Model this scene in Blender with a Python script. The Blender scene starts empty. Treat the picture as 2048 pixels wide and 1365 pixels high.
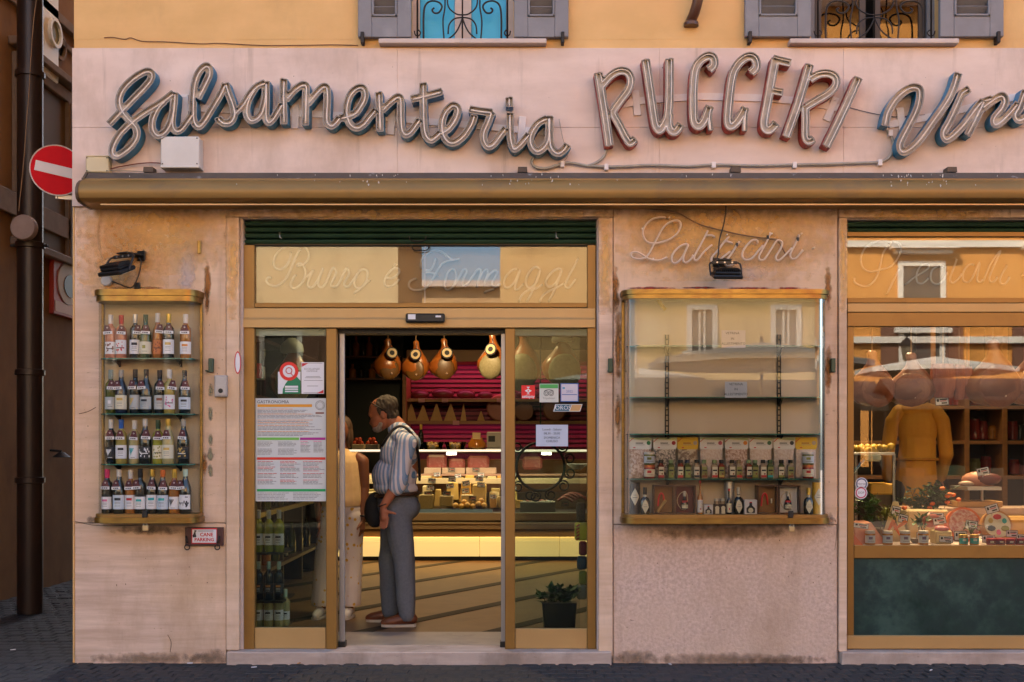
import bpy, bmesh, math, random
from mathutils import Vector, Matrix, noise
rnd = random.Random(11)
SC = bpy.context.scene
COL = SC.collection
rad = math.radians

# ------------------------------------------------------------------ camera
# The shop front is the plane y = 0, x to the right, z up, the street at z = 0.
# The photograph is seen from DIST metres in front; on the shop front 300 photo
# pixels (2048 wide) are one metre, and the optical axis meets it at (VX, HY).
DIST, VX, HY, PPM = 7.5, 1050.0, 890.0, 300.0
EYE_X, EYE_Z = (VX - 1024) / PPM, 1.45
def px(u, y=0.0): return EYE_X + (u - VX) / PPM * (DIST + y) / DIST
def pz(v, y=0.0): return EYE_Z + (HY - v) / PPM * (DIST + y) / DIST
def P(u, v, y=0.0): return Vector((px(u, y), y, pz(v, y)))

cam = bpy.data.cameras.new('camera')
cam_ob = bpy.data.objects.new('camera', cam)
COL.objects.link(cam_ob)
cam_ob.location = (EYE_X, -DIST, EYE_Z)
cam_ob.rotation_euler = (rad(90), 0, 0)
cam.sensor_width = 36
cam.lens = 36 * DIST / (2048 / PPM)
cam.shift_x = (1024 - VX) / 2048
cam.shift_y = (HY - 682.5) / 2048
cam.clip_end = 400
cam.clip_start = .05
SC.camera = cam_ob

# ------------------------------------------------------------------ sky, sun, exposure
SUN_EL, SUN_AZ = rad(43), rad(-30)          # behind the shop, a little to the left
w = bpy.data.worlds.new('World'); SC.world = w; w.use_nodes = True
nt = w.node_tree
bg = nt.nodes['Background']
sky = nt.nodes.new('ShaderNodeTexSky')
sky.sky_type = 'NISHITA'; sky.sun_disc = False
sky.sun_elevation = SUN_EL; sky.sun_rotation = SUN_AZ
sky.air_density = 1.0; sky.dust_density = 3.5; sky.ozone_density = 1.0; sky.altitude = 50
nt.links.new(sky.outputs[0], bg.inputs[0])
bg.inputs[1].default_value = 0.125
sun = bpy.data.lights.new('sun', 'SUN'); sun.energy = 4.6; sun.angle = rad(.53)
sun.color = (1.0, .87, .70)
sun_ob = bpy.data.objects.new('sun', sun); COL.objects.link(sun_ob)
sd = Vector((math.cos(SUN_EL) * math.sin(SUN_AZ), math.cos(SUN_EL) * math.cos(SUN_AZ), math.sin(SUN_EL)))
sun_ob.rotation_euler = (-sd).to_track_quat('-Z', 'Y').to_euler()
sun_ob.location = (0, 0, 30)
SC.view_settings.view_transform = 'Standard'
SC.view_settings.look = 'None'
SC.view_settings.gamma = 1.0
SC.view_settings.exposure = 2.42
SC.render.engine = 'CYCLES'
cy = SC.cycles
cy.use_denoising = True
cy.max_bounces = 10; cy.diffuse_bounces = 5; cy.glossy_bounces = 4; cy.transmission_bounces = 6
cy.transparent_max_bounces = 24
cy.caustics_reflective = False; cy.caustics_refractive = False
cy.sample_clamp_indirect = 6.0

# ------------------------------------------------------------------ materials
MATS = {}
def nodes_of(m):
    m.use_nodes = True
    t = m.node_tree
    return t, t.nodes, t.links
def mat(name, col, rough=.6, metal=0.0, col2=None, scale=6.0, stretch=(1, 1, 1), amt=1.0, bump=0.0, bscale=None,
        bstretch=None, emit=None, es=0.0, spec=.5, col3=None, scale3=1.2, lo3=.55, hi3=.75, detail=6.0, coat=0.0):
    if name in MATS: return MATS[name]
    m = bpy.data.materials.new(name); MATS[name] = m
    t, N, L = nodes_of(m)
    b = N['Principled BSDF']
    c4 = lambda c: (c[0], c[1], c[2], 1)
    b.inputs['Base Color'].default_value = c4(col)
    b.inputs['Roughness'].default_value = rough
    b.inputs['Metallic'].default_value = metal
    b.inputs['Specular IOR Level'].default_value = spec
    if coat: b.inputs['Coat Weight'].default_value = coat
    if emit:
        b.inputs['Emission Color'].default_value = c4(emit); b.inputs['Emission Strength'].default_value = es
    if col2 or bump or col3:
        tc = N.new('ShaderNodeTexCoord')
        def nz(sc, st, det=detail):
            mp = N.new('ShaderNodeMapping'); mp.inputs['Scale'].default_value = st
            L.new(tc.outputs['Object'], mp.inputs[0])
            n = N.new('ShaderNodeTexNoise'); n.inputs['Scale'].default_value = sc; n.inputs['Detail'].default_value = det
            n.inputs['Roughness'].default_value = .62
            L.new(mp.outputs[0], n.inputs['Vector']); return n
        out = None
        if col2:
            n = nz(scale, stretch)
            r = N.new('ShaderNodeValToRGB')
            r.color_ramp.elements[0].position = .5 - .22 / max(amt, .01) * .8
            r.color_ramp.elements[1].position = .5 + .22 / max(amt, .01) * .8
            r.color_ramp.elements[0].color = c4(col); r.color_ramp.elements[1].color = c4(col2)
            L.new(n.outputs['Fac'], r.inputs[0]); out = r.outputs[0]
        if col3:
            n3 = nz(scale3, (1, 1, 1), 8)
            mr = N.new('ShaderNodeMapRange'); mr.inputs[1].default_value = lo3; mr.inputs[2].default_value = hi3
            L.new(n3.outputs['Fac'], mr.inputs[0])
            mx = N.new('ShaderNodeMix'); mx.data_type = 'RGBA'
            L.new(mr.outputs[0], mx.inputs['Factor'])
            if out: L.new(out, mx.inputs['A'])
            else: mx.inputs['A'].default_value = c4(col)
            mx.inputs['B'].default_value = c4(col3); out = mx.outputs['Result']
        if out: L.new(out, b.inputs['Base Color'])
        if bump:
            nb = nz(bscale or scale, bstretch or stretch)
            bp = N.new('ShaderNodeBump'); bp.inputs['Strength'].default_value = bump; bp.inputs['Distance'].default_value = .01
            L.new(nb.outputs['Fac'], bp.inputs['Height']); L.new(bp.outputs[0], b.inputs['Normal'])
    return m
def glass(name, tint=(1, 1, 1), ior=1.5, rough=0.0, boost=1.0):
    """Clear pane: Fresnel mirror over a tinted see-through."""
    if name in MATS: return MATS[name]
    m = bpy.data.materials.new(name); MATS[name] = m
    t, N, L = nodes_of(m)
    N.remove(N['Principled BSDF'])
    o = N['Material Output']
    tr = N.new('ShaderNodeBsdfTransparent'); tr.inputs[0].default_value = (*tint, 1)
    gl = N.new('ShaderNodeBsdfGlossy'); gl.inputs['Roughness'].default_value = rough
    fr = N.new('ShaderNodeFresnel'); fr.inputs[0].default_value = ior
    mx = N.new('ShaderNodeMixShader')
    if boost != 1.0:
        mu = N.new('ShaderNodeMath'); mu.operation = 'MULTIPLY'; mu.inputs[1].default_value = boost; mu.use_clamp = True
        L.new(fr.outputs[0], mu.inputs[0]); L.new(mu.outputs[0], mx.inputs[0])
    else:
        L.new(fr.outputs[0], mx.inputs[0])
    L.new(tr.outputs[0], mx.inputs[1]); L.new(gl.outputs[0], mx.inputs[2]); L.new(mx.outputs[0], o.inputs[0])
    return m

def wall_material(name, base, dark, stain, streak=(.25, 1, 1), grain=9.0, pits=0.0, stain_lo=.56, stain_hi=.8, bump=.25, warm=None, rough=.85, drips=0.0):
    """Weathered stone or plaster: bedding streaks, blotches, fine pits, run-down dirt."""
    m = bpy.data.materials.new(name); MATS[name] = m
    t, N, L = nodes_of(m); b = N['Principled BSDF']; b.inputs['Roughness'].default_value = rough
    b.inputs['Specular IOR Level'].default_value = .25
    g = N.new('ShaderNodeNewGeometry')
    def nz(sc, st, det=7, ro=.6, off=0):
        mp = N.new('ShaderNodeMapping'); mp.inputs['Scale'].default_value = st; mp.inputs['Location'].default_value = (off, off * .7, off * .3)
        L.new(g.outputs['Position'], mp.inputs[0])
        n = N.new('ShaderNodeTexNoise'); n.inputs['Scale'].default_value = sc; n.inputs['Detail'].default_value = det; n.inputs['Roughness'].default_value = ro
        L.new(mp.outputs[0], n.inputs['Vector']); return n.outputs['Fac']
    def rng(src, lo, hi):
        r = N.new('ShaderNodeMapRange'); r.inputs[1].default_value = lo; r.inputs[2].default_value = hi; L.new(src, r.inputs[0]); return r.outputs[0]
    def mixc(f, a, bb):
        x = N.new('ShaderNodeMix'); x.data_type = 'RGBA'
        if isinstance(f, float): x.inputs['Factor'].default_value = f
        else: L.new(f, x.inputs['Factor'])
        for s, v in (('A', a), ('B', bb)):
            if isinstance(v, tuple): x.inputs[s].default_value = (*v, 1)
            else: L.new(v, x.inputs[s])
        return x.outputs['Result']
    bed = nz(grain, streak)
    c = mixc(rng(bed, .34, .62), base, dark)
    if warm:
        c = mixc(rng(nz(1.1, (.7, 1, 1.3), 5, .55, 3.1), .45, .72), c, warm)
    c = mixc(rng(nz(2.3, (1, 1, .45), 9, .68, 7.7), stain_lo, stain_hi), c, stain)
    if drips:
        c = mixc(rng(nz(9, (1, 1, .07), 6, .6, 5.2), .60, .60 + drips), c, tuple(v * .62 for v in stain))
        c = mixc(rng(nz(55, (1, 1, 1), 4, .6, 2.2), .62, .95), c, dark)
    h = bed
    if pits:
        pf = rng(nz(70, (.35, 1, 1), 4, .6, 1.3), .66, .80)
        c = mixc(pf, c, tuple(v * .45 for v in stain))
        ma = N.new('ShaderNodeMath'); ma.operation = 'MULTIPLY_ADD'; ma.inputs[1].default_value = -pits
        L.new(pf, ma.inputs[0]); L.new(bed, ma.inputs[2]); h = ma.outputs[0]
    L.new(c, b.inputs['Base Color'])
    bp = N.new('ShaderNodeBump'); bp.inputs['Strength'].default_value = bump; bp.inputs['Distance'].default_value = .008
    L.new(h, bp.inputs['Height']); L.new(bp.outputs[0], b.inputs['Normal'])
    return m

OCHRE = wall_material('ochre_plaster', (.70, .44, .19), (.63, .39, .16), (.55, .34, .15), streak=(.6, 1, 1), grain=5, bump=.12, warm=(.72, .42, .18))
FASCIA = wall_material('pink_fascia_plaster', (.72, .565, .49), (.62, .475, .405), (.44, .325, .255), streak=(.35, 1, 1.1), grain=6, bump=.15, warm=(.74, .60, .54), stain_lo=.50, stain_hi=.86, drips=.26)
TRAV = wall_material('travertine', (.74, .565, .45), (.555, .40, .305), (.40, .26, .155), streak=(.16, 1, 1.9), grain=8, pits=.45, bump=.4, warm=(.66, .46, .29), stain_lo=.48, stain_hi=.82, drips=.30)
PITTED = wall_material('pitted_render', (.66, .50, .415), (.49, .36, .295), (.40, .28, .19), streak=(1, 1, 1), grain=42, pits=1.3, bump=.9, warm=(.60, .44, .33), stain_lo=.54, stain_hi=.86, drips=.3)
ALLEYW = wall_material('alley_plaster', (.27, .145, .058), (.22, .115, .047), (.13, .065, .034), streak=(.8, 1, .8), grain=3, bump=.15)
SILLST = wall_material('pale_stone', (.60, .49, .44), (.53, .43, .38), (.36, .28, .22), streak=(.3, 1, 1.4), grain=9, pits=.3, bump=.2)
GOLD = mat('gold_anodised_metal', (.28, .15, .036), .45, .5, col2=(.25, .13, .031), scale=2.2, col3=(.21, .11, .027), scale3=3)
GOLD2 = mat('pale_gold_metal', (.46, .29, .115), .5, .4, col2=(.41, .255, .098), scale=3)
BRASS = mat('tarnished_brass', (.34, .21, .055), .34, .85, col2=(.20, .12, .035), scale=9, stretch=(1, 1, 3), col3=(.20, .10, .035), scale3=7, lo3=.52, hi3=.72)
GREENP = mat('dark_green_paint', (.018, .048, .026), .45, 0, col2=(.026, .06, .034), scale=5, col3=(.010, .022, .013), scale3=4)
BLACKM = mat('black_metal', (.012, .012, .013), .45, .3)
IRON = mat('wrought_iron', (.018, .016, .016), .55, .5, col2=(.035, .026, .022), scale=20)
STEEL = mat('brushed_steel', (.45, .44, .43), .35, .9)
ALU = mat('grey_aluminium', (.40, .39, .40), .4, .8)
AWN = mat('bronze_awning_metal', (.27, .155, .042), .48, .4, col2=(.23, .13, .036), scale=1.5, stretch=(1, 1, 3), col3=(.17, .10, .045), scale3=2.2)
AWNTOP = mat('weathered_bronze_top', (.12, .085, .06), .8, .2, col2=(.09, .062, .045), scale=7, col3=(.34, .31, .29), scale3=9, lo3=.60, hi3=.70)
STEPST = wall_material('worn_step_stone', (.50, .40, .34), (.40, .31, .26), (.22, .165, .13), streak=(.3, 1, 1.4), grain=12, pits=.5, bump=.3, stain_lo=.48, stain_hi=.72)
SHUT = mat('grey_shutter_paint', (.205, .20, .215), .55, 0, col2=(.17, .165, .18), scale=6, col3=(.24, .235, .245), scale3=5)
BLUEC = mat('blue_letter_side', (.010, .19, .34), .45, .1, col2=(.010, .13, .23), scale=12)
REDC = mat('red_letter_side', (.48, .040, .028), .5, .1, col2=(.19, .022, .016), scale=12)
GREYC = mat('grey_letter_face', (.52, .46, .41), .55, .05, col2=(.34, .29, .25), scale=11, col3=(.60, .55, .50), scale3=8, lo3=.5, hi3=.7)
RIM = mat('letter_rim', (.34, .29, .25), .45, .2, col2=(.16, .13, .105), scale=15)
TUBE = mat('neon_tube_glass', (.78, .69, .62), .18, 0, col2=(.60, .50, .42), scale=10, spec=.6)
TUBE2 = mat('thin_neon_glass', (.78, .70, .64), .2, 0, spec=.6)
BASALT = mat('basalt_cobble', (.021, .022, .025), .62, 0, col2=(.034, .035, .039), scale=5, bump=.6, bscale=30, col3=(.013, .014, .016), scale3=14, spec=.3)
MORTAR = mat('street_dirt', (.020, .020, .021), .9, 0, col2=(.032, .031, .030), scale=8, bump=.4, bscale=40)
WHITEP = mat('white_plastic', (.62, .585, .55), .5, 0, col2=(.56, .52, .48), scale=4)
CREAMP = mat('cream_plastic', (.62, .53, .33), .55, 0, col2=(.55, .46, .28), scale=4)
PAPER = mat('white_paper', (.66, .655, .68), .8)
INK = mat('dark_ink', (.03, .03, .035), .8)
GREYINK = mat('grey_ink', (.20, .20, .20), .8)
REDINK = mat('red_ink', (.50, .025, .03), .7)
GLASS = glass('window_glass', (.92, .94, .93), 1.76); GLASSM = glass('shop_window_glass', (.95, .97, .96), 1.62)
GLASSC = glass('case_glass', (.98, .985, .98), 1.45, boost=.22); GLASSW = glass('wide_case_glass', (.97, .98, .97), 1.5, boost=.75)
GLASSD = glass('door_side_glass', (.78, .84, .80), 1.5, boost=.42)
GLASSG = glass('green_edge_glass', (.80, .93, .88), 1.5)
GLASSEDGE = mat('green_glass_edge', (.02, .13, .10), .15, 0, spec=.7)

# ------------------------------------------------------------------ mesh helpers
class MB:
    """Collects shapes; build() links them as ONE mesh object."""
    def __init__(s): s.v = []; s.f = []; s.mi = []; s.mats = []; s.cur = 0
    def use(s, m):
        if m not in s.mats: s.mats.append(m)
        s.cur = s.mats.index(m); return s
    def add(s, vs, fs):
        o = len(s.v); s.v += [tuple(v) for v in vs]
        for f in fs: s.f.append([o + i for i in f]); s.mi.append(s.cur)
        return s
    def box(s, x0, x1, y0, y1, z0, z1, b=0.0):
        if x1 < x0: x0, x1 = x1, x0
        if y1 < y0: y0, y1 = y1, y0
        if z1 < z0: z0, z1 = z1, z0
        b = min(b, (x1 - x0) * .45, (y1 - y0) * .45, (z1 - z0) * .45)
        if b <= 0:
            vs = [(x, y, z) for x in (x0, x1) for y in (y0, y1) for z in (z0, z1)]
            return s.add(vs, [(0, 1, 3, 2), (4, 6, 7, 5), (0, 4, 5, 1), (2, 3, 7, 6), (0, 2, 6, 4), (1, 5, 7, 3)])
        c = [(x0, x1), (y0, y1), (z0, z1)]
        vs = []; idx = {}
        for i in (0, 1):
            for j in (0, 1):
                for k in (0, 1):
                    p = [c[0][i], c[1][j], c[2][k]]; sg = [1 - 2 * i, 1 - 2 * j, 1 - 2 * k]
                    for ax in range(3):
                        q = [p[a] + (0 if a == ax else sg[a] * b) for a in range(3)]
                        idx[(i, j, k, ax)] = len(vs); vs.append(q)
        fs = []
        for ax in range(3):
            for e in (0, 1):
                o = [a for a in range(3) if a != ax]
                def key(p, q):
                    d = [0, 0, 0]; d[ax] = e; d[o[0]] = p; d[o[1]] = q
                    return idx[(d[0], d[1], d[2], ax)]
                fs.append((key(0, 0), key(1, 0), key(1, 1), key(0, 1)))
        for ax in range(3):          # edges along ax
            o = [a for a in range(3) if a != ax]
            for p in (0, 1):
                for q in (0, 1):
                    def k2(e, a):
                        d = [0, 0, 0]; d[ax] = e; d[o[0]] = p; d[o[1]] = q
                        return idx[(d[0], d[1], d[2], a)]
                    fs.append((k2(0, o[0]), k2(1, o[0]), k2(1, o[1]), k2(0, o[1])))
        for i in (0, 1):
            for j in (0, 1):
                for k in (0, 1): fs.append((idx[(i, j, k, 0)], idx[(i, j, k, 1)], idx[(i, j, k, 2)]))
        return s.add(vs, fs)
    def prism(s, poly, y0, y1):
        """poly in (x, z), extruded along y."""
        n = len(poly)
        vs = [(x, y0, z) for x, z in poly] + [(x, y1, z) for x, z in poly]
        fs = [tuple(range(n)), tuple(range(2 * n - 1, n - 1, -1))] + [(i, (i + 1) % n, n + (i + 1) % n, n + i) for i in range(n)]
        return s.add(vs, fs)
    def slab(s, poly, z0, z1):
        """poly in (x, y), extruded along z."""
        n = len(poly)
        vs = [(x, y, z0) for x, y in poly] + [(x, y, z1) for x, y in poly]
        fs = [tuple(range(n)), tuple(range(2 * n - 1, n - 1, -1))] + [(i, (i + 1) % n, n + (i + 1) % n, n + i) for i in range(n)]
        return s.add(vs, fs)
    def lathe(s, prof, c=(0, 0, 0), n=12, axis='z', cap=True, sx=1.0, sy=1.0):
        vs = []; fs = []
        for r, h in prof:
            for i in range(n):
                a = 2 * math.pi * i / n
                u, v = r * math.cos(a) * sx, r * math.sin(a) * sy
                p = (u, v, h) if axis == 'z' else ((u, h, v) if axis == 'y' else (h, u, v))
                vs.append((c[0] + p[0], c[1] + p[1], c[2] + p[2]))
        for k in range(len(prof) - 1):
            for i in range(n):
                j = (i + 1) % n
                fs.append((k * n + i, k * n + j, (k + 1) * n + j, (k + 1) * n + i))
        if cap:
            fs.append(tuple(range(n - 1, -1, -1))); fs.append(tuple(range((len(prof) - 1) * n, len(prof) * n)))
        return s.add(vs, fs)
    def tube(s, pts, r, n=6, closed=False, radii=None):
        pts = [Vector(p) for p in pts]; m = len(pts)
        if m < 2: return s
        vs = []; up = None
        for i in range(m):
            if closed: t = pts[(i + 1) % m] - pts[i - 1]
            else: t = pts[min(i + 1, m - 1)] - pts[max(i - 1, 0)]
            if t.length < 1e-9: t = Vector((0, 0, 1))
            t.normalize()
            if up is None:
                up = Vector((0, -1, 0)) if abs(t.y) < .9 else Vector((0, 0, 1))
            side = t.cross(up)
            if side.length < 1e-6: side = t.cross(Vector((1, 0, 0)))
            side.normalize(); up = side.cross(t).normalized()
            rr = radii[i] if radii else r
            for k in range(n):
                a = 2 * math.pi * k / n
                vs.append(pts[i] + side * (math.cos(a) * rr) + up * (math.sin(a) * rr))
        fs = []
        for i in range(m if closed else m - 1):
            j = (i + 1) % m
            for k in range(n):
                l = (k + 1) % n
                fs.append((i * n + k, i * n + l, j * n + l, j * n + k))
        if not closed:
            fs.append(tuple(range(n - 1, -1, -1))); fs.append(tuple(range((m - 1) * n, m * n)))
        return s.add(vs, fs)
    def ball(s, c, r, n=10, m=6, sc=(1, 1, 1)):
        prof = [(max(1e-4, math.sin(math.pi * k / m)), -math.cos(math.pi * k / m)) for k in range(m + 1)]
        vs = []; o = MB(); o.lathe([(a * r, b * r) for a, b in prof], (0, 0, 0), n)
        return s.add([(c[0] + x * sc[0], c[1] + y * sc[1], c[2] + z * sc[2]) for x, y, z in o.v], o.f)
    def blobs(s, c, R, k, r0, r1, seed=0, n=7, m=5):
        g = random.Random(seed)
        for _ in range(k):
            d = Vector((g.uniform(-1, 1), g.uniform(-1, 1), g.uniform(-1, 1)))
            s.ball((c[0] + d.x * R[0], c[1] + d.y * R[1], c[2] + d.z * R[2]), g.uniform(r0, r1), n, m)
        return s
    def xform(s, M_, start=0):
        s.v = s.v[:start] + [tuple(M_ @ Vector(v)) for v in s.v[start:]]; return s
    def mesh(s, name, m=None, smooth=False):
        me = bpy.data.meshes.new(name)
        me.from_pydata(s.v, [], s.f)
        ms = s.mats if s.mats else ([m] if m else [])
        for q in ms: me.materials.append(q)
        if s.mats: me.polygons.foreach_set('material_index', s.mi)
        bm = bmesh.new(); bm.from_mesh(me); bmesh.ops.recalc_face_normals(bm, faces=bm.faces[:]); bm.to_mesh(me); bm.free()
        if smooth is not False:
            me.polygons.foreach_set('use_smooth', [True] * len(me.polygons))
            if smooth is not True:
                me.set_sharp_from_angle(angle=rad(smooth))
        me.update(); return me
    def build(s, name, m=None, parent=None, smooth=False, at=None, kind=None):
        if not s.v: return None
        if parent is None and at is None:
            xs = [v[0] for v in s.v]; ys = [v[1] for v in s.v]; zs = [v[2] for v in s.v]
            at = ((min(xs) + max(xs)) / 2, (min(ys) + max(ys)) / 2, min(zs))
        base = Vector(at) if at is not None else Vector(WLOC.get(parent.name, (0, 0, 0)))
        s.v = [tuple(Vector(v) - base) for v in s.v]
        o = bpy.data.objects.new(name, s.mesh(name, m, smooth)); COL.objects.link(o)
        if parent is None: o.location = base; WLOC[o.name] = tuple(base)
        else:
            pb = Vector(WLOC.get(parent.name, (0, 0, 0)))
            o.parent = parent; o.location = base - pb; WLOC[o.name] = tuple(base)
        if kind: o['kind'] = kind
        return o
WLOC = {}
USED = {}
def tag(o, label, cat, group=None, kind=None):
    k = len(label.split())
    if not 4 <= k <= 16: print('LABELLEN', k, label)
    if label in USED and not group: print('DUPLABEL', label)
    USED[label] = 1
    o['label'] = label; o['category'] = cat
    if group: o['group'] = group
    if kind: o['kind'] = kind
    return o
def thing(name, label, cat, loc=(0, 0, 0), group=None, rz=0.0, local=False):
    o = bpy.data.objects.new(name, None); COL.objects.link(o); o.empty_display_size = .1
    o.location = loc; o.rotation_euler = (0, 0, rz); WLOC[o.name] = (0, 0, 0) if local else tuple(loc)      # local: its parts are built about its own base
    return tag(o, label, cat, group)
def copy_tree(o, parent=None):
    c = o.copy(); COL.objects.link(c); c.parent = parent
    for ch in list(o.children): copy_tree(ch, c)
    return c
def spline(pts, k=6, closed=False):
    """Catmull-Rom through points (tuples of any dimension); a doubled point is a corner."""
    runs = []; run = [pts[0]]
    for a in pts[1:]:
        if a == run[-1]:
            runs.append(run); run = [a]
        else: run.append(a)
    runs.append(run)
    out = []
    for run in runs:
        if len(run) < 2: continue
        n = len(run)
        for i in range(n - 1):
            p0 = run[max(i - 1, 0)]; p1 = run[i]; p2 = run[i + 1]; p3 = run[min(i + 2, n - 1)]
            for j in range(k):
                t = j / k
                out.append(tuple(.5 * (2 * b + (c - a) * t + (2 * a - 5 * b + 4 * c - d) * t * t + (-a + 3 * b - 3 * c + d) * t ** 3)
                                 for a, b, c, d in zip(p0, p1, p2, p3)))
        out.append(tuple(run[-1]))
    return out
FONTC = {}
def text(s, size, loc, m, parent, align='CENTER', name='lettering', rot=0.0, bold=0.0, squeeze=1.0, tilt=0.0):
    """Flat lettering facing the street (-y)."""
    key = (s, size, align, bold, squeeze)
    if key not in FONTC:
        cu = bpy.data.curves.new('lettering', 'FONT'); cu.body = s; cu.size = size; cu.align_x = align; cu.align_y = 'CENTER'
        cu.offset = bold * size; cu.resolution_u = 2
        to = bpy.data.objects.new('tmp', cu); COL.objects.link(to)
        dg = bpy.context.evaluated_depsgraph_get()
        me = bpy.data.meshes.new_from_object(to.evaluated_get(dg)); me.name = 'lettering'
        bpy.data.objects.remove(to); bpy.data.curves.remove(cu)
        for v in me.vertices: v.co.x *= squeeze
        FONTC[key] = me
    me = FONTC[key].copy(); me.materials.clear(); me.materials.append(m)
    o = bpy.data.objects.new(name, me); COL.objects.link(o)
    Mx = Matrix.Translation(Vector(loc)) @ Matrix.Rotation(rot, 4, 'Y') @ Matrix.Rotation(rad(90) + tilt, 4, 'X')
    me.transform(Mx)
    if parent is not None:
        pb = Vector(WLOC.get(parent.name, (0, 0, 0)))
        me.transform(Matrix.Translation(-pb)); o.parent = parent
    return o
# ================================================================== THE STREET
g = MB().box(-60, 60, -70, 30, -.30, -.022).build('ground', mat('piazza_stone', (.12, .10, .08), .85, col2=(.09, .076, .062), scale=3), at=(0, 0, -.3), kind='structure')
def cobble_mesh(i):
    g_ = random.Random(i); m = MB()
    w_ = .052 + g_.uniform(-.003, .003); d_ = .052 + g_.uniform(-.004, .004)
    lo = [(-w_, -d_), (w_, -d_), (w_, d_), (-w_, d_)]
    lo = [(a + g_.uniform(-.006, .006), b + g_.uniform(-.006, .006)) for a, b in lo]
    rings = [(1.0, -.05), (1.0, -.010), (.93, -.002 + g_.uniform(-.001, .001)), (.66, .001 + g_.uniform(-.001, .002))]
    for k, z in rings: m.add([(a * k, b * k, z) for a, b in lo], [])
    for r in range(3):
        for j in range(4): m.f.append([r * 4 + j, r * 4 + (j + 1) % 4, r * 4 + 4 + (j + 1) % 4, r * 4 + 4 + j]); m.mi.append(0)
    m.f.append([12, 13, 14, 15]); m.mi.append(0)
    return m
CM = [cobble_mesh(i) for i in range(8)]
CME = [c.mesh('cobble', BASALT, 35) for c in CM]
street = MB().box(-9, 9, -3.2, 6.5, -.08, -.0085).build('street_paving', MORTAR, at=(0, 0, -.08), kind='structure')
stuff = MB(); cnt = 0; cells = []
rows = [(-.062 - i * .117, i) for i in range(26)]
for y, i in rows:
    for k in range(-38, 40):
        cells.append((k * .118 + (.059 if i % 2 else 0), y))
for i in range(1, 52):
    for k in range(-16, 1):
        x = -2.99 + k * .118 - (.059 if i % 2 else 0)
        if x > -4.78: cells.append((x, -.062 + i * .117))
for x, y in cells:
    a = rnd.uniform(-.06, .06); k = rnd.randrange(8); dz = rnd.uniform(-.004, .002)
    lift = .006 * noise.noise(Vector((x * 1.3, y * 1.3, 0)))
    Mx = Matrix.Translation((x + rnd.uniform(-.004, .004), y, dz + lift - .002)) @ Matrix.Rotation(a, 4, 'Z')
    if -.66 < y < 0 and -3.42 < x < 3.42 and cnt < 296:
        o = bpy.data.objects.new('cobble', CME[k]); COL.objects.link(o); o.parent = street
        o.matrix_local = Matrix.Translation((0, 0, .08)) @ Mx; cnt += 1
    else:
        st = len(stuff.v); stuff.add(CM[k].v, CM[k].f); stuff.xform(Mx, st)
stuff.build('cobbles', BASALT, street, smooth=35, kind='stuff')
# fag ends and scraps dropped on the cobbles
for i, (u, v, rot, m_) in enumerate([(508, 1337, .6, PAPER), (598, 1329, 1.2, mat('orange_filter', (.55, .26, .08), .8)), (380, 1329, .2, PAPER), (1862, 1343, .9, PAPER), (26, 1302, .4, PAPER), (1340, 1331, 1.9, PAPER)]):
    t = (v - HY) / PPM; y = DIST * (EYE_Z / t - 1) if False else -DIST + DIST * EYE_Z / t
    x = EYE_X + (u - VX) / PPM * (DIST + y) / DIST
    s_ = MB().lathe([(.004, -.018), (.004, .018)], (0, 0, 0), 7, 'x')
    s_.xform(Matrix.Translation((x, y, .008)) @ Matrix.Rotation(rot, 4, 'Z'))
    lab = ['white cigarette end on the cobbles left of the door step', 'orange cigarette filter on the cobbles before the door step',
           'white scrap at the foot of the left stone pier', 'white scrap on the cobbles below the green marble panel',
           'white scrap on the dark alley cobbles near the corner', 'white scrap on the cobbles below the pitted middle wall'][i]
    tag(s_.build('cigarette_end', m_, smooth=True), lab, 'cigarette end', 'litter on the cobbles')

# ================================================================== THE SHOP BUILDING
XL, XR = px(148), 7.0
bld = thing('shop_building', 'ochre shop building with pink sign band and pale travertine ground floor', 'building', (px(148), .0, 0))
def bp(name, mb, m, smooth=False, parent=None): return mb.build(name, m, parent or bld, smooth)
def pbox(u0, u1, v0, v1, y0, y1, b=0.0, yr=None, mb=None):
    """Box whose front, at depth y0, fills photo rectangle u0..u1 x v0..v1."""
    q = y0 if yr is None else yr
    return (mb or MB()).box(px(u0, q), px(u1, q), y0, y1, pz(v1, q), pz(v0, q), b)
ZS = pz(79)
core = MB()
core.box(XL + .004, px(470), .032, .40, -.05, ZS); core.box(px(1207), px(1688), .032, .40, -.05, ZS)
core.box(px(470), px(1207), .032, .40, pz(436), ZS); core.box(px(1688), px(2420), .032, .40, pz(438), ZS)
core.box(px(2420), XR, .032, .40, -.05, ZS)
bp('masonry', core, SILLST)
uw = MB(); ZT = 5.9
for a, b in ((148, 822), (1027, 1622), (1880, 2500)): uw.box(px(a), px(b) if b < 2500 else XR, 0, .40, ZS, ZT)
uw.box(XL, XR, 0, .40, ZT, 12); uw.box(XL + .001, XR, .001, .032, pz(99), ZS)
bp('upper_wall', uw, OCHRE)
bp('side_wall', MB().box(XL + .002, XL + .35, .40, 9.5, -.05, 12), OCHRE)
bp('back_wall', MB().box(XL + .35, XR, 9.3, 9.5, -.05, 12), OCHRE)
bp('end_wall', MB().box(XR - .3, XR, .40, 9.3, -.05, 12), OCHRE)
bp('roof', MB().box(XL - .35, XR + .3, -.45, 9.9, 12, 12.2), mat('roof_tiles', (.25, .12, .07), .9))
# sign band, one plaster panel at a time
for v0, v1 in ((98.5, 257), (257.25, 414)):
    for a, b in ((146.5, 795), (795.25, 1318), (1318.2, 1685), (1685.25, 2120), (2120.2, 2700)):
        bp('fascia_panel', MB().box(px(a), min(px(b), XR), -.02 + (.001 if v0 > 200 else 0) - (.001 if a > 1300 else 0), .0315, pz(v1), pz(v0), .002), FASCIA)
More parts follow.
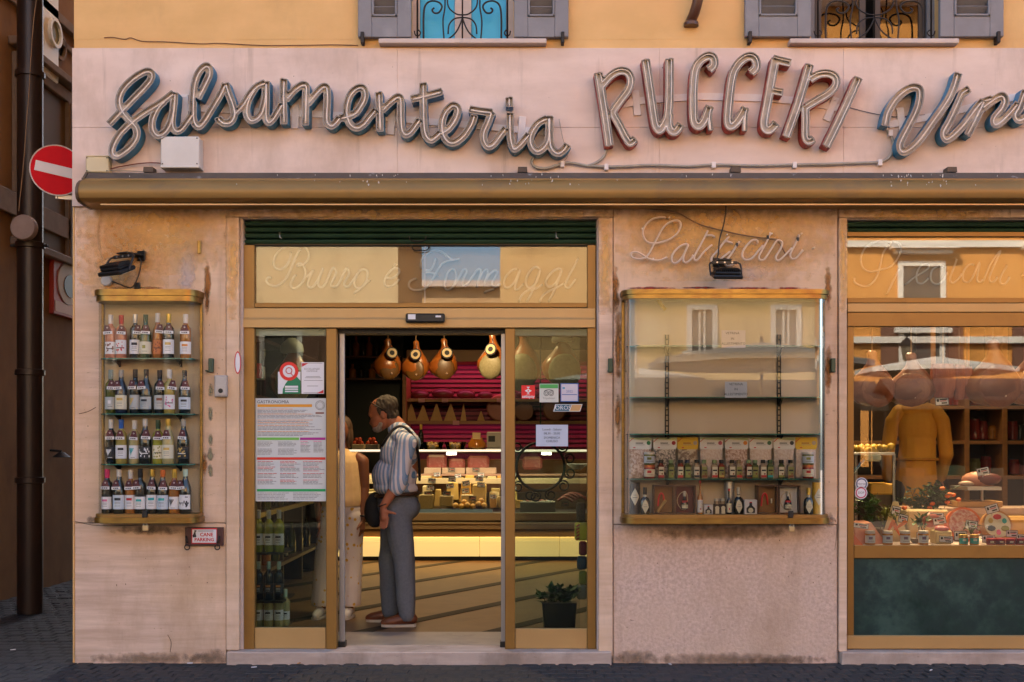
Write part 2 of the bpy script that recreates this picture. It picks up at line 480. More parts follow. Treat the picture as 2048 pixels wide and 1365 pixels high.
# ground floor stone
def stone(u0, u1, v0, v1, y0=0.0, m=TRAV, y1=.031, name='stone_panel'):
    return bp(name, MB().box(px(u0), px(u1), y0, y1, max(pz(v1), -.04), pz(v0), .003), m)
stone(149, 452, 415, 1046); stone(149, 452, 1047.2, 1335, .004)
stone(453.4, 479, 436, 1300, -.012); stone(1197, 1225, 436, 1312, -.012)
stone(1227, 1675, 415, 1049); stone(1227, 1675, 1050.4, 1335, .003, PITTED)
stone(1677, 1693, 437, 1303, -.012); stone(453.4, 1225, 415, 434.6, -.012, name='stone_lintel'); stone(1677, 2420, 415, 436, -.012, name='stone_lintel')
stone(2421, 2700, 415, 1335)
bp('corner_strip', MB().box(px(145.6), px(148.9), -.003, .03, -.04, pz(415), .002), OCHRE)
bp('stone_step', MB().box(px(457), px(1222), -.055, .46, -.04, .078, .006), STEPST)
bp('stone_step', MB().box(px(1680), px(2420), -.05, .30, -.04, .075, .006), STEPST)
for a, b in ((470, 484), (1194, 1207), (1688, 1696)):
    bp('door_reveal', MB().box(px(a) + .001, px(b), .033, .30, .08, pz(437), 0), SILLST)

# ---- green roller shutters, rolled up over door and window
for (u0, u1, v0, v1, nsl) in ((484, 1194, 437, 486, 4), (1696, 2420, 438, 464, 2)):
    rs = bp('roller_shutter', MB().box(px(u0), px(u1), .13, .34, pz(v1) + .02, pz(v0)), GREENP)
    h = (pz(v0) - pz(v1)) / nsl
    for i in range(nsl):
        z0 = pz(v1) + i * h
        prof = [(.105, 0), (.072, h * .18), (.062, h * .5), (.072, h * .82), (.105, h * .97), (.125, h * .97), (.125, 0)]
        s_ = MB()
        n = len(prof); vs = [(px(u0) + .002, y, z0 + z) for y, z in prof] + [(px(u1) - .002, y, z0 + z) for y, z in prof]
        s_.add(vs, [tuple(range(n)), tuple(range(2 * n - 1, n - 1, -1))] + [(k, (k + 1) % n, n + (k + 1) % n, n + k) for k in range(n)])
        bp('slat', s_, GREENP, 30, rs)
    if nsl == 4:
        bp('bottom_bar', MB().box(px(u0) + .004, px(u1) - .004, .05, .12, pz(489), pz(486.5), .003), BLACKM, parent=rs)
        for u, v, ww in ((834, 471, 17), (840, 490, 17)):
            y = .035
            hd = MB().tube(spline([(px(u - ww), .07, pz(v)), (px(u - ww), y, pz(v)), (px(u - ww), y, pz(v)), (px(u - ww + 3), y, pz(v + 8)), (px(u), y, pz(v + 10)), (px(u + ww - 3), y, pz(v + 8)), (px(u + ww), y, pz(v)), (px(u + ww), y, pz(v)), (px(u + ww), .07, pz(v))], 4), .004, 6)
            bp('pull_handle', hd, IRON, True, rs)
        for u in (557, 1112):
            bp('hook', MB().tube([(px(u), .06, pz(462)), (px(u), .035, pz(464)), (px(u + 1), .03, pz(474)), (px(u + 5), .03, pz(476))], .005, 6), STEEL, True, rs)

# ---- gilt entrance frame, door leaves and panes
fr = bp('entrance_frame', (lambda m: (pbox(486, 509, 489, 1299, .05, .115, .004, mb=m), pbox(1174.5, 1192, 489, 1299, .05, .115, .004, mb=m),
      pbox(509.5, 1174, 489, 491, .055, .11, 0, mb=m))[0])(MB()), GOLD)
bp('transom_rail', pbox(509.2, 1174.2, 606, 615.5, .056, .11, .003), GOLD, parent=fr)
hb = MB(); z0, z1, zm = pz(656.5, .04), pz(616, .04), pz(636, .04)
n_ = [(.049, z0), (.034, z0 + .004), (.034, zm - .012), (.044, zm + .002), (.046, z1 - .004), (.052, z1), (.115, z1), (.115, z0)]
xa, xb = px(487, .04), px(1190, .04)
hb.add([(xa, y, z) for y, z in n_] + [(xb, y, z) for y, z in n_], [tuple(range(8)), tuple(range(15, 7, -1))] + [(k, (k + 1) % 8, 8 + (k + 1) % 8, 8 + k) for k in range(8)])
bp('head_beam', hb, GOLD2, 20, fr)
for a, b in ((652, 673), (1010, 1030)): bp('door_post', pbox(a, b, 657, 1299, .047, .115, .004), GOLD, parent=fr)
for a, b, v in ((509.4, 651.6, 1256), (1030.4, 1174.2, 1258)):
    bp('kick_panel', pbox(a, b, v, 1298, .06, .10, .003), GOLD2, parent=fr)
    bp('header_rail', pbox(a, b, 657.5, 672, .085, .13, .002), mat('pale_rail', (.36, .34, .31), .5), parent=fr)
    bp('glass_pane', pbox(a - 2, b + 2, 656, 1257, .078, .084), GLASSD, parent=fr)
bp('glass_pane', pbox(508, 849.3, 489, 607, .074, .080), GLASS, parent=fr)
bp('glass_pane', pbox(850.2, 1175, 489, 607, .0735, .0795), GLASS, parent=fr)
bp('glass_joint', pbox(849.3, 850.2, 490, 606, .073, .081), ALU, parent=fr)
bp('backing_board', pbox(500, 1182, 480, 614, .20, .22), mat('beige_board', (.46, .31, .17), .8, col2=(.40, .265, .14), scale=2.5), parent=fr)
bp('door_track', pbox(673.5, 1009.5, 657, 667, .12, .26), BLACKM, parent=fr)
for a, b, e0, e1 in ((530, 679, 678.5, 689), (1005, 1160, 1002, 1011)):
    lf = bp('sliding_door', pbox(a, b, 666, 1292, .150, .157), glass('door_leaf_glass', (.95, .97, .96), 1.3), parent=fr)
    bp('door_stile', pbox(e0, e1, 664, 1294, .140, .168, .003), ALU, parent=fr)
bp('door_guide', pbox(674, 690, 1284, 1297, .12, .2, .003), BLACKM, parent=fr)
bp('door_guide', pbox(1000, 1012, 1284, 1297, .12, .2, .003), BLACKM, parent=fr)

# ---- right shop window
XW = 2418
wf = bp('shop_window_frame', (lambda m: (pbox(1694.5, 1708, 653.5, 1299, .05, .115, .004, mb=m), pbox(1694.5, XW, 464, 473.5, .05, .115, .003, mb=m), pbox(XW, XW + 14, 464, 1299, .05, .115, .003, mb=m))[0])(MB()), GOLD)
bp('window_rail', pbox(1695, XW, 596, 606, .055, .11, .002), GOLD, parent=wf)
bp('window_rail', pbox(1695, XW, 606.8, 624.5, .046, .11, .003), GOLD2, parent=wf)
bp('window_rail', pbox(1695, XW, 625.3, 653, .05, .11, .003), GOLD, parent=wf)
bp('window_rail', pbox(1708.3, XW, 1092, 1117, .048, .11, .003), GOLD, parent=wf)
bp('window_rail', pbox(1694.6, XW, 1272, 1298.6, .042, .11, .004), GOLD2, parent=wf)
bp('glass_pane', pbox(1694, XW, 472, 597, .074, .080), GLASS, parent=wf)
bp('glass_pane', pbox(1706, XW, 652, 1093, .074, .080), GLASSM, parent=wf)
bp('backing_board', pbox(1680, XW + 6, 462, 604, .20, .22), MATS['beige_board'], parent=wf)
marb = mat('green_marble', (.009, .026, .021), .2, 0, col2=(.040, .078, .066), scale=3.4, col3=(.018, .036, .034), scale3=9, lo3=.42, hi3=.62, detail=14, amt=1.3)
bp('marble_panel', pbox(1707.5, XW, 1117.5, 1271.6, .066, .11), marb, parent=wf)

# ---- upstairs windows with louvred shutters
SKYREFL = mat('painted_sky_reflection', (.035, .42, .66), .35, 0, col2=(.03, .36, .58), scale=3)  # blue sky reflection in the window, painted as solid panels
def shutter(u0, u1, parent, hinge_left):
    v_bot = 75 if u0 < 1300 else 74
    x0, x1 = px(u0, -.05), px(u1, -.05); zb = pz(v_bot, -.05); zt = 5.86; fw = .092
    m = MB()
    m.box(x0, x0 + fw, -.055, -.015, zb, zt, .004); m.box(x1 - fw, x1, -.055, -.015, zb, zt, .004)
    m.box(x0 + fw, x1 - fw, -.0545, -.0155, zb, zb + .135, .003); m.box(x0 + fw, x1 - fw, -.0545, -.0155, zt - .1, zt, .003)
    for a, b, c, d in ((x0 + fw, x0 + fw + .014, zb + .135, zt - .1), (x1 - fw - .014, x1 - fw, zb + .135, zt - .1), (x0 + fw, x1 - fw, zb + .135, zb + .149)):
        m.box(a, b, -.063, -.02, c, d, .003)
    sh = bp('shutter', m, SHUT)
    sl = MB().box(x0 + fw + .015, x1 - fw - .015, -.003, .003, -.026, .026)
    sl.xform(Matrix.Translation((0, -.034, zb + .185)) @ Matrix.Rotation(rad(48), 4, 'X'))
    first = bp('slat', sl, SHUT, parent=sh); z = zb + .185 + .0465
    while z < zt - .12:
        c = first.copy(); COL.objects.link(c); c.parent = sh; c.location = first.location + Vector((0, 0, z - zb - .185)); z += .0465
    bp('shutter_back', MB().box(x0 + fw, x1 - fw, -.012, -.008, zb + .13, zt - .1), mat('shutter_gap', (.07, .055, .045), .9), parent=sh)
    bx = x0 + .02 if hinge_left else x1 - .05
    bp('shutter_stay', MB().box(bx, bx + .022, -.075, -.01, zb - .045, zb + .03, .003), IRON, parent=sh)
    bp('hinge', MB().box((x1 if hinge_left else x0) - .008, (x1 if hinge_left else x0) + .008, -.06, -.02, zb + .25, zb + .36, .003), SHUT, parent=sh)
    return sh
def upstairs(u0, u1, s0, s1, blue):
    x0, x1 = px(u0), px(u1); zb = pz(79); zt = ZT
    f = MB(); e = .10; 
    f.box(x0, x0 + .05, .10, .15, zb, zt); f.box(x1 - .05, x1, .10, .15, zb, zt); f.box(x0 + .05, x1 - .05, .10, .15, zt - .06, zt)
    f.box(x0 + .05, x1 - .05, .10, .15, zb, zb + .012)
    xm = (x0 + x1) / 2
    wi = bp('window', f, SILLST if blue else SHUT)
    if blue:
        bp('casement_stile', MB().box(xm - .055, xm + .055, .095, .15, zb, zt), SILLST, parent=wi)
        for a, b in ((x0 + .05, xm - .055), (xm + .055, x1 - .05)): bp('sky_reflection_panel', MB().box(a, b, .115, .14, zb + .012, zt - .06, .004), SKYREFL, parent=wi)
    else:
        for a, b, sgn in ((x0 + .06, xm - .03, 1), (xm + .03, x1 - .06, -1)):
            bp('casement_frame', (lambda m: (m.box(a, a + .04, .12, .15, zb + .01, zt), m.box(b - .04, b, .12, .15, zb + .01, zt), m.box(a + .04, b - .04, .12, .15, zb + .01, zb + .05))[0])(MB()), mat('dark_wood', (.05, .03, .02), .5), parent=wi)
            bp('pane', MB().box(a + .04, b - .04, .13, .136, zb + .05, zt), glass('upper_pane', (.3, .3, .3), 1.9), parent=wi)
        bp('room_dark', MB().box(x0, x1, .38, .40, zb, zt), mat('dark_room', (.02, .018, .016), .9), parent=wi)
    bp('window_sill', MB().box(px(s0, -.07), px(s1, -.07), -.075, .10, pz(87, -.07), pz(77.5, -.07), .004), SILLST, parent=wi)
    gr = MB(); y = .02; r = .0065; Wd = x1 - x0
    def gp(a, v): return (x0 + a * Wd, y, pz(v))
    for k in (0.06, .94):
        gr.tube([gp(k, 78), gp(k, -300)], r, 6)
    for s in (1, -1):
        fx = (lambda a: a) if s == 1 else (lambda a: 1 - a)
        gr.tube(spline([gp(fx(a), v) for a, v in ((.12, 77), (.12, 30), (.14, 8), (.20, 0), (.27, 3), (.30, 12), (.27, 23), (.225, 24), (.205, 18), (.225, 14))], 5), r, 6)
        gr.tube(spline([gp(fx(a), v) for a, v in ((.32, 77), (.31, 40), (.33, 8), (.32, -40))], 5), r * .8, 6)
        gr.tube(spline([gp(fx(a), v) for a, v in ((.36, 77), (.44, 62), (.49, 40), (.50, 28), (.50, 28), (.44, 26), (.37, 14), (.355, -4), (.40, -20))], 5), r * .8, 6)
        gr.tube(spline([gp(fx(a), v) for a, v in ((.36, 66), (.37, 48), (.42, 36), (.50, 33))], 5), r * .8, 6)
        gr.tube(spline([gp(fx(a), v) for a, v in ((.03, 60), (.04, 68), (.07, 70), (.09, 64), (.07, 58))], 5), r * .7, 6)
    gr.tube([gp(.5, 77), gp(.5, -300)], r * .8, 6)
    bp('window_grille', gr, IRON, True, wi)
upstairs(822, 1027, 757, 1093, True)
upstairs(1622, 1880, 1580, 1918, False)
shutter(716, 822, None, True); shutter(1028, 1137, None, False)
shutter(1490, 1622, None, True); shutter(1880, 2007, None, False)

# ---- waste pipe stub above the sign
pp = MB().tube(spline([(px(1394), -.10, pz(-240)), (px(1393), -.10, pz(-40)), (px(1392), -.10, pz(5)), (px(1387), -.07, pz(30)), (px(1382), -.03, pz(42)), (px(1380), .01, pz(46))], 5), .034, 10)
pp.lathe([(.05, 0), (.05, .02), (.036, .035)], (px(1381), -.03, pz(56)), 10)
tag(pp.build('drain_pipe', mat('brown_pipe', (.10, .04, .022), .35, .1, col2=(.07, .028, .016), scale=8), smooth=40), 'brown pipe elbow coming down the ochre wall between the upstairs windows', 'pipe')

# ================================================================== THE SIDE ALLEY
AX = -4.8
al = thing('alley_building', 'dark ochre side building across the narrow alley on the left', 'building', (AX, 2, 0))
def ap(name, mb, m, smooth=False, parent=None): return mb.build(name, m, parent or al, smooth)
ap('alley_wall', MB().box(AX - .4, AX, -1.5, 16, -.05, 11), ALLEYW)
ap('front_wall', MB().box(AX - 9, AX - .4, -1.5, -1.1, -.05, 11), OCHRE)
ap('roof', MB().box(AX - 9, AX + .3, -1.9, 16, 11, 11.2), MATS['roof_tiles'])
def aw(u, v):       # a point of the alley wall seen at photo pixel (u, v)
    k = (AX - EYE_X) * PPM / (u - VX); return k * DIST - DIST, EYE_Z + (HY - v) / PPM * k
DST = mat('dark_stone_trim', (.22, .15, .10), .8, col2=(.17, .11, .07), scale=7)
def band(z, h, d, m=DST, y0=-1.0, y1=12, name='string_course'): return ap(name, MB().box(AX, AX + d, y0, y1, z, z + h, .006), m)
y, z = aw(115, 40); band(z - .06, .10, .07); band(z - .25, .06, .04)
y, z = aw(40, 415); band(z - .12, .22, .05)
def alley_window(ya, yb, za, zb):
    f = MB()
    f.box(AX, AX + .05, ya - .12, ya, za, zb + .12, .006); f.box(AX, AX + .05, yb, yb + .12, za, zb + .12, .006); f.box(AX, AX + .055, ya, yb, zb, zb + .12, .006)
    f.box(AX, AX + .12, ya - .2, yb + .2, zb + .16, zb + .24, .01); f.box(AX, AX + .10, ya - .16, yb + .16, za - .08, za, .01)
    wn = ap('window', f, DST)
    ap('pane', MB().box(AX + .002, AX + .012, ya, yb, za, zb), mat('dark_pane', (.13, .085, .045), .6, spec=.1), parent=wn)
    sh = ap('shutter', (lambda m: (m.box(AX + .03, AX + .065, yb + .05, yb + .11, za, zb), m.box(AX + .03, AX + .065, yb + .53, yb + .59, za, zb), m.box(AX + .03, AX + .065, yb + .11, yb + .53, za, za + .1), m.box(AX + .03, AX + .065, yb + .11, yb + .53, zb - .1, zb))[0])(MB()), mat('brown_shutter', (.17, .13, .10), .6), parent=wn)
    zz = za + .13
    sl = MB()
    while zz < zb - .1:
        sl.add([(AX + .035, yb + .11, zz), (AX + .06, yb + .11, zz - .03), (AX + .06, yb + .53, zz - .03), (AX + .035, yb + .53, zz)], [(0, 1, 2, 3)]); zz += .05
    o = ap('louvres', sl, MATS['brown_shutter'], parent=wn)
    return wn
y0, z0 = aw(128, 205); alley_window(y0 - 1.1, y0, aw(120, 440)[1] if False else z0 - 1.65, z0)
y1, z1 = aw(112, 0); alley_window(y1 - .5, y1 + .1, z1 + .35, z1 + 1.9)
yc, zc = aw(96, 68)
wb = MB().box(AX, AX + .06, yc - .34, yc + .10, zc - .42, zc + .52, .03)
wb.use(CREAMP); wb.lathe([(.14, .0), (.14, .03), (.11, .035), (.11, .03)], (AX + .06, yc - .02, zc), 16, 'x', cap=False)
LMPW = mat('white_enamel', (.8, .78, .7), .4)
wb2 = thing('wall_lamp_box', 'white box with a round porthole high on the alley wall', 'vent box', (AX, yc, zc - .4))
MB().box(AX, AX + .07, yc - .38, yc + .12, zc - .5, zc + .5, .03).build('housing', LMPW, wb2)
MB().lathe([(.15, .07), (.15, .10), (.115, .10), (.115, .075)], (AX, yc - .02, zc), 18, 'x', cap=False).build('ring', LMPW, wb2)
MB().lathe([(.115, .071), (.02, .076)], (AX, yc - .02, zc), 18, 'x').build('porthole', mat('olive_lens', (.20, .19, .07), .3), wb2)
MB().box(AX, AX + .14, yc - .4, yc + .14, zc + .5, zc + .53, .004).build('hood', LMPW, wb2)
yd, zd = aw(107, 85)
vt = MB().lathe([(.15, 0), (.15, .04), (.115, .04), (.115, .01)], (AX, yd + .1, zd), 18, 'x', cap=False)
vt2 = thing('round_vent', 'small round vent with pale ring on the alley wall', 'vent', (AX, yd, zd - .15))
vt.build('ring', DST, vt2); MB().lathe([(.115, .004), (.01, .012)], (AX, yd + .1, zd), 18, 'x').build('vent_cover', BLACKM, vt2)

PIPEM = mat('dark_drainpipe', (.020, .012, .010), .4, .2, col2=(.030, .016, .012), scale=4, col3=(.013, .010, .009), scale3=2)
yp = 2.2; xpipe = px(60, yp)
dp = thing('downpipe', 'thick dark brown downpipe standing in the alley', 'pipe', (xpipe, yp, 0))
rp = (px(85, yp) - px(36, yp)) / 2
MB().lathe([(rp, 0), (rp, 8)], (xpipe, yp, 0), 20).build('pipe', PIPEM, dp, smooth=50)
for v in (150, 491, 745, 960): MB().lathe([(rp * 1.0, -.03), (rp * 1.16, -.025), (rp * 1.16, .02), (rp * 1.0, .025)], (xpipe, yp, pz(v, yp)), 20, cap=False).build('collar', PIPEM, dp, smooth=40)
MB().box(px(20, yp), px(95, yp), yp - .01, yp + .03, pz(494, yp), pz(489, yp), .004).build('pipe_bracket', IRON, dp)
dk = MB().lathe([(.01, -.012), (.10, -.012), (.108, 0), (.108, .05)], (px(46, yp - .2), yp - .2, pz(455, yp - .2)), 26, 'y')
tag(dk.build('round_cover', mat('dusty_disc', (.34, .25, .21), .7, col2=(.27, .19, .16), scale=9), smooth=40), 'dusty round disc fixed in front of the dark downpipe', 'cover')
cb = MB().tube(spline([(px(84, yp - .15), yp - .15, pz(-60, yp)), (px(82, yp), yp - .15, pz(60, yp)), (px(73, yp), yp - .15, pz(200, yp)), (px(69, yp), yp - .15, pz(245, yp)), (px(63, yp), yp - .15, pz(330, yp)), (px(53, yp), yp - .15, pz(430, yp))], 5), .004, 5)
tag(cb.build('cable', mat('tan_cable', (.30, .19, .10), .7)), 'thin tan cable hanging down over the dark downpipe', 'cable')

# no entry sign, turned towards the alley mouth
ns = thing('no_entry_sign', 'round red no entry sign with white bar at the alley corner', 'road sign', (px(114, .55), .55, pz(341, .55)), rz=rad(24))
def loc(mb, name, m, smooth=False): return mb.build(name, m, ns, smooth, at=WLOC[ns.name])
rs_ = .183
def disc(r0, r1, y, n=40):
    m = MB(); m.lathe([(r1, y), (r1, y + .006), (r0, y + .006), (r0, y)] if r0 > 0 else [(r1, y + .006), (r1, y), (.0005, y)], (0, 0, 0), n, 'y', cap=False); return m
for mb, nm, mm in ((disc(0, rs_ * .955, -.004), 'disc', mat('sign_red', (.60, .008, .014), .7, col2=(.52, .008, .014), scale=8, spec=.15)),
                   (disc(rs_ * .95, rs_, -.006), 'rim', mat('sign_white', (.62, .59, .60), .4)),
                   (MB().box(-rs_ * .80, rs_ * .80, -.0075, -.0045, -.036, .036), 'white_bar', MATS['sign_white'])):
    if nm == 'white_bar': mb.xform(Matrix.Rotation(rad(9), 4, 'Y'))
    mb.v = [tuple(Vector(v) + Vector(WLOC[ns.name])) for v in mb.v]; loc(mb, nm, mm)
m_ = MB().tube([(.0, .02, -.2), (.0, .02, .16)], .012, 8); m_.box(0, .22, .012, .03, -.20, -.17)
m_.v = [tuple(Vector(v) + Vector(WLOC[ns.name])) for v in m_.v]; loc(m_, 'bracket', STEEL)
# framed red picture on the alley wall
ya, za = aw(125, 578)
fp = thing('framed_sign', 'red framed wall sign with pale oval on the dark alley wall', 'sign', (AX, ya, za - .3))
hw = .34; hh = .30
MB().box(AX, AX + .05, ya - hw, ya + hw, za - hh, za + hh, .006).build('frame', mat('alley_red', (.42, .035, .015), .5), fp)
MB().box(AX + .05, AX + .054, ya - hw + .03, ya + hw - .03, za - hh + .03, za - hh + .14).build('orange_strip', mat('alley_orange', (.50, .16, .03), .5), fp)
MB().lathe([(.001, .06), (1, .06), (1, .05)], (AX, 0, 0), 24, 'x', cap=False).xform(Matrix.Translation((0, ya + .02, za + .05)) @ Matrix.Diagonal((1, .27, .22, 1))).build('oval', mat('alley_cream', (.55, .46, .36), .6), fp)
MB().lathe([(.001, .066), (1, .066), (1, .06)], (AX, 0, 0), 20, 'x', cap=False).xform(Matrix.Translation((0, ya + .06, za + .03)) @ Matrix.Diagonal((1, .17, .12, 1))).build('dark_emblem', BLACKM, fp)
yl, zl = aw(100, 905)
tag(MB().lathe([(.03, 0), (.09, -.05), (.085, -.052), (.02, -.01)], (AX + .12, yl, zl), 14).tube([(AX, yl, zl + .02), (AX + .12, yl, zl + .01)], .012, 6).build('wall_lamp', IRON, smooth=40), 'small rusty hooded lamp low on the alley wall', 'lamp')

# ================================================================== ACROSS THE SQUARE (seen in the glass)
YB = -27.0
def rx(u, y): return EYE_X + (u - VX) / PPM * (DIST - y) / DIST      # where the glass shows a point of depth y
def rz_(v, y): return EYE_Z + (HY - v) / PPM * (DIST - y) / DIST
OB = {}
def facade(name, label, x0, x1, h, col, dark, wins, y=YB, extra=None):
    t = thing(name, label, 'building', ((x0 + x1) / 2, y, 0))
    OB[name] = t
    wm = wall_material(name + '_plaster', col, dark, tuple(c * .6 for c in dark), streak=(.6, 1, 1), grain=1.2, bump=.05)
    MB().box(x0, x1, y - 8, y, -.05, h).build('wall', wm, t)
    MB().box(x0 - .3, x1 + .3, y - 8.3, y + .5, h, h + .3).build('cornice', SILLST, t)
    for (wx, wz, ww, wh, kind) in wins:
        f = MB(); e = .16
        f.box(wx - ww / 2 - e, wx - ww / 2, y, y + .08, wz, wz + wh + e); f.box(wx + ww / 2, wx + ww / 2 + e, y, y + .08, wz, wz + wh + e); f.box(wx - ww / 2, wx + ww / 2, y, y + .08, wz + wh, wz + wh + e)
        f.box(wx - ww / 2 - .3, wx + ww / 2 + .3, y, y + .22, wz - .16, wz)
        if kind == 'p': f.box(wx - ww / 2 - .45, wx + ww / 2 + .45, y, y + .45, wz + wh + .5, wz + wh + .66); f.box(wx - ww / 2 - .3, wx + ww / 2 + .3, y, y + .3, wz + wh + .36, wz + wh + .5)
        wo = f.build('window', mat('white_stone', (.72, .66, .58), .8), t)
        MB().box(wx - ww / 2, wx + ww / 2, y - .02, y + .02, wz, wz + wh).build('pane', mat('far_pane', (.10, .085, .07), .3), wo)
        if kind == 's':
            for s in (-1, 1): MB().box(wx + s * (ww / 2 + e + .02), wx + s * (ww / 2 + e + .55), y + .02, y + .07, wz, wz + wh).build('shutter', mat('far_shutter', (.16, .07, .04), .7), wo)
        elif kind == 'n':
            for k in (-.12, .12): MB().box(wx + k * ww - .03, wx + k * ww + .03, y + .02, y + .04, wz, wz + wh).build('casement', MATS['white_stone'], wo)
    return t
OR = (.66, .30, .075)
wz_top = rz_(597, YB)
xs = [rx(1846, YB), rx(2110, YB), rx(2380, YB), rx(2640, YB)]
wins = [(x, z, 1.15, 1.9, 'p') for x in xs for z in (rz_(610, YB) - .7, rz_(610, YB) + 3.6)] + [(x, rz_(700, YB) - .6, 1.1, 1.6, 's') for x in xs]
ob = facade('orange_building', 'sunlit orange building reflected in the right shop window', rx(1660, YB), rx(3200, YB), 15, OR, (.60, .26, .06), wins)
for v in (680, 488): MB().box(rx(1660, YB), rx(3200, YB), YB, YB + .18, rz_(v, YB) - .10, rz_(v, YB) + .10).build('string_course', MATS['white_stone'], ob)
xs = [rx(1400, YB), rx(1566, YB)]
wins = [(x, rz_(705, YB), .62 * 1.0, 1.25, 'n') for x in xs] + [(x, rz_(705, YB) + 3.4, .8, 1.5, 'n') for x in xs]
facade('yellow_building', 'pale yellow building with white window frames reflected in the right display case', rx(1215, YB), rx(1655, YB), 11.5, (.72, .52, .24), (.66, .46, .20), wins)
facade('tan_building', 'tan building reflected at the right of the door transom', rx(1000, YB), rx(1205, YB), 12.5, (.60, .38, .17), (.54, .33, .14), [(rx(1090, YB), 9.2, .9, 1.7, 'n')])
facade('beige_building', 'beige building reflected at the left of the door transom', rx(-150, YB), rx(795, YB), 12.5, (.62, .46, .26), (.55, .40, .22), [(rx(u, YB), z, 1.0, 1.8, 's') for u in (30, 200, 380, 560, 720) for z in (3.0, 8.9)])
facade('low_house', 'low tan house seen through the gap in the transom reflection', rx(780, -50), rx(1015, -50), rz_(575, -50), (.58, .38, .2), (.5, .3, .15), [], y=-50)
# market parasols
CANV = mat('parasol_canvas', (.68, .63, .56), .85)
def parasol(label, x, y, z, r, m=CANV):
    t = thing('market_parasol', label, 'parasol', (x, y, 0), 'market parasols across the square')
    c = MB(); n = 8
    ring = [(x + r * math.cos(2 * math.pi * (k + .5) / n), y + r * math.sin(2 * math.pi * (k + .5) / n)) for k in range(n)]
    vs = [(x, y, z)] + [(a, b, z - r * .16) for a, b in ring] + [(a, b, z - r * .16 - .10) for a, b in ring]
    c.add(vs, [(0, 1 + k, 1 + (k + 1) % n) for k in range(n)] + [(1 + k, 1 + n + k, 1 + n + (k + 1) % n, 1 + (k + 1) % n) for k in range(n)])
    c.build('canopy', m, t)
    MB().tube([(x, y, 0), (x, y, z + .1)], .03, 8).build('pole', IRON, t)
    ribs = MB()
    for a, b in ring: ribs.tube([(x, y, z - .02), (a, b, z - r * .16 - .02)], .012, 5)
    ribs.build('ribs', IRON, t)
    MB().box(x - .3, x + .3, y - .3, y + .3, -.01, .08).build('base', BASALT, t)
y = -13; parasol('broad parasol reflected in the empty right display case', rx(1515, y), y, rz_(688, y), 2.1, mat('shaded_canvas', (.40, .36, .31), .9))  # shade of the backlit underside is put into this canopy's colour
y = -17; parasol('white parasol reflected above the hams in the right shop window', rx(1875, y), y, rz_(712, y), 1.7)
y = -16; parasol('white parasol reflected in the right end of the shop window', rx(2180, y), y, rz_(735, y), 1.7)
y = -19; parasol('white parasol reflected in the pane right of the door', rx(1250, y), y, rz_(735, y), 1.8)
def added_stall(label, x, y, w_):  # stalls added out of view to darken what the lower panes reflect
    t = thing('added_stall', label, 'added stall', (x, y, 0), 'stalls added to darken the reflections'); h = w_ / 2
    m = MB(); m.add([(x - h, y + .9, 2.3), (x + h, y + .9, 2.3), (x + h, y, 2.75), (x - h, y, 2.75), (x + h, y - .9, 2.3), (x - h, y - .9, 2.3), (x - h, y + .9, 2.12), (x + h, y + .9, 2.12)], [(0, 1, 2, 3), (3, 2, 4, 5), (0, 1, 7, 6)]); m.build('canopy', mat('brown_canvas', (.030, .024, .018), .9), t)
    for a in (-1, 1):
        for b in (-.85, .85): MB().tube([(x + a * h * .97, y + b, 0), (x + a * h * .97, y + b, 2.32)], .025, 6).build('post', IRON, t)
    MB().box(x - h * .95, x + h * .95, y - .82, y - .78, 0, 2.3).build('back_curtain', mat('stall_curtain', (.05, .042, .032), .9), t)
    MB().box(x - h * .9, x + h * .9, y + .1, y + .75, 0, .85).build('table', mat('stall_cloth', (.06, .04, .03), .9), t)
    for k in range(5):
        c = x - h * .75 + k * h * .375; MB().box(c - .2, c + .2, y + .2, y + .65, .855, 1.0 + .05 * (k % 2)).build('crate', mat(('tomato_crate', 'green_crate', 'wood_crate')[k % 3], ((.07, .02, .012), (.03, .045, .02), (.07, .05, .03))[k % 3], .8), t)
for k, (xx, yy, w__) in enumerate(((-9.6, -15.2, 3.9), (-5.8, -14.2, 3.9), (-2.1, -15.6, 3.9), (1.6, -14.6, 3.9), (5.3, -15.4, 3.9), (9.0, -14.4, 3.9), (12.7, -15.2, 3.9))):
    added_stall('added dark stall under brown canvas mirrored ' + ['far left of the wine case glass', 'in the wine case glass', 'low in the left door pane', 'in the door opening side of the right pane', 'low in the wide display case glass', 'low in the shop window', 'at the right end of the shop window'][k], xx, yy, w__)
yl = -19.5; xl = rx(1818, yl); zt = rz_(670, yl)
sl = thing('street_lamp', 'black lantern street lamp reflected in the right shop window', 'street lamp', (xl, yl, 0))
MB().lathe([(.10, 0), (.10, .3), (.055, .4), (.04, 1.4), (.03, zt - .62)], (xl, yl, 0), 10).build('post', IRON, sl, smooth=40)
MB().lathe([(.09, zt - .60), (.16, zt - .25)], (xl, yl, 0), 6).build('lantern', mat('lantern_glass', (.16, .13, .09), .3), sl)
MB().lathe([(.20, zt - .25), (.10, zt - .12), (.03, zt - .06), (.02, zt)], (xl, yl, 0), 6).build('lantern_roof', IRON, sl)
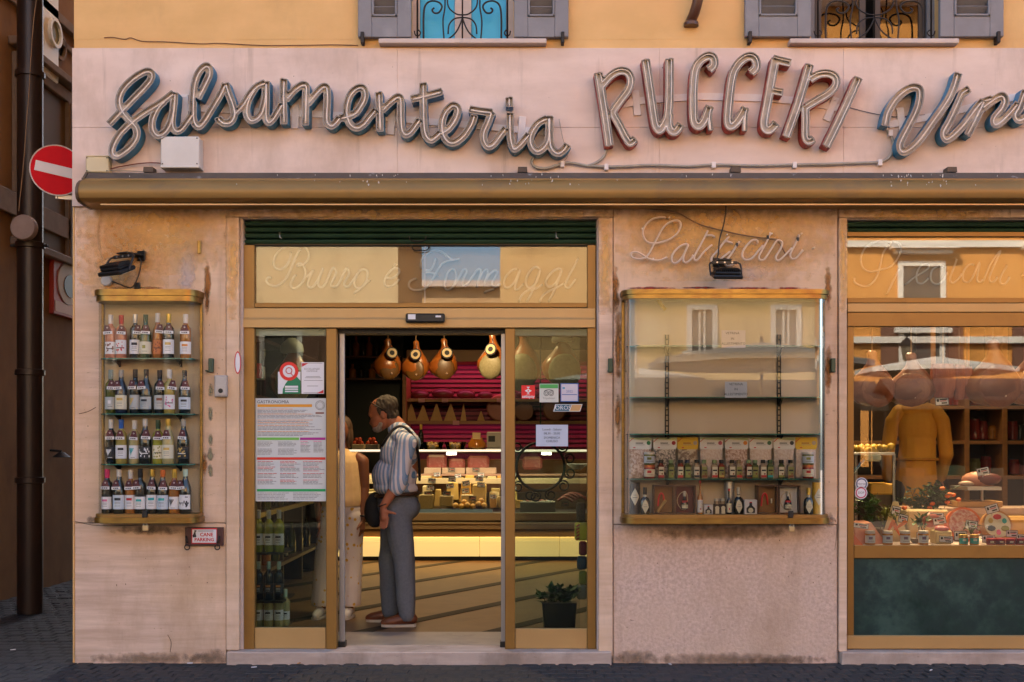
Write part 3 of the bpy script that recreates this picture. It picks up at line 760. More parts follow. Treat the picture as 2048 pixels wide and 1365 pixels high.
# ================================================================== SIGN LETTERS
import numpy as np
def crop(ox, oy, k, pts): return [(ox + a / k, oy + b / k) for a, b in pts]
def field(strokes, gx, gy):
    """Signed distance (photo px) to the union of flat-ended strokes [(points, width)]."""
    F = np.full(gx.shape, 1e3)
    for pts, wd in strokes:
        p = np.array(pts, float); best = np.full(gx.shape, 1e6); over = np.zeros(gx.shape)
        n = len(p) - 1
        for i in range(n):
            a, b = p[i], p[i + 1]; d = b - a; l2 = max(d @ d, 1e-9)
            t = ((gx - a[0]) * d[0] + (gy - a[1]) * d[1]) / l2
            tc = np.clip(t, 0, 1)
            dist = np.hypot(gx - a[0] - tc * d[0], gy - a[1] - tc * d[1])
            ov = np.zeros(gx.shape)
            if i == 0: ov = np.where(t < 0, -t * math.sqrt(l2), ov)
            if i == n - 1: ov = np.where(t > 1, (t - 1) * math.sqrt(l2), ov)
            m = dist < best
            best = np.where(m, dist, best); over = np.where(m, ov, over)
        f = best - wd / 2
        f = np.where(over > 0, np.maximum(f, over), f)
        F = np.minimum(F, f)
    return F
def squares(G, xs, ys):
    """Marching squares at 0: filled polygons of the inside and boundary segments."""
    polys, segs = [], []
    ny, nx = G.shape
    act = np.argwhere((np.minimum.reduce([G[:-1, :-1], G[1:, :-1], G[:-1, 1:], G[1:, 1:]]) < 0))
    for j, i in act:
        c = [(xs[i], ys[j], G[j, i]), (xs[i + 1], ys[j], G[j, i + 1]), (xs[i + 1], ys[j + 1], G[j + 1, i + 1]), (xs[i], ys[j + 1], G[j + 1, i])]
        poly = []; cr = []
        for k in range(4):
            a, b = c[k], c[(k + 1) % 4]
            if a[2] < 0: poly.append((a[0], a[1]))
            if (a[2] < 0) != (b[2] < 0):
                t = a[2] / (a[2] - b[2]); q = (a[0] + (b[0] - a[0]) * t, a[1] + (b[1] - a[1]) * t)
                poly.append(q); cr.append(q)
        if len(poly) > 2: polys.append(poly)
        if len(cr) == 2: segs.append((cr[0], cr[1]))
        elif len(cr) == 4: segs += [(cr[0], cr[1]), (cr[2], cr[3])]
    return polys, segs
def chain(segs):
    key = lambda p: (round(p[0], 2), round(p[1], 2))
    adj = {}
    for a, b in segs:
        adj.setdefault(key(a), []).append(key(b)); adj.setdefault(key(b), []).append(key(a))
    seen = set(); out = []
    for s in sorted(adj, key=lambda k: len(adj[k])):
        if s in seen: continue
        run = [s]; seen.add(s)
        while True:
            nx = [q for q in adj[run[-1]] if q not in seen]
            if not nx: break
            run.append(nx[0]); seen.add(nx[0])
        if len(run) > 3: out.append((run, s in adj[run[-1]] and len(run) > 4))
    return out
YF, YK, YQ = -.125, -.032, -.092           # open front and back of the channel letters
def channel_sign(root, letters, side, tube_mode, step=2.0):
    fine = [[(spline(p, 7), wd) for p, wd in L] for L in letters]
    for li, L in enumerate(fine):
        allp = [q for p, _ in L for q in p]
        x0 = min(q[0] for q in allp) - 16; x1 = max(q[0] for q in allp) + 16
        y0 = min(q[1] for q in allp) - 16; y1 = max(q[1] for q in allp) + 16
        xs = np.arange(x0, x1 + step, step); ys = np.arange(y0, y1 + step, step)
        gx, gy = np.meshgrid(xs, ys)
        f = field(L, gx, gy); fo = np.full(f.shape, 1e3)
        for k in (li - 1, li + 1):
            if 0 <= k < len(fine): fo = np.minimum(fo, field(fine[k], gx, gy))
        g = np.maximum(f, f - fo)
        polys, segs = squares(g, xs, ys)
        gyy, gxx = np.gradient(g, step)
        def grad(p):
            i = min(max(int(round((p[0] - xs[0]) / step)), 0), len(xs) - 1); j = min(max(int(round((p[1] - ys[0]) / step)), 0), len(ys) - 1)
            a, b = gxx[j, i], gyy[j, i]; l = math.hypot(a, b) or 1
            return a / l, b / l, fo[j, i]
        m = MB()
        m.use(GREYC)
        for p in polys: m.add([Vector((px(u, YF), YQ, pz(v, YF))) for u, v in p], [tuple(range(len(p)))])
        T = 1.6
        for a, b in segs:
            ga, gb = grad(a), grad(b)
            if ga[2] < -1.5 and gb[2] < -1.5: continue
            w = lambda q, y: (px(q[0], YF), y, pz(q[1], YF))
            ia = (a[0] - ga[0] * T, a[1] - ga[1] * T); ib = (b[0] - gb[0] * T, b[1] - gb[1] * T)
            m.use(side).add([w(a, YF), w(b, YF), w(b, YK), w(a, YK)], [(0, 1, 2, 3)])
            m.use(RIM).add([w(a, YF), w(b, YF), w(ib, YF), w(ia, YF)], [(0, 1, 2, 3)])
            m.use(GREYC).add([w(ia, YF), w(ib, YF), w(ib, YQ), w(ia, YQ)], [(0, 1, 2, 3)])
        o = m.build('letter', None, root)
        bm = bmesh.new(); bm.from_mesh(o.data); bmesh.ops.remove_doubles(bm, verts=bm.verts[:], dist=.0004); bm.to_mesh(o.data); bm.free()
        o.data.polygons.foreach_set('use_smooth', [True] * len(o.data.polygons)); o.data.set_sharp_from_angle(angle=rad(40))
        t = MB(); yt = YF + .014
        if tube_mode == 'centre':
            for p, wd in L:
                t.tube([(px(u, YF), yt + (.004 if (k in (0, len(p) - 1)) else 0), pz(v, YF)) for k, (u, v) in enumerate(p[1:-1] if len(p) > 6 else p)], .0058, 6)
        else:
            wd = L[0][1]
            _, sg = squares(g + (wd / 2 - 4.6), xs, ys)
            for run, cl in chain(sg):
                run = run[::2] if len(run) > 10 else run
                t.tube([(px(u, YF), yt, pz(v, YF)) for u, v in run], .0050, 6, closed=cl)
        to = t.build('neon_tube', TUBE, o, smooth=True)
def A(pts): return crop(200, 110, 6.203, pts)
def B(pts): return crop(500, 110, 6.203, pts)
def C_(pts): return crop(820, 110, 6.203, pts)
def Dd(pts): return crop(1170, 90, 6.203, pts)
def E_(pts): return crop(1440, 90, 6.203, pts)
def F_(pts): return crop(1728, 110, 6.203, pts)
W1 = 15.5
sal = [
 [(A([(110,862),(250,715),(400,560),(560,395),(635,290),(625,220),(555,212),(420,290),(290,420),(235,560),(265,690),(350,800),(440,900),(455,1000),(400,1110),(290,1210),(200,1255),(150,1215),(170,1110),(255,970),(400,830),(560,715),(760,590),(915,475)]), W1)],
 [(A([(800,575),(720,650),(655,790),(650,920),(715,1000),(810,950),(880,820),(912,650),(925,470)]), W1), (A([(928,465),(910,690),(895,850),(930,940),(1000,930),(1080,830),(1145,735)]), 14.5)],
 [(A([(1215,540),(1300,370),(1358,230),(1335,145),(1270,165),(1200,270),(1160,450),(1152,690),(1165,830),(1220,888),(1290,825),(1400,650),(1480,515),(1530,420)]), W1)],
 [(A([(1480,515),(1552,360)]), 14.5), (A([(1552,352),(1590,470),(1645,620),(1665,740),(1620,830),(1540,848),(1480,810),(1462,775)]), W1)],
 [(B([(-205,745),(-90,620),(0,480),(90,390),(190,345)]), 14.5), (B([(60,420),(-20,560),(-45,710),(-5,805),(65,800),(140,720),(185,560),(195,340)]), W1), (B([(198,330),(198,560),(195,760),(225,835),(280,800),(345,700),(395,610)]), W1)],
 [(B([(418,295),(412,560),(420,860)]), W1), (B([(440,560),(560,430),(650,375),(695,400),(690,560),(685,875)]), W1), (B([(715,610),(820,480),(905,400),(950,420),(958,560),(950,720),(955,830),(1005,880),(1065,840),(1110,775)]), W1)],
 [(B([(1110,790),(1290,735),(1370,640),(1425,520),(1405,420),(1330,415),(1250,490),(1205,610),(1200,740),(1235,850),(1315,905),(1405,865),(1490,765),(1560,680)]), W1)],
 [(B([(1597,460),(1607,700),(1612,950)]), W1), (B([(1640,690),(1740,590),(1830,525),(1868,560),(1870,720),(1880,900),(1920,985),(1985,965),(2060,870),(2105,800)]), W1)],
 [(C_([(162,345),(165,600),(172,850),(195,990),(255,1055),(325,1015),(375,965)]), W1), (C_([(12,550),(210,505),(400,452)]), W1)],
 [(C_([(365,985),(480,915),(560,800),(595,695),(572,640),(515,635),(435,720),(395,850),(412,990),(480,1080),(570,1080),(680,990),(765,850),(800,745)]), W1)],
 [(C_([(735,675),(890,700),(1020,715)]), W1), (C_([(1015,705),(970,830),(918,960),(918,1060),(965,1135),(1035,1110),(1110,1015),(1190,910)]), W1)],
 [(C_([(1230,525),(1232,640)]), W1), (C_([(1240,715),(1240,900),(1252,1060),(1292,1165),(1360,1125),(1430,1045),(1480,985)]), W1)],
 [(C_([(1700,790),(1600,840),(1530,930),(1492,1040),(1520,1150),(1590,1195),(1680,1125),(1722,1020),(1725,760)]), W1), (C_([(1735,760),(1732,950),(1745,1120),(1795,1205),(1860,1215),(1920,1165),(1955,1110)]), W1)],
]
W2 = 18.0
rug = [
 [(Dd([(165,345),(232,760),(302,1250)]), W2), (Dd([(215,500),(330,375),(440,322),(530,345),(570,440),(535,560),(440,690),(335,840)]), W2 * .93), (Dd([(335,830),(430,1000),(510,1150),(562,1215),(625,1165)]), W2 * .93)],
 [(Dd([(752,180),(800,500),(850,850),(880,1000),(930,1055),(985,980),(1032,860),(1048,600),(1048,170)]), W2), (Dd([(1045,860),(1040,970),(1070,1060),(1130,1070),(1192,985)]), W2)],
 [(Dd([(1540,305),(1600,245),(1590,160),(1520,140),(1425,205),(1365,330),(1345,600),(1348,880),(1372,985),(1430,1000),(1490,920),(1548,760)]), W2), (Dd([(1552,760),(1545,900),(1562,1060)]), W2 * .62)],
 [(E_([(385,345),(450,275),(440,185),(380,142),(285,180),(195,285),(150,420),(120,650),(100,880),(112,995),(165,1000),(235,925),(318,780)]), W2), (E_([(322,780),(312,900),(305,1070)]), W2 * .62)],
 [(E_([(880,225),(770,200),(660,170)]), W2 * .9), (E_([(690,165),(645,420),(595,700),(552,940),(565,1035),(625,1050),(700,970)]), W2), (E_([(640,565),(780,590)]), W2 * .85)],
 [(E_([(1115,240),(980,700),(825,1140)]), W2), (E_([(1120,430),(1230,365),(1350,355),(1435,405),(1438,500),(1355,595),(1200,690),(1075,765)]), W2 * .93), (E_([(1060,750),(1062,950),(1062,1130),(1100,1195),(1165,1165)]), W2 * .93)],
 [(E_([(1720,405),(1530,830),(1320,1260)]), W2)],
]
vin = [
 [(F_([(265,880),(300,720),(370,590),(480,470),(600,405),(690,430),(692,560),(642,720),(540,920),(452,1100),(475,1195),(560,1180),(700,1050),(880,800),(1040,570),(1120,400),(1175,225)]), 16.5)],
 [(F_([(1310,420),(1225,480),(1160,620),(1060,830),(992,960),(1022,1045),(1100,1010),(1250,860),(1400,660),(1480,570)]), 16)],
 [(F_([(1590,540),(1500,570)]), 14), (F_([(1510,555),(1400,780),(1285,1000)]), 16), (F_([(1480,660),(1620,555),(1715,510),(1755,560),(1720,660),(1625,780),(1625,855),(1690,845),(1820,720),(1920,600)]), 16)],
 [(F_([(2010,440),(1935,640),(1885,740),(1925,810),(2010,775),(2120,640)]), 16)],
]
def rail(root, pts, h, brackets):
    m = MB()
    for (a, b), (c, d) in zip(pts[:-1], pts[1:]):
        m.prism([(px(a), pz(b - h / 2)), (px(c), pz(d - h / 2)), (px(c), pz(d + h / 2)), (px(a), pz(b + h / 2))], -.031, -.0215)
    m.build('mounting_rail', mat('pale_painted_rail', (.76, .68, .66), .6, col2=(.66, .57, .54), scale=9), root)
    for u, v0, v1, rr in brackets:
        b = MB().box(-.024, .024, -.0345, -.0208, -(v1 - v0) / PPM / 2, (v1 - v0) / PPM / 2, .002)
        for s in (-1, 1): b.lathe([(.0055, -.038), (.0055, -.0345)], (0, 0, s * ((v1 - v0) / PPM / 2 - .02)), 8, 'y')
        b.xform(Matrix.Translation((px(u), 0, pz((v0 + v1) / 2))) @ Matrix.Rotation(rad(rr), 4, 'Y'))
        b.build('bracket', MATS['pale_painted_rail'], root)
s1 = thing('neon_sign', 'long blue-sided script sign reading Salsamenteria on the pink band', 'shop sign', (px(680), -.02, pz(330)))
rail(s1, [(262, 212), (520, 226), (770, 238), (1105, 268)], 13, [(372, 192, 248, 0), (592, 212, 260, 0), (784, 222, 272, 4), (1043, 236, 292, 5)])
channel_sign(s1, sal, BLUEC, 'centre')
s2 = thing('neon_sign', 'red-sided capital letters sign reading RUGGERI', 'shop sign', (px(1450), -.02, pz(300)))
rail(s2, [(1222, 216), (1290, 203), (1400, 196), (1520, 199), (1600, 205), (1690, 222)], 14, [(1272, 184, 234, -5), (1660, 196, 246, 22)])
channel_sign(s2, rug, REDC, 'loop')
s3 = thing('neon_sign', 'blue-sided script sign beginning Vini at the right edge', 'shop sign', (px(1950), -.02, pz(320)))
rail(s3, [(1776, 252), (1880, 232), (1990, 205), (2060, 190)], 14, [(1800, 218, 272, -8)])
channel_sign(s3, vin, BLUEC, 'centre')

# thin neon scripts
TUBE3 = mat('aged_neon_glass', (.58, .46, .38), .3, spec=.5)
def script(name, label, strokes, y, r, tm=None):
    t = MB(); 
    us = [q[0] for s in strokes for q in s]; vs = [q[1] for s in strokes for q in s]
    root = thing(name, label, 'neon sign', (px((min(us) + max(us)) / 2, y), y, pz(max(vs), y)))
    for s in strokes:
        sp = spline(s, 5); k = len(sp)
        MB().tube([(px(u, y), y + (.022 if i in (0, k - 1) else 0), pz(v, y)) for i, (u, v) in enumerate(sp)], r, 6).build('neon_tube', tm or TUBE2, root, smooth=True)
    return root
def G_(p): return crop(500, 470, 8.533, p)
def H_(p): return crop(740, 470, 8.533, p)
def I_(p): return crop(950, 470, 8.533, p)
def L1(p): return crop(1250, 420, 9.75, p)
def L2(p): return crop(1430, 420, 9.75, p)
def S_(p): return crop(1690, 460, 5.72, p)
burro = [
 G_([(690,300),(680,420),(620,530),(520,590),(430,560),(405,470),(440,350),(540,240),(680,180),(820,170),(930,210),(1000,310),(990,420),(920,500),(850,530),(805,520),(840,490),(900,510),(945,620),(930,740),(880,830),(800,900),(730,910),(695,850),(730,760),(770,690)]),
 G_([(850,250),(790,370),(720,530),(650,690),(570,800),(460,875),(350,860),(285,800),(300,740),(350,730)]),
 G_([(970,720),(1030,660),(1080,600),(1030,700),(985,840),(1010,895),(1070,890),(1140,800),(1250,570),(1170,790),(1180,880),(1240,890),(1300,810),(1410,570),(1470,650),(1390,830),(1400,880),(1470,880),(1540,790),(1640,575),(1690,670),(1610,820),(1620,870),(1680,880),(1750,790),(1850,640)]),
 G_([(1850,630),(1930,590),(2000,620),(2000,720),(1960,830),(1890,900),(1810,900),(1780,800),(1850,640)]),
 G_([(1780,990),(1880,920),(2040,770)]),
 H_([(440,500),(400,550)]), H_([(280,740),(380,740),(470,680),(505,620),(460,570),(380,590),(300,680),(245,780),(260,860),(330,885),(410,850),(500,760)]),
 H_([(870,560),(880,430),(950,340),(1050,280),(1150,270),(1250,310),(1350,390),(1420,430),(1530,420),(1380,440),(1250,480),(1170,580),(1100,700),(1020,840),(930,920),(810,945),(720,935),(665,880),(680,800),(750,760),(780,750)]),
 H_([(940,650),(1050,650),(1150,690)]), H_([(1120,400),(1080,530),(1030,600),(950,610)]),
 H_([(1390,590),(1330,640),(1280,780),(1280,900),(1330,940),(1410,890),(1460,800),(1470,680),(1440,600),(1390,590)]),
 H_([(1400,920),(1500,760),(1600,590),(1650,630),(1590,760),(1590,860),(1650,850),(1720,760),(1830,600),(1885,595),(1880,680),(1820,870)]),
 H_([(1840,800),(1960,610),(2015,620),(1990,720),(1940,860)]),
 I_([(150,860),(230,700),(330,610),(380,640),(300,820),(310,880),(370,880),(430,840)]), I_([(160,980),(320,920)]),
 I_([(720,580),(640,600),(550,680),(495,790),(510,890),(570,900),(650,840),(720,720),(770,600),(690,860),(690,930),(750,920),(820,840)]),
 I_([(1110,590),(1040,550),(960,600),(890,710),(870,830),(910,900),(970,890),(1050,800),(1110,600),(1040,800),(960,1000),(890,1130)]), I_([(755,1130),(800,1030),(900,950),(1040,920),(1150,850)]),
 I_([(1480,610),(1430,580),(1350,610),(1260,700),(1210,800),(1230,870),(1290,885),(1370,830),(1440,720),(1480,610),(1400,830),(1330,1000),(1260,1130)]), I_([(1110,1130),(1150,1050),(1250,970),(1400,900),(1520,830)]),
 I_([(1760,400),(1700,530),(1610,690),(1540,850),(1560,900),(1620,890),(1720,750)]),
]
script('neon_script', 'unlit neon script Burro e Formaggi behind the door transom glass', burro, .165, .0085)
latt = [
 L1([(790,145),(650,150),(520,190),(410,290),(350,420),(370,540),(440,630),(560,655),(720,630),(880,570),(1010,470),(1080,340),(1080,250),(1020,210),(920,220),(800,290),(710,400),(640,530),(570,660),(490,820),(400,930),(280,960),(160,940),(115,880),(150,830),(240,830),(340,880),(450,950),(580,985),(700,980),(820,920)]),
 L1([(1240,690),(1180,670),(1080,710),(970,810),(910,930),(930,1030),(1000,1040),(1080,970),(1160,850),(1230,690),(1150,880),(1140,1000),(1200,1030),(1290,960),(1330,880)]),
 L1([(1620,400),(1540,560),(1420,780),(1350,920),(1370,990),(1430,960),(1540,820),(1700,680)]), L1([(1600,500),(1690,500),(1750,530)]),
 L2([(280,520),(180,630),(50,800),(-60,930),(-60,1020),(0,1030),(120,950),(300,810)]), L2([(220,610),(280,630),(340,650)]),
 L2([(480,620),(420,700),(320,860),(210,1010),(220,1090),(290,1090),(410,1030)]),
 L2([(830,650),(820,600),(740,590),(650,660),(560,780),(530,880),(560,960),(640,980),(730,940),(840,810),(940,690)]),
 L2([(1090,440),(1030,580),(930,770),(860,900),(870,970),(940,980),(1000,920),(1100,760),(1190,620),(1240,595),(1310,640),(1280,760),(1190,910),(1200,980),(1260,980),(1370,880),(1500,740)]),
 L2([(1650,480),(1600,600),(1530,740),(1470,870),(1490,950),(1570,950),(1640,880),(1720,780)]),
]
ls = script('neon_script', 'unlit neon script Latticini on the stone above the right display case', latt, -.05, .0068, TUBE3)
for u, v in [(1536, 475), (1595.5, 479), (1474, 490)]:
    MB().lathe([(.009, -.012), (.009, .012)], (px(u, -.05), -.05, pz(v, -.05)), 8).build('black_clip', BLACKM, ls)
for u, v in [(1283, 460), (1337, 438), (1305, 520), (1452, 472), (1541, 470), (1600, 470), (1577, 510), (1625, 498)]:
    MB().lathe([(.005, -.05), (.005, .01)], (px(u), 0, pz(v)), 6, 'y').build('standoff', TUBE2, ls)
spec = [
 S_([(540,150),(440,120),(320,150),(230,210),(180,330),(210,440),(290,480),(400,460),(520,420),(600,330),(640,230),(620,160),(540,130)]),
 S_([(520,160),(440,260),(400,420),(350,560),(270,640),(180,640),(110,600),(110,550)]), S_([(620,440),(550,590),(480,740)]),
 S_([(700,620),(800,540),(900,480),(960,430),(940,395),(870,410),(820,510),(830,600),(890,610),(960,550)]),
 S_([(1130,420),(1080,410),(1000,460),(980,550),(1010,610),(1090,610),(1180,480)]),
 S_([(1280,330),(1250,420),(1200,560),(1230,610),(1290,570),(1340,500)]),
 S_([(1480,400),(1420,400),(1360,470),(1350,570),(1400,600),(1450,560),(1540,370),(1510,560),(1540,600),(1580,570)]),
 S_([(1580,600),(1660,400),(1780,240),(1700,420),(1650,560),(1690,600),(1750,540)]),
 S_([(1860,400),(1780,540),(1780,610),(1830,620),(1890,540)]),
 S_([(2040,520),(2080,420),(2140,300),(2060,520),(2100,610),(2200,500)]),
]
script('neon_script', 'unlit neon script Specialit\u00e0 behind the glass above the right window', spec, .165, .0075)

# ================================================================== AWNING CASSETTE
aw_ = thing('awning', 'closed bronze awning cassette running the length of the shop front', 'awning', (px(1300), -.02, pz(410)))
A0, A1 = px(165, -.2), 5.2
prof = [(-.024, 347, -.10), (-.10, 346, -.10), (-.150, 357, -.15), (-.165, 357.6, -.165), (-.165, 359.5, -.165), (-.205, 360.5, -.205), (-.245, 366, -.245), (-.268, 375, -.268), (-.272, 385, -.272), (-.258, 396, -.258), (-.225, 404, -.225), (-.18, 408, -.18), (-.024, 409, -.18)]
pr = [(y, pz(v, q)) for y, v, q in prof]
n = len(pr)
hz = MB()
hz.add([(A0, y, z) for y, z in pr] + [(A1, y, z) for y, z in pr], [tuple(range(n)), tuple(range(2 * n - 1, n - 1, -1))])
for k in range(n):
    j = (k + 1) % n
    hz.use(AWNTOP if k < 3 else AWN).add([(A0, *pr[k]), (A1, *pr[k]), (A1, *pr[j]), (A0, *pr[j])], [(0, 1, 2, 3)])
bm_ = hz.build('housing', None, aw_)
b2 = bmesh.new(); b2.from_mesh(bm_.data); bmesh.ops.remove_doubles(b2, verts=b2.verts[:], dist=.0003); bmesh.ops.recalc_face_normals(b2, faces=b2.faces[:]); b2.to_mesh(bm_.data); b2.free()
bm_.data.polygons.foreach_set('use_smooth', [True] * len(bm_.data.polygons)); bm_.data.set_sharp_from_angle(angle=rad(32))
pc = [(y * 1.02 - .002, z + (.004 if i < 4 else -.004)) for i, (y, z) in enumerate(pr)]
MB().add([(A0 - .018, y, z) for y, z in pc] + [(A0 - .001, y, z) for y, z in pc], [tuple(range(n)), tuple(range(2 * n - 1, n - 1, -1))] + [(k, (k + 1) % n, n + (k + 1) % n, n + k) for k in range(n)]).build('end_cap', mat('dark_bronze', (.11, .07, .04), .5, .3), aw_)
MB().box(px(202, -.19), A1, -.200, -.185, pz(411.3, -.19), pz(408.2, -.19), .001).build('front_bar', mat('pale_bar', (.50, .36, .22), .4, .4), aw_)
MB().box(A0 + .05, A1, -.17, -.03, pz(413, -.1), pz(409.5, -.1)).build('fabric_roll', mat('dark_fabric', (.06, .04, .03), .9), aw_)
for u in (300, 1045, 1470, 1900):
    MB().prism([(px(u - 10, -.06), pz(347, -.06)), (px(u + 10, -.06), pz(347, -.06)), (px(u + 9, -.06), pz(337, -.06)), (px(u - 9, -.06), pz(337, -.06))], -.10, -.02).build('wall_bracket', AWNTOP, aw_)
# bird droppings and scrapes, small flat splashes on the awning
def splat(cx, cy, r, seed):
    g_ = random.Random(seed); k = 9
    return [(cx + r * g_.uniform(.3, 1.1) * math.cos(6.283 * i / k) * .7, cy + r * g_.uniform(.4, 1.6) * math.sin(6.283 * i / k)) for i in range(k)]
dm = MB(); gg = random.Random(5)
for i in range(70):
    u = gg.choice([gg.uniform(600, 820), gg.uniform(1000, 1120), gg.uniform(230, 2040), gg.uniform(1780, 1900)]); v = gg.uniform(349, 356) if i % 2 else gg.uniform(360, 372)
    yq = -.118 - (v - 349) * .0045 if v < 357 else (-.207 - (v - 361) * .0058)
    pl = splat(u, v, gg.uniform(1.0, 2.6), i)
    yq -= .014
    dm.add([(px(a, yq), yq, pz(b, yq)) for a, b in pl], [tuple(range(len(pl)))])
dm.build('droppings', mat('bird_lime', (.50, .46, .42), .9), aw_, kind='stuff')

# ================================================================== BOXES, CABLES, WALL FITTINGS
t = thing('junction_box', 'cream junction box under the letter S beside the awning end', 'junction box', (px(196), -.02, pz(345)))
pbox(171, 217, 313, 345, -.085, -.02, .006, mb=None).build('housing', CREAMP, t); pbox(171, 217, 311, 313.6, -.088, -.02, .004).build('lid_edge', CREAMP, t)
m = MB()
for u, v in ((174, 316), (214, 316), (174, 342), (214, 342)): m.lathe([(.004, -.089), (.004, -.084)], (px(u, -.085), 0, pz(v, -.085)), 8, 'y')
m.build('screws', INK, t)
t = thing('junction_box', 'large grey white junction box just below the first letter a', 'junction box', (px(360), -.02, pz(338)))
pbox(321, 398, 273, 333, -.12, -.02, .006).build('housing', WHITEP, t); pbox(320, 399, 331, 336, -.125, -.02, .004).build('lid_edge', WHITEP, t)
m = MB()
for u, v in ((325, 277), (394, 277), (325, 328), (394, 328)): m.lathe([(.0045, -.124), (.0045, -.118)], (px(u, -.12), 0, pz(v, -.12)), 8, 'y')
m.build('screws', INK, t)
def cable(label, pts, r, m, y=-.03, name='cable', k=6, cat='cable'):
    pts = [(p[0], p[1], p[2] if len(p) > 2 else y) for p in pts]
    o = MB().tube([(px(u, yy), yy, pz(v, yy)) for u, v, yy in spline(pts, k)], r, 7).build(name, m, smooth=True)
    return tag(o, label, cat)
CONDUIT = mat('grey_conduit', (.36, .32, .27), .6, col2=(.28, .245, .20), scale=14, bump=.5, bscale=60, bstretch=(1, .05, .05))
RWIRE = mat('red_brown_wire', (.16, .035, .025), .6); BWIRE = mat('brown_cable', (.14, .085, .05), .7); KWIRE = mat('black_cable', (.012, .012, .013), .6)
cable('red brown wire between the cream and the grey junction boxes', [(217, 339), (240, 334), (275, 328), (300, 326), (322, 327)], .004, RWIRE, -.05)
cable('thin grey wire from the cream box to the awning bracket', [(217, 341), (250, 342), (292, 344)], .003, CONDUIT, -.05)
t = thing('conduit', 'ribbed grey conduit along the pink band above the awning', 'conduit', (px(1440), -.02, pz(345)))
def cnd(pts, r, nm='tube'): MB().tube([(px(u, -.04), -.04, pz(v, -.04)) for u, v in spline(pts, 6)], r, 8).build(nm, CONDUIT, t, smooth=True)
cnd([(1108, 302), (1078, 308), (1064, 322), (1070, 334), (1092, 337), (1118, 330), (1140, 326), (1175, 332), (1230, 334), (1300, 331), (1380, 333), (1428, 330), (1510, 332), (1590, 330), (1680, 328), (1760, 325)], .0095)
cnd([(1760, 325), (1778, 316), (1786, 298), (1785, 278), (1776, 264), (1766, 250)], .0095); cnd([(1213, 300), (1206, 316), (1188, 328), (1172, 333)], .0095)
cnd([(1118, 238), (1125, 275), (1135, 310), (1128, 322)], .0022, 'wire'); cnd([(1600, 330), (1650, 331), (1700, 328)], .004, 'wire')
for u, v in ((1125, 328), (1213, 334), (1428, 330), (1590, 330), (1761, 325), (1782, 266)):
    pbox(u - 4, u + 4, v - 6, v + 6, -.056, -.02, .002).build('clamp', MATS['pale_painted_rail'], t)
cable('thin rusty wire sagging across the ochre wall left of the blue window', [(208, 76), (225, 75), (250, 79), (262, 76), (285, 83), (330, 84), (400, 88), (440, 87), (520, 91), (600, 91), (660, 90), (716, 91)], .0028, mat('rust_wire', (.16, .07, .035), .8), -.006, 'wire', cat='wire')
cable('thin dark wire between the RUGGERI and Vini signs', [(1700, 216), (1740, 226), (1790, 234), (1850, 230)], .0022, BLACKM, -.03, 'wire', cat='wire')
cable('tan wire from the awning down to the left floodlight', [(204, 412), (198, 440), (196, 470), (200, 500), (208, 520)], .003, mat('tan_wire', (.42, .28, .15), .7), -.012, 'wire', cat='wire')
cable('brown cable sagging across the Latticini neon script', [(1300, 418), (1352, 425), (1385, 442), (1408, 452), (1447, 462), (1482, 470), (1530, 477), (1553, 481), (1562, 492), (1572, 510)], .0048, BWIRE, -.035)
cable('black cable hanging from the awning to the right floodlight', [(1452, 411, -.12), (1451, 430, -.10), (1446, 455, -.06), (1439, 480, -.05), (1437, 505, -.06), (1434, 522, -.06), (1439, 538, -.08), (1436, 556, -.12)], .005, KWIRE)
def floodlight(label, cx, cy, yaw, tilt, arm):
    t = thing('floodlight', label, 'floodlight', (cx, 0, cy), rz=yaw)
    b = Vector((cx, 0, cy))
    def put(m, name, mm, sm=False):
        m.v = [tuple(Vector(v) + b) for v in m.v]; m.build(name, mm, t, sm, at=b)
    T = Matrix.Translation((0, -.17, -.03)) @ Matrix.Rotation(tilt, 4, 'X')
    h = MB().box(-.098, .098, -.062, .062, -.012, .012, .006); h.box(-.082, .082, -.048, .048, .012, .032, .006)
    put(h.xform(T), 'housing', BLACKM)
    f = MB()
    for i in range(13): f.box(-.078 + i * .013 - .0022, -.078 + i * .013 + .0022, -.045, .045, .032, .046)
    put(f.xform(T), 'cooling_fins', BLACKM)
    put(MB().box(-.088, .088, -.052, .052, -.0145, -.0119).xform(T), 'lens', mat('lamp_lens', (.5, .48, .4), .2))
    yk = MB().tube(spline([(-.103, -.17, -.03), (-.103, -.17, -.03), (-.103, -.14, .045), (-.085, -.12, .062), (-.085, -.12, .062), (.085, -.12, .062), (.085, -.12, .062), (.103, -.14, .045), (.103, -.17, -.03), (.103, -.17, -.03)], 3), .006, 6)
    yk.box(-.085, .085, -.126, -.114, .052, .072, .002)
    put(yk, 'yoke', BLACKM)
    a = MB().box(-.045, .045, -.135, -.006, .076, .086, .002); a.box(-.05, .05, -.012, 0, .05, .11, .002)
    put(a, 'wall_arm', BLACKM)
    k = MB()
    for s in (-.05, 0, .05): k.lathe([(.006, -.13), (.006, -.113)], (s, 0, .062), 8, 'y')
    put(k, 'bolts', STEEL)
    return t
floodlight('black floodlight over the wine cabinet with arm sticking out to the right', px(280), pz(546) + .02, rad(-30), rad(24), 1).scale = (1.12, 1.12, 1.12)
floodlight('black floodlight mounted over the middle of the right display case', px(1440), pz(550), rad(4), rad(20), 0)
tag(MB().lathe([(.036, 0), (.036, -.022), (.030, -.028), (.001, -.028)], (px(215), -.002, pz(563)), 22, 'y').build('round_junction', mat('off_white', (.52, .46, .40), .6), smooth=40), 'round off white junction disc below the left floodlight', 'junction box')
cable('black cable looping from the white disc to the left floodlight arm', [(224, 563, -.02), (240, 569, -.03), (260, 576, -.05), (270, 568, -.06), (279, 545, -.06), (282, 525, -.07), (278, 516, -.08)], .0045, KWIRE)
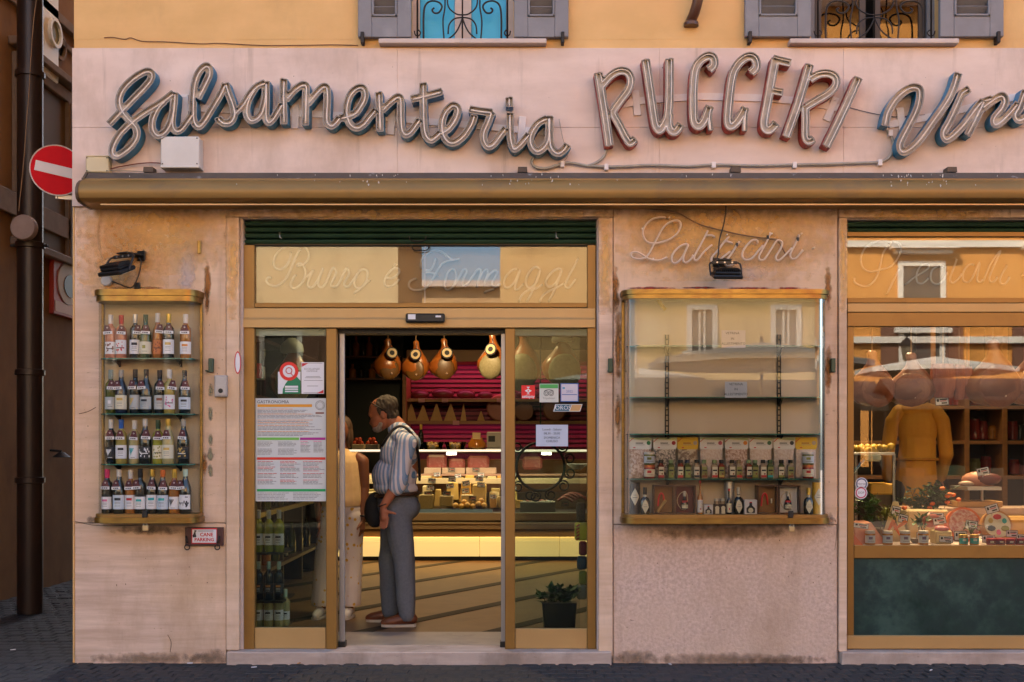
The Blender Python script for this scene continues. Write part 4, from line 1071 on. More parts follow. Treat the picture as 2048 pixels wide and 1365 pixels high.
tag(pbox(268, 278, 565, 578, -.035, -.002, .003).build('cable_box', BLACKM), 'small black terminal block on top of the wine cabinet', 'terminal')
for u, v0, v1, lab in ((421, 717, 745, 'dark green shutter catch right of the wine cabinet'), (1221, 717, 745, 'dark green shutter catch left of the right display case'), (1667, 717, 745, 'dark green shutter catch between display case and right window')):
    o = pbox(u - 4.5, u + 4.5, v0, v1, -.035, 0, .003).lathe([(.006, -.05), (.006, 0)], (px(u - 5), 0, pz(v1 - 2)), 8, 'y').build('shutter_catch', GREENP)
    tag(o, lab, 'catch', 'shutter catches on the stone')
t = thing('key_box', 'small grey key box with round lock left of the door', 'key box', (px(441), 0, pz(795)))
pbox(428.5, 454, 751, 794, -.035, 0, .004).build('housing', mat('key_grey', (.42, .39, .37), .5, .2, col2=(.36, .33, .31), scale=9), t)
pbox(430.5, 452, 753, 791, -.039, -.034, .002).build('door', MATS['key_grey'], t); MB().lathe([(.013, -.044), (.013, -.038)], (px(441, -.04), 0, pz(782, -.04)), 14, 'y').lathe([(.016, -.040), (.016, -.038)], (px(441, -.04), 0, pz(782, -.04)), 14, 'y').build('lock', BLACKM, t)
t = thing('oval_sticker', 'small white and red oval sticker on the left door jamb', 'sticker', (px(477), -.012, pz(748)))
MB().lathe([(1, -.0140), (1, -.012)], (px(476.5), 0, 0), 24, 'y').xform(Matrix.Translation((px(476.5), 0, pz(726))) @ Matrix.Diagonal((.022, 1, .076, 1)) @ Matrix.Translation((-px(476.5), 0, 0))).build('ring', REDINK, t)
MB().lathe([(1, -.0148), (1, -.013)], (px(476.5), 0, 0), 24, 'y').xform(Matrix.Translation((px(476.5), 0, pz(726))) @ Matrix.Diagonal((.016, 1, .066, 1)) @ Matrix.Translation((-px(476.5), 0, 0))).build('face', PAPER, t)
tag(pbox(394, 401, 481, 508, -.02, 0, .004).build('door_bolt', BRASS), 'old brass bolt left on the stone above the wine cabinet', 'bolt')
# CANE PARKING plate
t = thing('dog_parking_plate', 'dark red plate reading CANE PARKING with two tie rings', 'sign plate', (px(408), 0, pz(1097)))
pbox(370, 446, 1055, 1092, -.02, 0, .002).build('plate', mat('oxblood_plate', (.075, .018, .014), .5, col2=(.05, .014, .012), scale=9), t)
pbox(383, 434, 1057, 1088, -.023, -.019, .001).build('red_border', REDINK, t); pbox(384.5, 432.5, 1059.5, 1086, -.0245, -.0215, .001).build('white_panel', PAPER, t)
text('CANE', .033, (px(413, -.0255), -.0255, pz(1070, -.0255)), REDINK, t, bold=.03); text('PARKING', .031, (px(408.5, -.0255), -.0255, pz(1080, -.0255)), REDINK, t, bold=.03)
pbox(396, 427, 1061.8, 1063.2, -.0255, -.0240).build('small_print', GREYINK, t)
MB().prism([(px(u), pz(v)) for u, v in ((388, 1075), (387, 1071), (389, 1068), (391, 1063), (391, 1060), (394, 1060.5), (396, 1062), (393.5, 1063.5), (393.5, 1067), (395, 1073), (394, 1074.5), (391, 1074.5))], -.0255, -.0242).build('dog_silhouette', INK, t)
for u in (377.5, 437.5):
    m = MB().tube([(px(u - 3 if u < 400 else u + 3), -.02, pz(1072)), (px(u), -.035, pz(1086))], .008, 7)
    m.tube([(px(u) + .0165 * math.cos(a * .5236), -.036, pz(1094) + .0165 * math.sin(a * .5236)) for a in range(12)], .0042, 6, closed=True)
    m.build('tie_ring', IRON, t, smooth=True)
def padlock(label, u, v):
    t = thing('padlock', label, 'padlock', (px(u, -.19), -.19, pz(v + 6, -.19)))
    pbox(u - 5.5, u + 5.5, v - 5, v + 6, -.196, -.178, .003).build('body', mat('lock_brass', (.55, .40, .20), .35, .6), t)
    MB().tube(spline([(px(u - 3.5, -.19), -.187, pz(v - 5)), (px(u - 3.5, -.19), -.187, pz(v - 11)), (px(u, -.19), -.187, pz(v - 14)), (px(u + 3.5, -.19), -.187, pz(v - 11)), (px(u + 3.5, -.19), -.187, pz(v - 5))], 4), .0028, 6).build('shackle', STEEL, t, smooth=True)
padlock('small brass padlock hanging under the wine cabinet', 290, 1056); padlock('small brass padlock hanging under the right display case', 1584, 1058)

# rust runs, drill holes, chips and painted warm light on the stone
def stain_mat(name, col, strength=.8, soft=0.0):
    m = bpy.data.materials.new(name); MATS[name] = m
    t_, N, L = nodes_of(m); b = N['Principled BSDF']; b.inputs['Base Color'].default_value = (*col, 1); b.inputs['Roughness'].default_value = .9
    tc = N.new('ShaderNodeTexCoord')
    mp = N.new('ShaderNodeMapping'); mp.inputs['Location'].default_value = (-1, 0, -1); mp.inputs['Scale'].default_value = (2, 0, 2)
    L.new(tc.outputs['Generated'], mp.inputs[0])
    ln = N.new('ShaderNodeVectorMath'); ln.operation = 'LENGTH'; L.new(mp.outputs[0], ln.inputs[0])
    g_ = N.new('ShaderNodeNewGeometry'); nz = N.new('ShaderNodeTexNoise'); nz.inputs['Scale'].default_value = 18; nz.inputs['Detail'].default_value = 6
    L.new(g_.outputs['Position'], nz.inputs['Vector'])
    a = N.new('ShaderNodeMath'); a.operation = 'MULTIPLY_ADD'; a.inputs[1].default_value = -.75 + soft * .2; L.new(ln.outputs['Value'], a.inputs[0]); L.new(nz.outputs['Fac'], a.inputs[2])
    r = N.new('ShaderNodeMapRange'); r.inputs[1].default_value = -.12 - soft * .3; r.inputs[2].default_value = .42 + soft * .3; r.inputs[4].default_value = strength; L.new(a.outputs[0], r.inputs[0]); L.new(r.outputs[0], b.inputs['Alpha'])
    return m
RUST = stain_mat('rust_stain', (.36, .15, .035)); SOOT = stain_mat('old_grime', (.30, .20, .13), .5); PALE = stain_mat('pale_scuff', (.64, .53, .49), .6); REDST = stain_mat('red_paint_smear', (.30, .03, .025)); MOSS = stain_mat('faded_green_paint', (.28, .26, .16))
def stain(u, v, du, dv, m, y=-.0022, name='stain'):  # serves real stains and the painted warm light alike
    MB().box(px(u - du), px(u + du), y, y + .0006, pz(v + dv), pz(v - dv)).build(name, m, bld)
for u, v, du, dv in ((415, 565, 9, 60), (414, 600, 6, 34), (1230, 585, 11, 60), (1236, 680, 9, 110), (1656, 575, 9, 50), (1657, 740, 9, 60), (1236, 830, 8, 60), (408, 930, 9, 30)): stain(u, v, du, dv, RUST)
BOUNCE = stain_mat('warm_bounce_wash', (.80, .49, .17), .62, .5)  # warm bounce light under the awning, painted along with ochre staining
for u, v, du, dv in ((302, 466, 150, 85), (1450, 468, 220, 95), (246, 526, 92, 80)): stain(u, v, du, dv, BOUNCE, -.0050)
for u, v, du, dv in ((840, 425, 400, 16), (1840, 426, 180, 16), (466, 520, 14, 120), (1211, 520, 14, 110), (1686, 520, 9, 110)): stain(u, v, du, dv, BOUNCE, -.0146)
for u, v, du, dv in ((300, 1318, 160, 16), (1450, 1320, 230, 18), (420, 1318, 60, 22), (1270, 1318, 60, 24), (1560, 1322, 110, 14)): stain(u, v, du, dv, SOOT, -.0002)
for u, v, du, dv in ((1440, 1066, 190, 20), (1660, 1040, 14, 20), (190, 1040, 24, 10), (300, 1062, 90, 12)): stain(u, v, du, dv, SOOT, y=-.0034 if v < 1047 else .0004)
for u, v, du, dv in ((375, 540, 24, 70), (1500, 545, 60, 22), (230, 720, 24, 30)): stain(u, v, du, dv, PALE, y=-.0046 if v < 1047 else -.0008)
for u, v, du, dv in ((240, 577, 30, 4), (300, 577, 40, 4), (1300, 577, 60, 4), (1400, 576, 50, 3), (1500, 577, 60, 3), (1580, 577, 40, 3)): stain(u, v, du, dv, REDST, -.003)
for v in (830, 880, 910, 940, 780): stain(421, v, 7, 18, MOSS, -.003)
hm = MB(); gg = random.Random(3)
for i in range(150):
    u, v = gg.choice([(gg.uniform(160, 450), gg.uniform(425, 1290)), (gg.uniform(1235, 1670), gg.uniform(425, 575)), (gg.uniform(1235, 1670), gg.uniform(1060, 1300)), (gg.uniform(160, 2040), gg.uniform(110, 338)), (gg.uniform(390, 450), gg.uniform(440, 1040)), (gg.uniform(1655, 1675), gg.uniform(440, 1200))])
    yq = -.0222 if v < 400 else -.0012
    r_ = gg.choice([.003, .003, .004, .006]); pl = splat(u, v, r_ * PPM * .8, i + 900)
    hm.add([(px(a), yq, pz(b)) for a, b in pl], [tuple(range(len(pl)))])
hm.build('chips', mat('dark_chip', (.09, .055, .035), .9), bld, kind='stuff')
cr = MB()
for pts in ([(158, 828), (175, 824), (192, 815)], [(335, 1270), (342, 1285), (340, 1305)], [(150, 1043), (200, 1052), (300, 1050)], [(1670, 1040), (1674, 1060), (1670, 1100)]):
    cr.tube([(px(u), -.0005 if v < 1047 else .0035, pz(v)) for u, v in spline(pts, 4)], .002, 4)
cr.build('cracks', MATS['dark_chip'], bld, kind='stuff')
# ================================================================== WALL DISPLAY CASES
def plan(x0, x1, d, r, n=8, grow=0.0):
    """Outline from the wall round the bowed front and back to the wall."""
    x0 -= grow; x1 += grow; d += grow; r += grow * .5
    pts = [(x0, 0.0)]
    for k in range(n + 1):
        a = math.pi + (math.pi / 2) * k / n; pts.append((x0 + r + r * math.cos(a), -d + r + r * math.sin(a)))
    for k in range(n + 1):
        a = 1.5 * math.pi + (math.pi / 2) * k / n; pts.append((x1 - r + r * math.cos(a), -d + r + r * math.sin(a)))
    pts.append((x1, 0.0)); return pts
PANEL = mat('case_back_panel', (.52, .41, .26), .8, col2=(.47, .365, .23), scale=3)
PANELR = mat('case_back_panel_pale', (.56, .46, .34), .8, col2=(.51, .415, .30), scale=2)
def display_case(label, u0, u1, vt0, vt1, vb0, vb1, d, r, shelves, back, gm=None):
    x0, x1 = px(u0), px(u1)
    t = thing('display_case', label, 'display case', ((x0 + x1) / 2, 0, pz(vb1, -d)))
    zt1, zt0, zb1, zb0 = pz(vt0, -d), pz(vt1, -d), pz(vb0, -d), pz(vb1, -d)
    zm = zt0 + (zt1 - zt0) * .45
    MB().slab(plan(x0, x1, d, r, grow=.010), zm + .002, zt1).build('top_moulding', BRASS, t, smooth=30)
    MB().slab(plan(x0, x1, d, r, grow=.001), zt0, zm).build('top_band', BRASS, t, smooth=30)
    MB().slab(plan(x0, x1, d, r, grow=-.02), zt1, zt1 + .004).build('top_cover', mat('red_lead_paint', (.12, .03, .025), .8, col2=(.08, .05, .04), scale=12), t)
    zk = zb0 + (zb1 - zb0) * .62
    MB().slab(plan(x0, x1, d, r, grow=.012), zb0, zk).build('bottom_moulding', BRASS, t, smooth=30)
    MB().slab(plan(x0, x1, d, r, grow=.004), zk + .001, zb1).build('bottom_tray', GOLD, t, smooth=30)
    g = MB(); p = plan(x0 + .012, x1 - .012, d - .008, r - .004, 10); q = plan(x0 + .015, x1 - .015, d - .011, r - .006, 10)
    for pl in (p, q):
        for (a, b), (c, e) in zip(pl[:-1], pl[1:]): g.add([(a, b, zb1), (c, e, zb1), (c, e, zt0), (a, b, zt0)], [(0, 1, 2, 3)])
    go = g.build('curved_glass', gm or GLASSC, t, smooth=35)
    for xx in (x0 + .006, x1 - .006): MB().box(xx - .008, xx + .008, -.024, -.001, zb1, zt0, .002).build('brass_upright', BRASS, t)
    MB().box(x0 + .014, x1 - .014, -.011, -.0015, zb1, zt0).build('back_panel', back, t)
    for v, ys in shelves:
        z = pz(v, -.09)
        s = MB().slab(plan(x0 + .024, x1 - .024, d - .022, r - .01, 6), z - .008, z)
        s.build('glass_shelf', GLASSG, t)
        e = MB(); pl = plan(x0 + .024, x1 - .024, d - .0215, r - .01, 6)
        for (a, b), (c, f) in zip(pl[1:-2], pl[2:-1]): e.add([(a, b, z - .0078), (c, f, z - .0078), (c, f, z - .0002), (a, b, z - .0002)], [(0, 1, 2, 3)])
        e.build('shelf_edge', GLASSEDGE, t)
        for u in ys: 
            MB().prism([(px(u, -.02) - .005, z - .009), (px(u, -.02) + .005, z - .009), (px(u, -.02) + .005, z - .05), (px(u, -.02) - .005, z - .05)], -.03, -.012).build('shelf_bracket', BLACKM, t)
            b = MB(); b.add([(px(u, -.02) - .004, -.012, z - .009), (px(u, -.02) - .004, -.13, z - .009), (px(u, -.02) - .004, -.012, z - .05), (px(u, -.02) + .004, -.012, z - .009), (px(u, -.02) + .004, -.13, z - .009), (px(u, -.02) + .004, -.012, z - .05)], [(0, 1, 2), (3, 5, 4), (0, 3, 4, 1), (1, 4, 5, 2), (2, 5, 3, 0)]); b.build('shelf_bracket', BLACKM, t)
    return t, zb1
DC = .185
lc, zl0 = display_case('tall narrow brass and glass wall case filled with wine bottles', 206, 406, 579, 602, 1029, 1047, DC, .085, [(718, (240, 362)), (828, (240, 362)), (928, (240, 362))], PANEL)
rc, zr0 = display_case('wide brass and glass wall case with four mostly empty glass shelves', 1243, 1646, 579, 597, 1030, 1048, DC, .09, [(693, ()), (795, ()), (868, ()), (957, ())], PANELR, GLASSW)
for u in (1334, 1558):
    m = MB(); x = px(u, -.02); za, zb = pz(962, -.02), pz(670, -.02)
    for s in (-.010, .010): m.box(x + s - .0035, x + s + .0035, -.024, -.0105, za, zb)
    z = za
    while z < zb: m.box(x - .0065, x + .0065, -.023, -.0106, z, z + .008); z += .036
    m.build('slotted_upright', BLACKM, rc)
    for v in (693, 795, 868, 957):
        z = pz(v, -.09) - .009
        b = MB(); b.add([(x - .006, -.024, z), (x - .006, -.13, z), (x - .006, -.024, z - .05), (x + .006, -.024, z), (x + .006, -.13, z), (x + .006, -.024, z - .05)], [(0, 1, 2), (3, 5, 4), (0, 3, 4, 1), (1, 4, 5, 2), (2, 5, 3, 0)]); b.build('shelf_bracket', BLACKM, rc)
MB().tube(spline([(px(1316, -.1), -.1, pz(596, -.1)), (px(1321, -.1), -.1, pz(608, -.1)), (px(1331, -.1), -.1, pz(620, -.1))], 5), .012, 4).build('latch_plate', mat('yellow_latch', (.62, .44, .10), .4, .4), rc)
for cs, u in ((lc, 289), (rc, 1582)):
    MB().box(px(u - 5, -.2), px(u + 5, -.2), -.202, -.186, pz(1036, -.2), pz(1022, -.2), .003).build('hasp', BLACKM, cs)

# ================================================================== BOTTLES
def colmat(n, c, rough=.5, metal=0.0, **k): return mat(n, c, rough, metal, **k)
BG = {'dark': colmat('dark_bottle_glass', (.010, .012, .010), .08, spec=.7, coat=.3), 'green': colmat('green_bottle_glass', (.012, .045, .014), .08, spec=.7),
      'rose': colmat('rose_wine', (.44, .17, .10), .10, spec=.6), 'white': colmat('white_wine', (.30, .24, .06), .10, spec=.6), 'pale': colmat('pale_wine', (.38, .33, .15), .10, spec=.6),
      'amber': colmat('amber_wine', (.30, .11, .02), .10, spec=.6), 'navy': colmat('blue_black_glass', (.010, .014, .030), .08, spec=.7), 'olive': colmat('olive_bottle_glass', (.06, .075, .012), .08, spec=.7),
      'lime': colmat('yellow_green_wine', (.26, .27, .03), .1, spec=.6)}
CP = {'white': colmat('white_capsule', (.60, .57, .54)), 'red': colmat('red_capsule', (.40, .015, .02), .4), 'silver': colmat('silver_capsule', (.50, .49, .47), .35, .6), 'dgreen': colmat('green_capsule', (.012, .05, .025), .4),
      'gold': colmat('gold_capsule', (.62, .40, .07), .35, .5), 'greygreen': colmat('grey_green_capsule', (.20, .25, .23)), 'black': colmat('black_capsule', (.012, .012, .014), .4), 'blue': colmat('blue_capsule', (.02, .10, .38), .4),
      'grey': colmat('grey_capsule', (.30, .29, .27)), 'pink': colmat('pink_capsule', (.58, .03, .13), .4), 'orange': colmat('orange_capsule', (.62, .13, .02), .4), 'mint': colmat('mint_capsule', (.42, .55, .46), .5)}
LB = {'white': PAPER, 'cream': colmat('cream_label', (.62, .58, .45), .8), 'dark': colmat('dark_label', (.02, .02, .022), .7), 'grey': colmat('grey_label', (.40, .42, .42), .8), 'blue': colmat('pale_blue_label', (.50, .56, .64), .8), 'orange': colmat('orange_label', (.48, .16, .05), .7)}
ART = {'red': REDINK, 'ink': INK, 'teal': colmat('teal_ink', (.02, .32, .33), .7), 'olive': colmat('olive_ink', (.22, .22, .04), .7), 'gold': colmat('gold_ink', (.50, .34, .08), .5), 'pink': colmat('pink_ink', (.62, .14, .28), .7), 'white': PAPER, 'brown': colmat('brown_ink', (.20, .06, .03), .7), 'orange': colmat('orange_ink', (.62, .22, .04), .7)}
TAGM = colmat('maroon_tag', (.085, .014, .020), .7)
SHAPES = {
 'bordeaux': [(.001, 0), (.034, 0), (.0365, .004), (.0365, .185), (.034, .203), (.022, .217), (.0150, .228), (.0140, .285), (.0155, .287), (.0155, .295), (.001, .295)],
 'burgundy': [(.001, 0), (.036, 0), (.0395, .005), (.0395, .150), (.036, .175), (.026, .205), (.0165, .232), (.0145, .285), (.0158, .287), (.0158, .295), (.001, .295)],
 'slim': [(.001, 0), (.030, 0), (.0335, .005), (.0335, .170), (.030, .198), (.020, .225), (.0145, .250), (.0135, .300), (.0148, .302), (.0148, .310), (.001, .310)]}
BM = {}
def shell(m, R, z0, z1, a0, a1, n=8):
    vs = []
    for k in range(n + 1):
        a = rad(-90 + a0 + (a1 - a0) * k / n); vs += [(R * math.cos(a), R * math.sin(a), z0), (R * math.cos(a), R * math.sin(a), z1)]
    m.add(vs, [(2 * k, 2 * k + 2, 2 * k + 3, 2 * k + 1) for k in range(n)])
def mesh_once(key, fn):
    if key not in BM: BM[key] = fn()
    return BM[key]
def link(name, me, parent, loc=(0, 0, 0)):
    o = bpy.data.objects.new(name, me); COL.objects.link(o); o.parent = parent; o.location = loc; return o
def bottle(label, loc, shape, gl, cap, lab, art, z0=.045, z1=.135, tagged=True, group=None, rz=0.0, s=1.0, art_kind=0, name='wine_bottle', cat='wine bottle'):
    t = thing(name, label, cat, loc, group, rz); t.scale = (s, s, s)
    pr = SHAPES[shape]; R = pr[3][0]; top = pr[-1][1]; nk = top * .80
    link('glass_body', mesh_once(('b', shape, gl), lambda: MB().lathe(pr, n=16).mesh('glass_body', BG[gl], 45)), t)
    link('capsule', mesh_once(('c', shape, cap), lambda: MB().lathe([(.0150, nk), (.0158, nk + .002), (.0165, top - .012), (.0165, top + .001), (.001, top + .002)], n=14).mesh('capsule', CP[cap], 45)), t)
    def lm():
        m = MB(); Rl = R + .0007
        m.use(LB[lab]); shell(m, Rl, z0, z1, -78, 78, 10)
        h = z1 - z0; ink = PAPER if lab == 'dark' else INK
        if art_kind == 0:
            m.use(ART[art]); shell(m, Rl + .0004, z0 + h * .62, z0 + h * .80, -30, 30, 4)
            m.use(GREYINK if lab != 'dark' else PAPER)
            for q in (.48, .38, .22): shell(m, Rl + .0004, z0 + h * q, z0 + h * q + .003, -26, 26, 4)
        elif art_kind == 1:
            m.use(ART[art]); g_ = random.Random(art + lab)
            for _ in range(16):
                a = g_.uniform(-58, 46); q = g_.uniform(.08, .82); shell(m, Rl + .0004 + g_.random() * .0002, z0 + h * q, z0 + h * q + g_.uniform(.006, .014), a, a + g_.uniform(6, 16), 2)
            m.use(ink)
            for q in (.44, .40): shell(m, Rl + .0008, z0 + h * q, z0 + h * q + .003, -40, 40, 4)
        elif art_kind == 2:
            m.use(ART[art]); shell(m, Rl + .0004, z0 + h * .45, z0 + h * .72, -22, 8, 3)
            m.use(ink); shell(m, Rl + .0004, z0 + h * .2, z0 + h * .23, -24, 24, 4)
        elif art_kind == 3:
            m.use(ART[art])
            for k in range(6): shell(m, Rl + .0004, z0 + h * (.2 + .1 * k), z0 + h * (.29 + .1 * k), -20 - 5 * k, -2 + 7 * k - 20, 3)
            m.use(ink); shell(m, Rl + .0004, z0 + h * .08, z0 + h * .11, -24, 24, 4)
        return m.mesh('label', None)
    if lab: link('label', mesh_once(('l', shape, lab, art, z0, z1, art_kind), lm), t)
    if tagged:
        def tm():
            m = MB(); zt = top * .74; f = -R - .004
            m.use(TAGM).prism([(-.013, zt + .004), (.013, zt + .004), (.027, zt - .042), (-.027, zt - .042)], f - .0015, f)
            m.add([(-.012, -.016, zt + .006), (.012, -.016, zt + .006), (.013, f, zt + .004), (-.013, f, zt + .004)], [(0, 1, 2, 3)])
            m.use(PAPER); m.lathe([(.005, f - .003), (.005, f - .0016)], (0, 0, zt - .012), 8, 'y')
            m.box(-.029, .029, f - .004, f - .0016, zt - .056, zt - .037)
            m.use(INK)
            for a, b in ((-.020, -.012), (-.008, .002), (.005, .016)): m.box(a, b, f - .0046, f - .0039, zt - .051, zt - .043)
            m.use(TAGM); m.lathe([(.0026, f - .0036), (.0026, f - .003)], (0, 0, zt - .012), 6, 'y')
            return m.mesh('price_tag', None)
        o = link('price_tag', mesh_once(('t', shape), tm), t); o.rotation_euler = (0, rad(rnd.uniform(-7, 7)), rad(rnd.uniform(-8, 8)))
    return t
GB = 'wine bottles in the narrow wall case'
rows = [
 (718, 'top', [(221.6, 'bordeaux', 'rose', 'white', 'white', 'brown', 1), (242.6, 'bordeaux', 'rose', 'red', 'white', 'red', 1), (270.7, 'bordeaux', 'dark', 'silver', 'white', 'ink', 0), (291.3, 'burgundy', 'green', 'dgreen', 'cream', 'olive', 2), (315.5, 'slim', 'amber', 'white', 'orange', 'brown', 1), (337.4, 'bordeaux', 'dark', 'gold', 'white', 'gold', 0), (371.3, 'bordeaux', 'amber', 'white', 'white', 'orange', 0)]),
 (828, 'second', [(221.6, 'bordeaux', 'olive', 'greygreen', 'grey', 'white', 2), (242.6, 'burgundy', 'navy', 'grey', 'cream', 'gold', 0), (270.7, 'bordeaux', 'dark', 'black', 'grey', 'gold', 3), (292.6, 'burgundy', 'dark', 'black', 'grey', 'ink', 0), (319.5, 'bordeaux', 'dark', 'black', 'grey', 'brown', 0), (339, 'bordeaux', 'white', 'white', 'white', 'pink', 1), (369.5, 'burgundy', 'dark', 'black', 'blue', 'ink', 0)]),
 (928, 'third', [(222.5, 'bordeaux', 'dark', 'white', 'dark', 'white', 3), (242.6, 'bordeaux', 'white', 'blue', 'white', 'ink', 0), (269.4, 'bordeaux', 'pale', 'white', 'white', 'teal', 3), (290.4, 'burgundy', 'dark', 'white', 'dark', 'white', 1), (316.3, 'bordeaux', 'lime', 'dgreen', 'cream', 'olive', 1), (336.5, 'burgundy', 'pale', 'gold', 'cream', 'gold', 0), (366.9, 'burgundy', 'dark', 'grey', 'dark', 'gold', 1)]),
 (1028, 'bottom', [(214.4, 'bordeaux', 'dark', 'pink', 'white', 'pink', 0), (238.1, 'burgundy', 'dark', 'white', 'blue', 'ink', 0), (261.4, 'bordeaux', 'amber', 'white', 'white', 'red', 0), (280.6, 'bordeaux', 'dark', 'black', 'white', 'teal', 0), (304.7, 'burgundy', 'dark', 'gold', 'white', 'teal', 0), (325.7, 'burgundy', 'dark', 'orange', 'blue', 'teal', 0), (349, 'bordeaux', 'amber', 'gold', 'white', 'ink', 3), (370.9, 'burgundy', 'dark', 'mint', 'white', 'ink', 1)])]
CAPW = {'dgreen': 'green', 'greygreen': 'grey green'}
for v, rn, bs in rows:
    for i, (u, sh, gl, cap, lab, art, ak) in enumerate(bs):
        yb = -.085 - (.012 if i % 2 else 0)
        where = ['at the left end', 'second from left', 'third from left', 'fourth from left', 'fifth from left', 'sixth from left', 'at the right end'][i] if len(bs) == 7 else ['at the left end', 'second from left', 'third from left', 'fourth from left', 'fifth from left', 'sixth from left', 'seventh from left', 'at the right end'][i]
        lbl = f"{CAPW.get(cap, cap)}-capped bottle with {lab} label, {where} of the wine case's {rn} shelf"
        z = pz(v, -.09) if v < 1000 else zl0
        bottle(lbl, (px(u, yb), yb, z), sh, gl, cap, lab, art, .03 if v != 928 else .035, .125 if i % 3 else .112, True, GB, rz=rad(rnd.uniform(-14, 14)), s=rnd.uniform(.965, 1.0), art_kind=ak)

# ================================================================== GOODS IN THE WIDE CASE
yq = -.07
def sachet(label, u0, u1, fill, yellow, acc):
    x0, x1 = px(u0, yq), px(u1, yq); z0 = pz(957, -.09); z1 = pz(875, yq); zh = pz(899, yq)
    t = thing('rice_bag', label, 'rice bag', ((x0 + x1) / 2, yq, z0), 'bags of seasoned rice in the wide case')
    xm = (x0 + x1) / 2; hw = (x1 - x0) / 2 - .003
    m = MB(); N_ = 6; M_ = 7
    for side in (-1, 1):
        vs = []
        for j in range(M_ + 1):
            for i in range(N_ + 1):
                a, b = i / N_ * 2 - 1, j / M_
                bulge = .028 * math.sqrt(max(0, 1 - a * a)) * math.sin(math.pi * min(1, .06 + b * .94) ** .7) ** .6 if 0 < b < 1 else .002
                bulge += .003 * noise.noise(Vector((a * 3 + u0, b * 4, side)))
                vs.append((xm + a * hw * (1 - .05 * math.sin(b * 3)), yq + side * max(.001, bulge), z0 + .001 + (zh + .012 - z0) * b))
        m.add(vs, [(j * (N_ + 1) + i, j * (N_ + 1) + i + 1, (j + 1) * (N_ + 1) + i + 1, (j + 1) * (N_ + 1) + i) for j in range(M_) for i in range(N_)])
    m.build('bag', fill, t, smooth=True)
    h = MB(); c = .010
    h.prism([(x0 + c, zh), (x1 - c, zh), (x1, zh + c), (x1, z1), (x0, z1), (x0, zh + c)], yq - .010, yq - .007)
    h.build('header_card', colmat('yellow_card', (.62, .38, .02), .6) if yellow else colmat('white_card', (.62, .60, .57), .6), t)
    f = yq - .0105
    a_ = MB()
    if not yellow: a_.use(colmat('green_card_band', (.36, .40, .20), .6)); a_.prism([(x0 + .002, z1 - .001), (x1 - .002, z1 - .001), (x1 - .002, z1 - .022), (x0 + .002, z1 - .012)], f, f + .0006)
    a_.use(acc); a_.lathe([(.014, f - .0006), (.014, f)], (x1 - .020, 0, (z1 + zh) / 2 + .002), 9, 'y')
    a_.use(REDINK); a_.prism([(x0 + .002, z1 - .028), (x0 + .03, z1 - .004), (x0 + .036, z1 - .004), (x0 + .002, z1 - .034)], f - .0005, f)
    a_.box(x0 + .03, x0 + .045, f - .0004, f, zh + .008, zh + .014)
    a_.use(INK if not yellow else ART['brown']); a_.box(xm - .03, xm + .02, f - .0005, f, (z1 + zh) / 2 - .002, (z1 + zh) / 2 + .004)
    a_.use(GREYINK); a_.box(xm - .03, xm + .03, f - .0005, f, (z1 + zh) / 2 - .012, (z1 + zh) / 2 - .009)
    a_.build('card_print', None, t)
def rice(n, a, b, s): return mat(n, a, .55, col2=b, scale=s, amt=2.2, detail=2, bump=.4, spec=.4)
RC = [rice('rice_red_flecks', (.58, .44, .36), (.33, .20, .14), 60), rice('rice_black_flecks', (.50, .43, .36), (.13, .11, .09), 60), rice('rice_mushroom', (.50, .40, .28), (.20, .13, .08), 40), rice('rice_plain', (.60, .50, .42), (.52, .40, .33), 60)]
ACC = [colmat('chive_green', (.03, .18, .06), .7), colmat('beet_red', (.30, .02, .03), .7), colmat('porcini', (.35, .30, .24), .7), colmat('radicchio', (.40, .08, .10), .7), colmat('pumpkin', (.62, .20, .02), .7), colmat('asparagus', (.08, .18, .09), .7), colmat('truffle', (.05, .05, .05), .7), colmat('porcini2', (.4, .3, .2), .7)]
for i, (u0, u1, r_, yl, lab) in enumerate([(1257, 1303, 0, 0, 'red-flecked rice bag with chive card at the left end of the bag row'), (1306, 1353, 1, 0, 'black-flecked rice bag with beetroot card beside the left yellow card'), (1354, 1396, 2, 1, 'mushroom rice bag with yellow card, third bag from the left'), (1399, 1446, 3, 0, 'pale rice bag with radicchio card right of the left yellow card'), (1449, 1496, 0, 0, 'rice bag with orange pumpkin card in the middle of the row'), (1498, 1544, 3, 0, 'pale rice bag with asparagus card, sixth from the left'), (1546, 1589, 3, 0, 'rice bag with olive topped truffle card beside the right yellow card'), (1590, 1633, 3, 1, 'rice bag with yellow card at the right end of the row')]):
    sachet(lab, u0, u1, RC[r_], yl, ACC[i])
def jar(label, u, y, z, r, h, lid, body, band, name='jar', cat='jar', group=None, lidr=1.0):
    t = thing(name, label, cat, (px(u, y), y, z), group, local=True)
    MB().lathe([(.001, 0), (r * .94, 0), (r, .003), (r, h * .78), (r * .93, h * .84), (.001, h * .84)], n=16).build('jar_body', body, t, smooth=45)
    MB().lathe([(.001, h * .82), (r * lidr, h * .82), (r * lidr, h), (r * lidr * .96, h * 1.01), (.001, h * 1.01)], n=16).build('lid', lid, t, smooth=45)
    m = MB(); m.use(band[0]); shell(m, r + .0006, h * .14, h * .68, -85, 85, 10); m.use(band[1]); shell(m, r + .0010, h * .40, h * .60, -30, 14, 4); m.use(GREYINK); shell(m, r + .0010, h * .25, h * .29, -40, 40, 4)
    m.build('label', None, t)
    return t
OLIVEJ = colmat('olive_paste', (.16, .17, .06), .15, spec=.6); TOMJ = colmat('tomato_sauce', (.22, .02, .012), .12, spec=.6); COPL = colmat('copper_lid', (.52, .15, .05), .35, .5)
